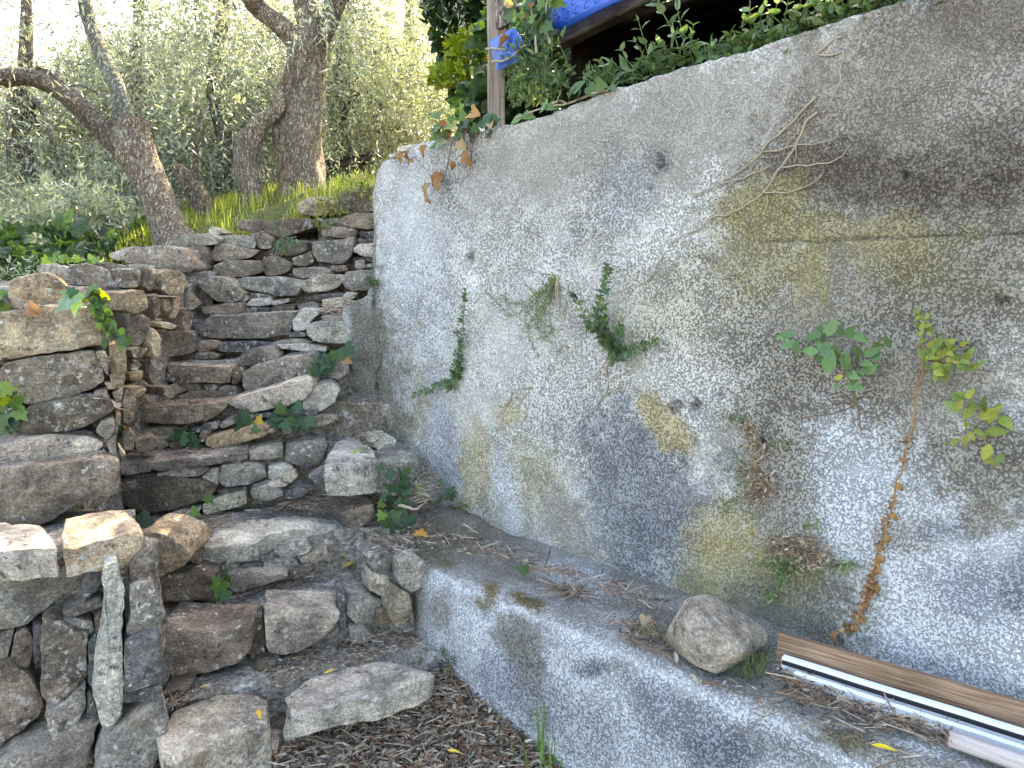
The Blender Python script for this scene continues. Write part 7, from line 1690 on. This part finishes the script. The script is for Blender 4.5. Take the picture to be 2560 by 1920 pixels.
litter('leaf_litter', 'fine dry litter lying on the treads', [('F', [(650, 600), (1050, 480), (1300, 380), (1420, 370), (1560, 470), (1480, 520), (1300, 530), (1000, 620), (760, 720), (640, 700)], un_z(-1.50), 900, 0.12, 0.012),
       ('F', [(140, 780), (300, 720), (520, 690), (330, 760), (150, 840)], un_z(-1.50), 160, 0.25, 0.012), ('E', [(1170, 930), (1480, 870), (1660, 900), (1640, 1050), (1450, 1180), (1200, 1200), (1100, 1160)], un_z(-1.35), 700, 0.3, 0.02),
       ('E', [(480, 1250), (740, 1270), (1040, 1190), (1100, 1210), (820, 1301), (480, 1301)], un_z(-1.36), 220, 0.3, 0.012), ('E', [(880, 740), (1150, 690), (1250, 600), (1450, 560), (1700, 640), (1690, 690), (1480, 735), (1180, 722)], un_z(-1.13), 900, 0.4, 0.02),
       ('E', [(200, 800), (560, 770), (860, 770), (620, 880), (420, 830)], un_z(-1.14), 300, 0.3, 0.015), ('E', [(120, 350), (600, 320), (900, 290), (1280, 230), (1250, 270), (880, 340), (430, 375), (60, 395)], un_z(-0.89), 420, 0.35, 0.015),
       ('E', [(1520, 160), (1700, 150), (1790, 230), (1700, 320), (1640, 270)], un_z(-0.84), 260, 0.4, 0.02), ('E', [(1960, 380), (2050, 420), (2100, 560), (2060, 700), (1990, 700), (2000, 500)], un_z(-0.98), 260, 0.4, 0.03),
       ('B', [(270, 1410), (500, 1400), (860, 1390), (700, 1415), (300, 1435)], un_z(-0.68), 150, 0.4, 0.012), ('B', [(1500, 780), (1740, 690), (1740, 760), (1560, 800)], un_z(-0.20), 120, 0.5, 0.02), ('B', [(1240, 500), (1400, 490), (1420, 530), (1260, 530)], un_z(-0.06), 90, 0.5, 0.015)], 122, (0.008, 0.024), (0.02, 0.07))
litter('leaf_litter', 'dry leaves and straw gathered on the ledge along the wall foot', [('L', [(180, 330), (480, 250), (760, 330), (1000, 400), (1200, 500), (1450, 560), (1600, 600), (1900, 700), (1850, 760), (1500, 640), (1000, 480), (600, 400), (250, 420)], un_z(LEDGE_Z + 0.05), 700, 0.3, 0.012), ('L', [(1190, 610), (1400, 640), (1400, 690), (1250, 650)], un_z(LEDGE_Z + 0.012), 160, 0.4, 0.012),
       ('L', [(1560, 780), (1900, 860), (2000, 980), (1800, 1000), (1640, 930)], un_z(LEDGE_Z + 0.008), 150, 0.55, 0.012), ('K', [(880, 660), (1020, 720), (1300, 860), (1600, 950), (1800, 1010), (1830, 1100), (1600, 1020), (1300, 920), (1050, 850)], un_z(LEDGE_Z + 0.012), 420, 0.45, 0.03), ('K', [(450, 700), (900, 760), (1400, 1000), (1900, 1189), (1500, 1150), (900, 900)], un_z(LEDGE_Z + 0.006), 90, 0.5, 0.006)], 123, (0.01, 0.035), (0.025, 0.10))
for c, p, q, z, lb, colr in [('F', (537, 362), (632, 312), -1.36, 'long yellow leaf on the left stone of the second step', (0.55, 0.36, 0.09)), ('F', (1016, 647), (1088, 622), -1.47, 'small orange leaf on the pale slab of the lowest step', (0.55, 0.33, 0.07)), ('F', (650, 848), (668, 908), -1.51, 'yellow leaf on the lower left stone of the lowest step', (0.62, 0.42, 0.05)),
                          ('F', (485, 396), (527, 402), -1.36, 'bright green leaf bit on the left stone of the second step', (0.30, 0.40, 0.05)), ('E', (1462, 975), (1515, 1040), -1.30, 'orange leaf stuck upright in the second tread litter', (0.58, 0.36, 0.05)), ('E', (1500, 1105), (1595, 1072), -1.34, 'tan leaf on the second tread below the orange one', (0.45, 0.27, 0.08)),
                          ('K', (1412, 1090), (1550, 1135), LEDGE_Z + 0.02, 'bright yellow leaf on the ledge beside the pale pole', (0.66, 0.48, 0.03)), ('L', (1270, 378), (1215, 382), LEDGE_Z + 0.05, 'pale straw leaf on the ledge near the steps', (0.5, 0.45, 0.35)), ('L', (465, 332), (473, 300), LEDGE_Z + 0.06, 'tiny orange leaf on the ledge end near the ivy', (0.5, 0.25, 0.05)),
                          ('L', (620, 1625), (700, 1650), -1.72, 'yellow leaf in the litter at the bottom picture edge', (0.62, 0.44, 0.06)), ('L', (1060, 1580), (1118, 1568), -1.73, 'white leaf in the litter beside the grass tuft', (0.6, 0.58, 0.5)), ('L', (1035, 540), (1105, 515), LEDGE_Z + 0.03, 'green ivy leaf lying on the ledge', (0.06, 0.12, 0.04)),
                          ('F', (330, 722), (400, 710), -1.49, 'thin tan leaf behind the lower left stone of the lowest step', (0.42, 0.30, 0.12)), ('F', (1245, 570), (1300, 565), -1.47, 'pale green leaf on the pale slab of the lowest step', (0.16, 0.22, 0.12))]:
    a_, b_ = atZ(c, p, z), atZ(c, q, z)
    if z < -1.6: a_, b_ = un_g(c, p) + Vector((0, 0, 0.035)), un_g(c, q) + Vector((0, 0, 0.035))
    o = leaf_obj('lance' if 'ivy' not in lb else 'ivy', a_ + Vector((0, 0, 0.012)), (b_ - a_) + Vector((0, 0, 0.15)) * (b_ - a_).length, (0.2, -0.5, 1), max(0.02, (b_ - a_).length), None, colr, M['dead'], 'fallen_leaf', 0.9); tag(o, lb, 'leaf')
for c, P, z, rd, lb, nm in [('L', [(615, 1050), (640, 1160), (700, 1330), (760, 1500), (810, 1659)], None, 0.0055, 'long thin brown stick lying on the litter towards the camera', 'fallen_stick'), ('L', [(700, 1230), (740, 1270), (770, 1350), (790, 1400)], None, 0.004, 'short forked stick beside the long one', 'fallen_stick'),
                        ('L', [(1680, 910), (1730, 950), (1820, 975), (1900, 1000)], LEDGE_Z + 0.02, 0.005, 'pale crooked twig on the ledge left of the boulder', 'fallen_stick'), ('K', [(530, 742), (590, 748), (655, 758)], LEDGE_Z + 0.012, 0.005, 'straight tan twig on the ledge in front of the boulder', 'fallen_stick'),
                        ('K', [(470, 705), (495, 730), (520, 748)], LEDGE_Z + 0.012, 0.006, 'short red brown bark strip in front of the boulder', 'fallen_stick'), ('K', [(1265, 1035), (1340, 1040), (1410, 1048)], LEDGE_Z + 0.01, 0.004, 'thin twig above the bright yellow leaf', 'fallen_stick'),
                        ('O', [(1035, 1010), (1130, 1040), (1250, 1050), (1330, 980), (1360, 920)], -1.06, 0.008, 'weathered root wood lying by the ivy at the wall foot', 'fallen_stick'), ('L', [(720, 260), (760, 290), (800, 310)], LEDGE_Z + 0.06, 0.006, 'pale root sticking out at the wall foot', 'fallen_stick')]:
    pts = [(atZ(c, p, z) if z is not None else un_g(c, p) + Vector((0, 0, 0.04))) for p in P]
    V, F = stem_np([pts], rd, 5, 7, 80, wob=0.008); o = obj_np(nm, V, F, M['twig'] if rd < 0.006 else M['root']); tag(o, lb, 'stick')
def tuft(name, label, base, n, h, seed, pal, spread=0.7, wide=(1.2, 2.2), r0=0.04, cat='grass'):
    r = np.random.default_rng(seed); t_ = empty(name, base); tag(t_, label, cat)
    for k in range(n):
        az = r.uniform(0, 2 * math.pi); tp = Vector((math.cos(az) * spread * r.uniform(0.2, 1), math.sin(az) * spread * r.uniform(0.2, 1), 1)); p = Vector(base) + Vector((r.normal() * r0, r.normal() * r0, 0))
        leaf_obj('blade', p, tp, (math.cos(az), math.sin(az), 0.3), h * r.uniform(0.5, 1.2), t_, tuple(palette(pal, 1, r)[0]), name='blade', wide=r.uniform(*wide))
GG = [(0.10, 0.19, 0.035), (0.13, 0.22, 0.05), (0.16, 0.24, 0.05)]
tuft('grass_tuft', 'green grass tuft at the foot of the ledge, bottom edge of the picture', un_g('L', (1230, 1700)), 14, 0.30, 131, GG, 1.0, (0.35, 0.7))
tuft('grass_tuft', 'short upright grass blades left of the larger tuft at the bottom', un_g('L', (990, 1690)), 9, 0.14, 132, GG, 0.5, (0.6, 1.1))
leafy('ground_weed', 'broad green weed leaves at the bottom edge beside the ledge', 'plant', 'L', ('z', -1.72), [(1380, 1640, 130), (1480, 1650, 130), (1280, 1650, 120), (1200, 1600, 90), (1230, 1640, 100), (1520, 1620, 80), (540, 1540, 70)], 'ovate', GP, 133, facing=0.3, hang=-0.2)
tangle_pts = un_z(LEDGE_Z + 0.01)
r = np.random.default_rng(141)
def floor_tuft(label, c, poly, n, h, seed, pal, z):
    r = np.random.default_rng(seed); P = litter_points(c, poly, n, un_z(z), r)
    az = r.uniform(0, 2 * np.pi, n); tp = np.stack([np.cos(az), np.sin(az), r.uniform(0.2, 1.0, n)], 1)
    V, F, C_ = mass('blade', P, unit(tp), np.stack([np.cos(az), np.sin(az), 0.4 * np.ones(n)], 1), h * r.uniform(0.5, 1.2, n), palette(pal, n, r), 0.8)
    o = obj_np('grass_tuft', V, F, M['leaf'], None, C_); tag(o, label, 'grass')
floor_tuft('green grassy tuft pinned under the front corner of the boulder', 'K', [(640, 700), (750, 640), (860, 590), (890, 640), (850, 740), (720, 720)], 150, 0.07, 142, [(0.08, 0.14, 0.04), (0.12, 0.17, 0.06), (0.22, 0.22, 0.10)], LEDGE_Z + 0.006)
floor_tuft('dull green and straw tuft left of the boulder', 'K', [(150, 470), (380, 470), (450, 590), (330, 560), (200, 510)], 140, 0.07, 143, [(0.07, 0.10, 0.04), (0.13, 0.14, 0.06), (0.30, 0.24, 0.14)], LEDGE_Z + 0.01)
floor_tuft('small dark green tuft in the corner between ledge and lowest step', 'L', [(560, 980), (660, 1000), (670, 1080), (600, 1040)], 70, 0.06, 144, [(0.05, 0.08, 0.035), (0.08, 0.11, 0.04)], -1.52)
q = atZ('K', (215, 420), LEDGE_Z + 0.02); o = leaf_obj('ivy', q, Vector((1, -0.1, -0.1)), (0, -0.5, 1), 0.06, None, (0.42, 0.30, 0.18), M['dead'], 'dry_leaf'); tag(o, 'large curled tan dead leaf on the ledge left of the boulder', 'leaf')
q = atZ('K', (400, 640), LEDGE_Z + 0.01); o = leaf_obj('lance', q, Vector((0.1, 1, 0.4)), (0, -0.5, 1), 0.05, None, (0.45, 0.40, 0.32), M['dead'], 'dry_leaf'); tag(o, 'pale upright dry leaf on the ledge edge before the boulder', 'leaf')
# plants in the dry stone courses
herb = leafy('grey_herb', 'grey green fern-like tuft in the middle of the terrace edge stones', 'plant', 'B', ('y', 4.60), scatter('B', [(1300, 290, 90, 60, 60), (1250, 340, 50, 40, 24), (1210, 190, 30, 50, 10)], (28, 55), 151), 'lance', [(0.075, 0.11, 0.06), (0.10, 0.14, 0.08)], 151)
bush('grassy_clump', 'yellow green weeds and straw hanging over the stones beside the wall end', 'plant', [B(770, 400, 4.85, 0.14, 0.05, 160), B(720, 440, 4.9, 0.12, 0.06, 160), B(800, 395, 4.8, 0.08, 0.08, 90), B(700, 480, 4.85, 0.06, 0.04, 60)], [(0.15, 0.19, 0.04), (0.22, 0.24, 0.06), (0.30, 0.26, 0.12), (0.09, 0.13, 0.04)], 'lance', 0.045, 152, tuple(atY('V', (760, 430), 4.9)), 0.004)
bush('wall_foot_herb', 'grey green sage-like sprig at the wall foot right of the ivy block', 'plant', [(tuple(atwall('O', (1590, 860), 0.04)), (0.035, 0.035, 0.035), 26)], [(0.10, 0.16, 0.09), (0.13, 0.19, 0.11)], 'lance', 0.06, 153, tuple(atwall('O', (1560, 950), 0.02)), 0.003, jit=0.15, wide=1.3)
bush('wall_foot_herb', 'small olive rosettes on a pale root at the wall foot', 'plant', [(tuple(atwall('O', (1780, 1010), 0.03)), (0.03, 0.03, 0.02), 24), (tuple(atwall('O', (1740, 1090), 0.03)), (0.03, 0.02, 0.03), 20)], [(0.12, 0.15, 0.03), (0.16, 0.18, 0.04)], 'ovate', 0.022, 154, tuple(atwall('O', (1800, 1220), 0.02)), 0.004)
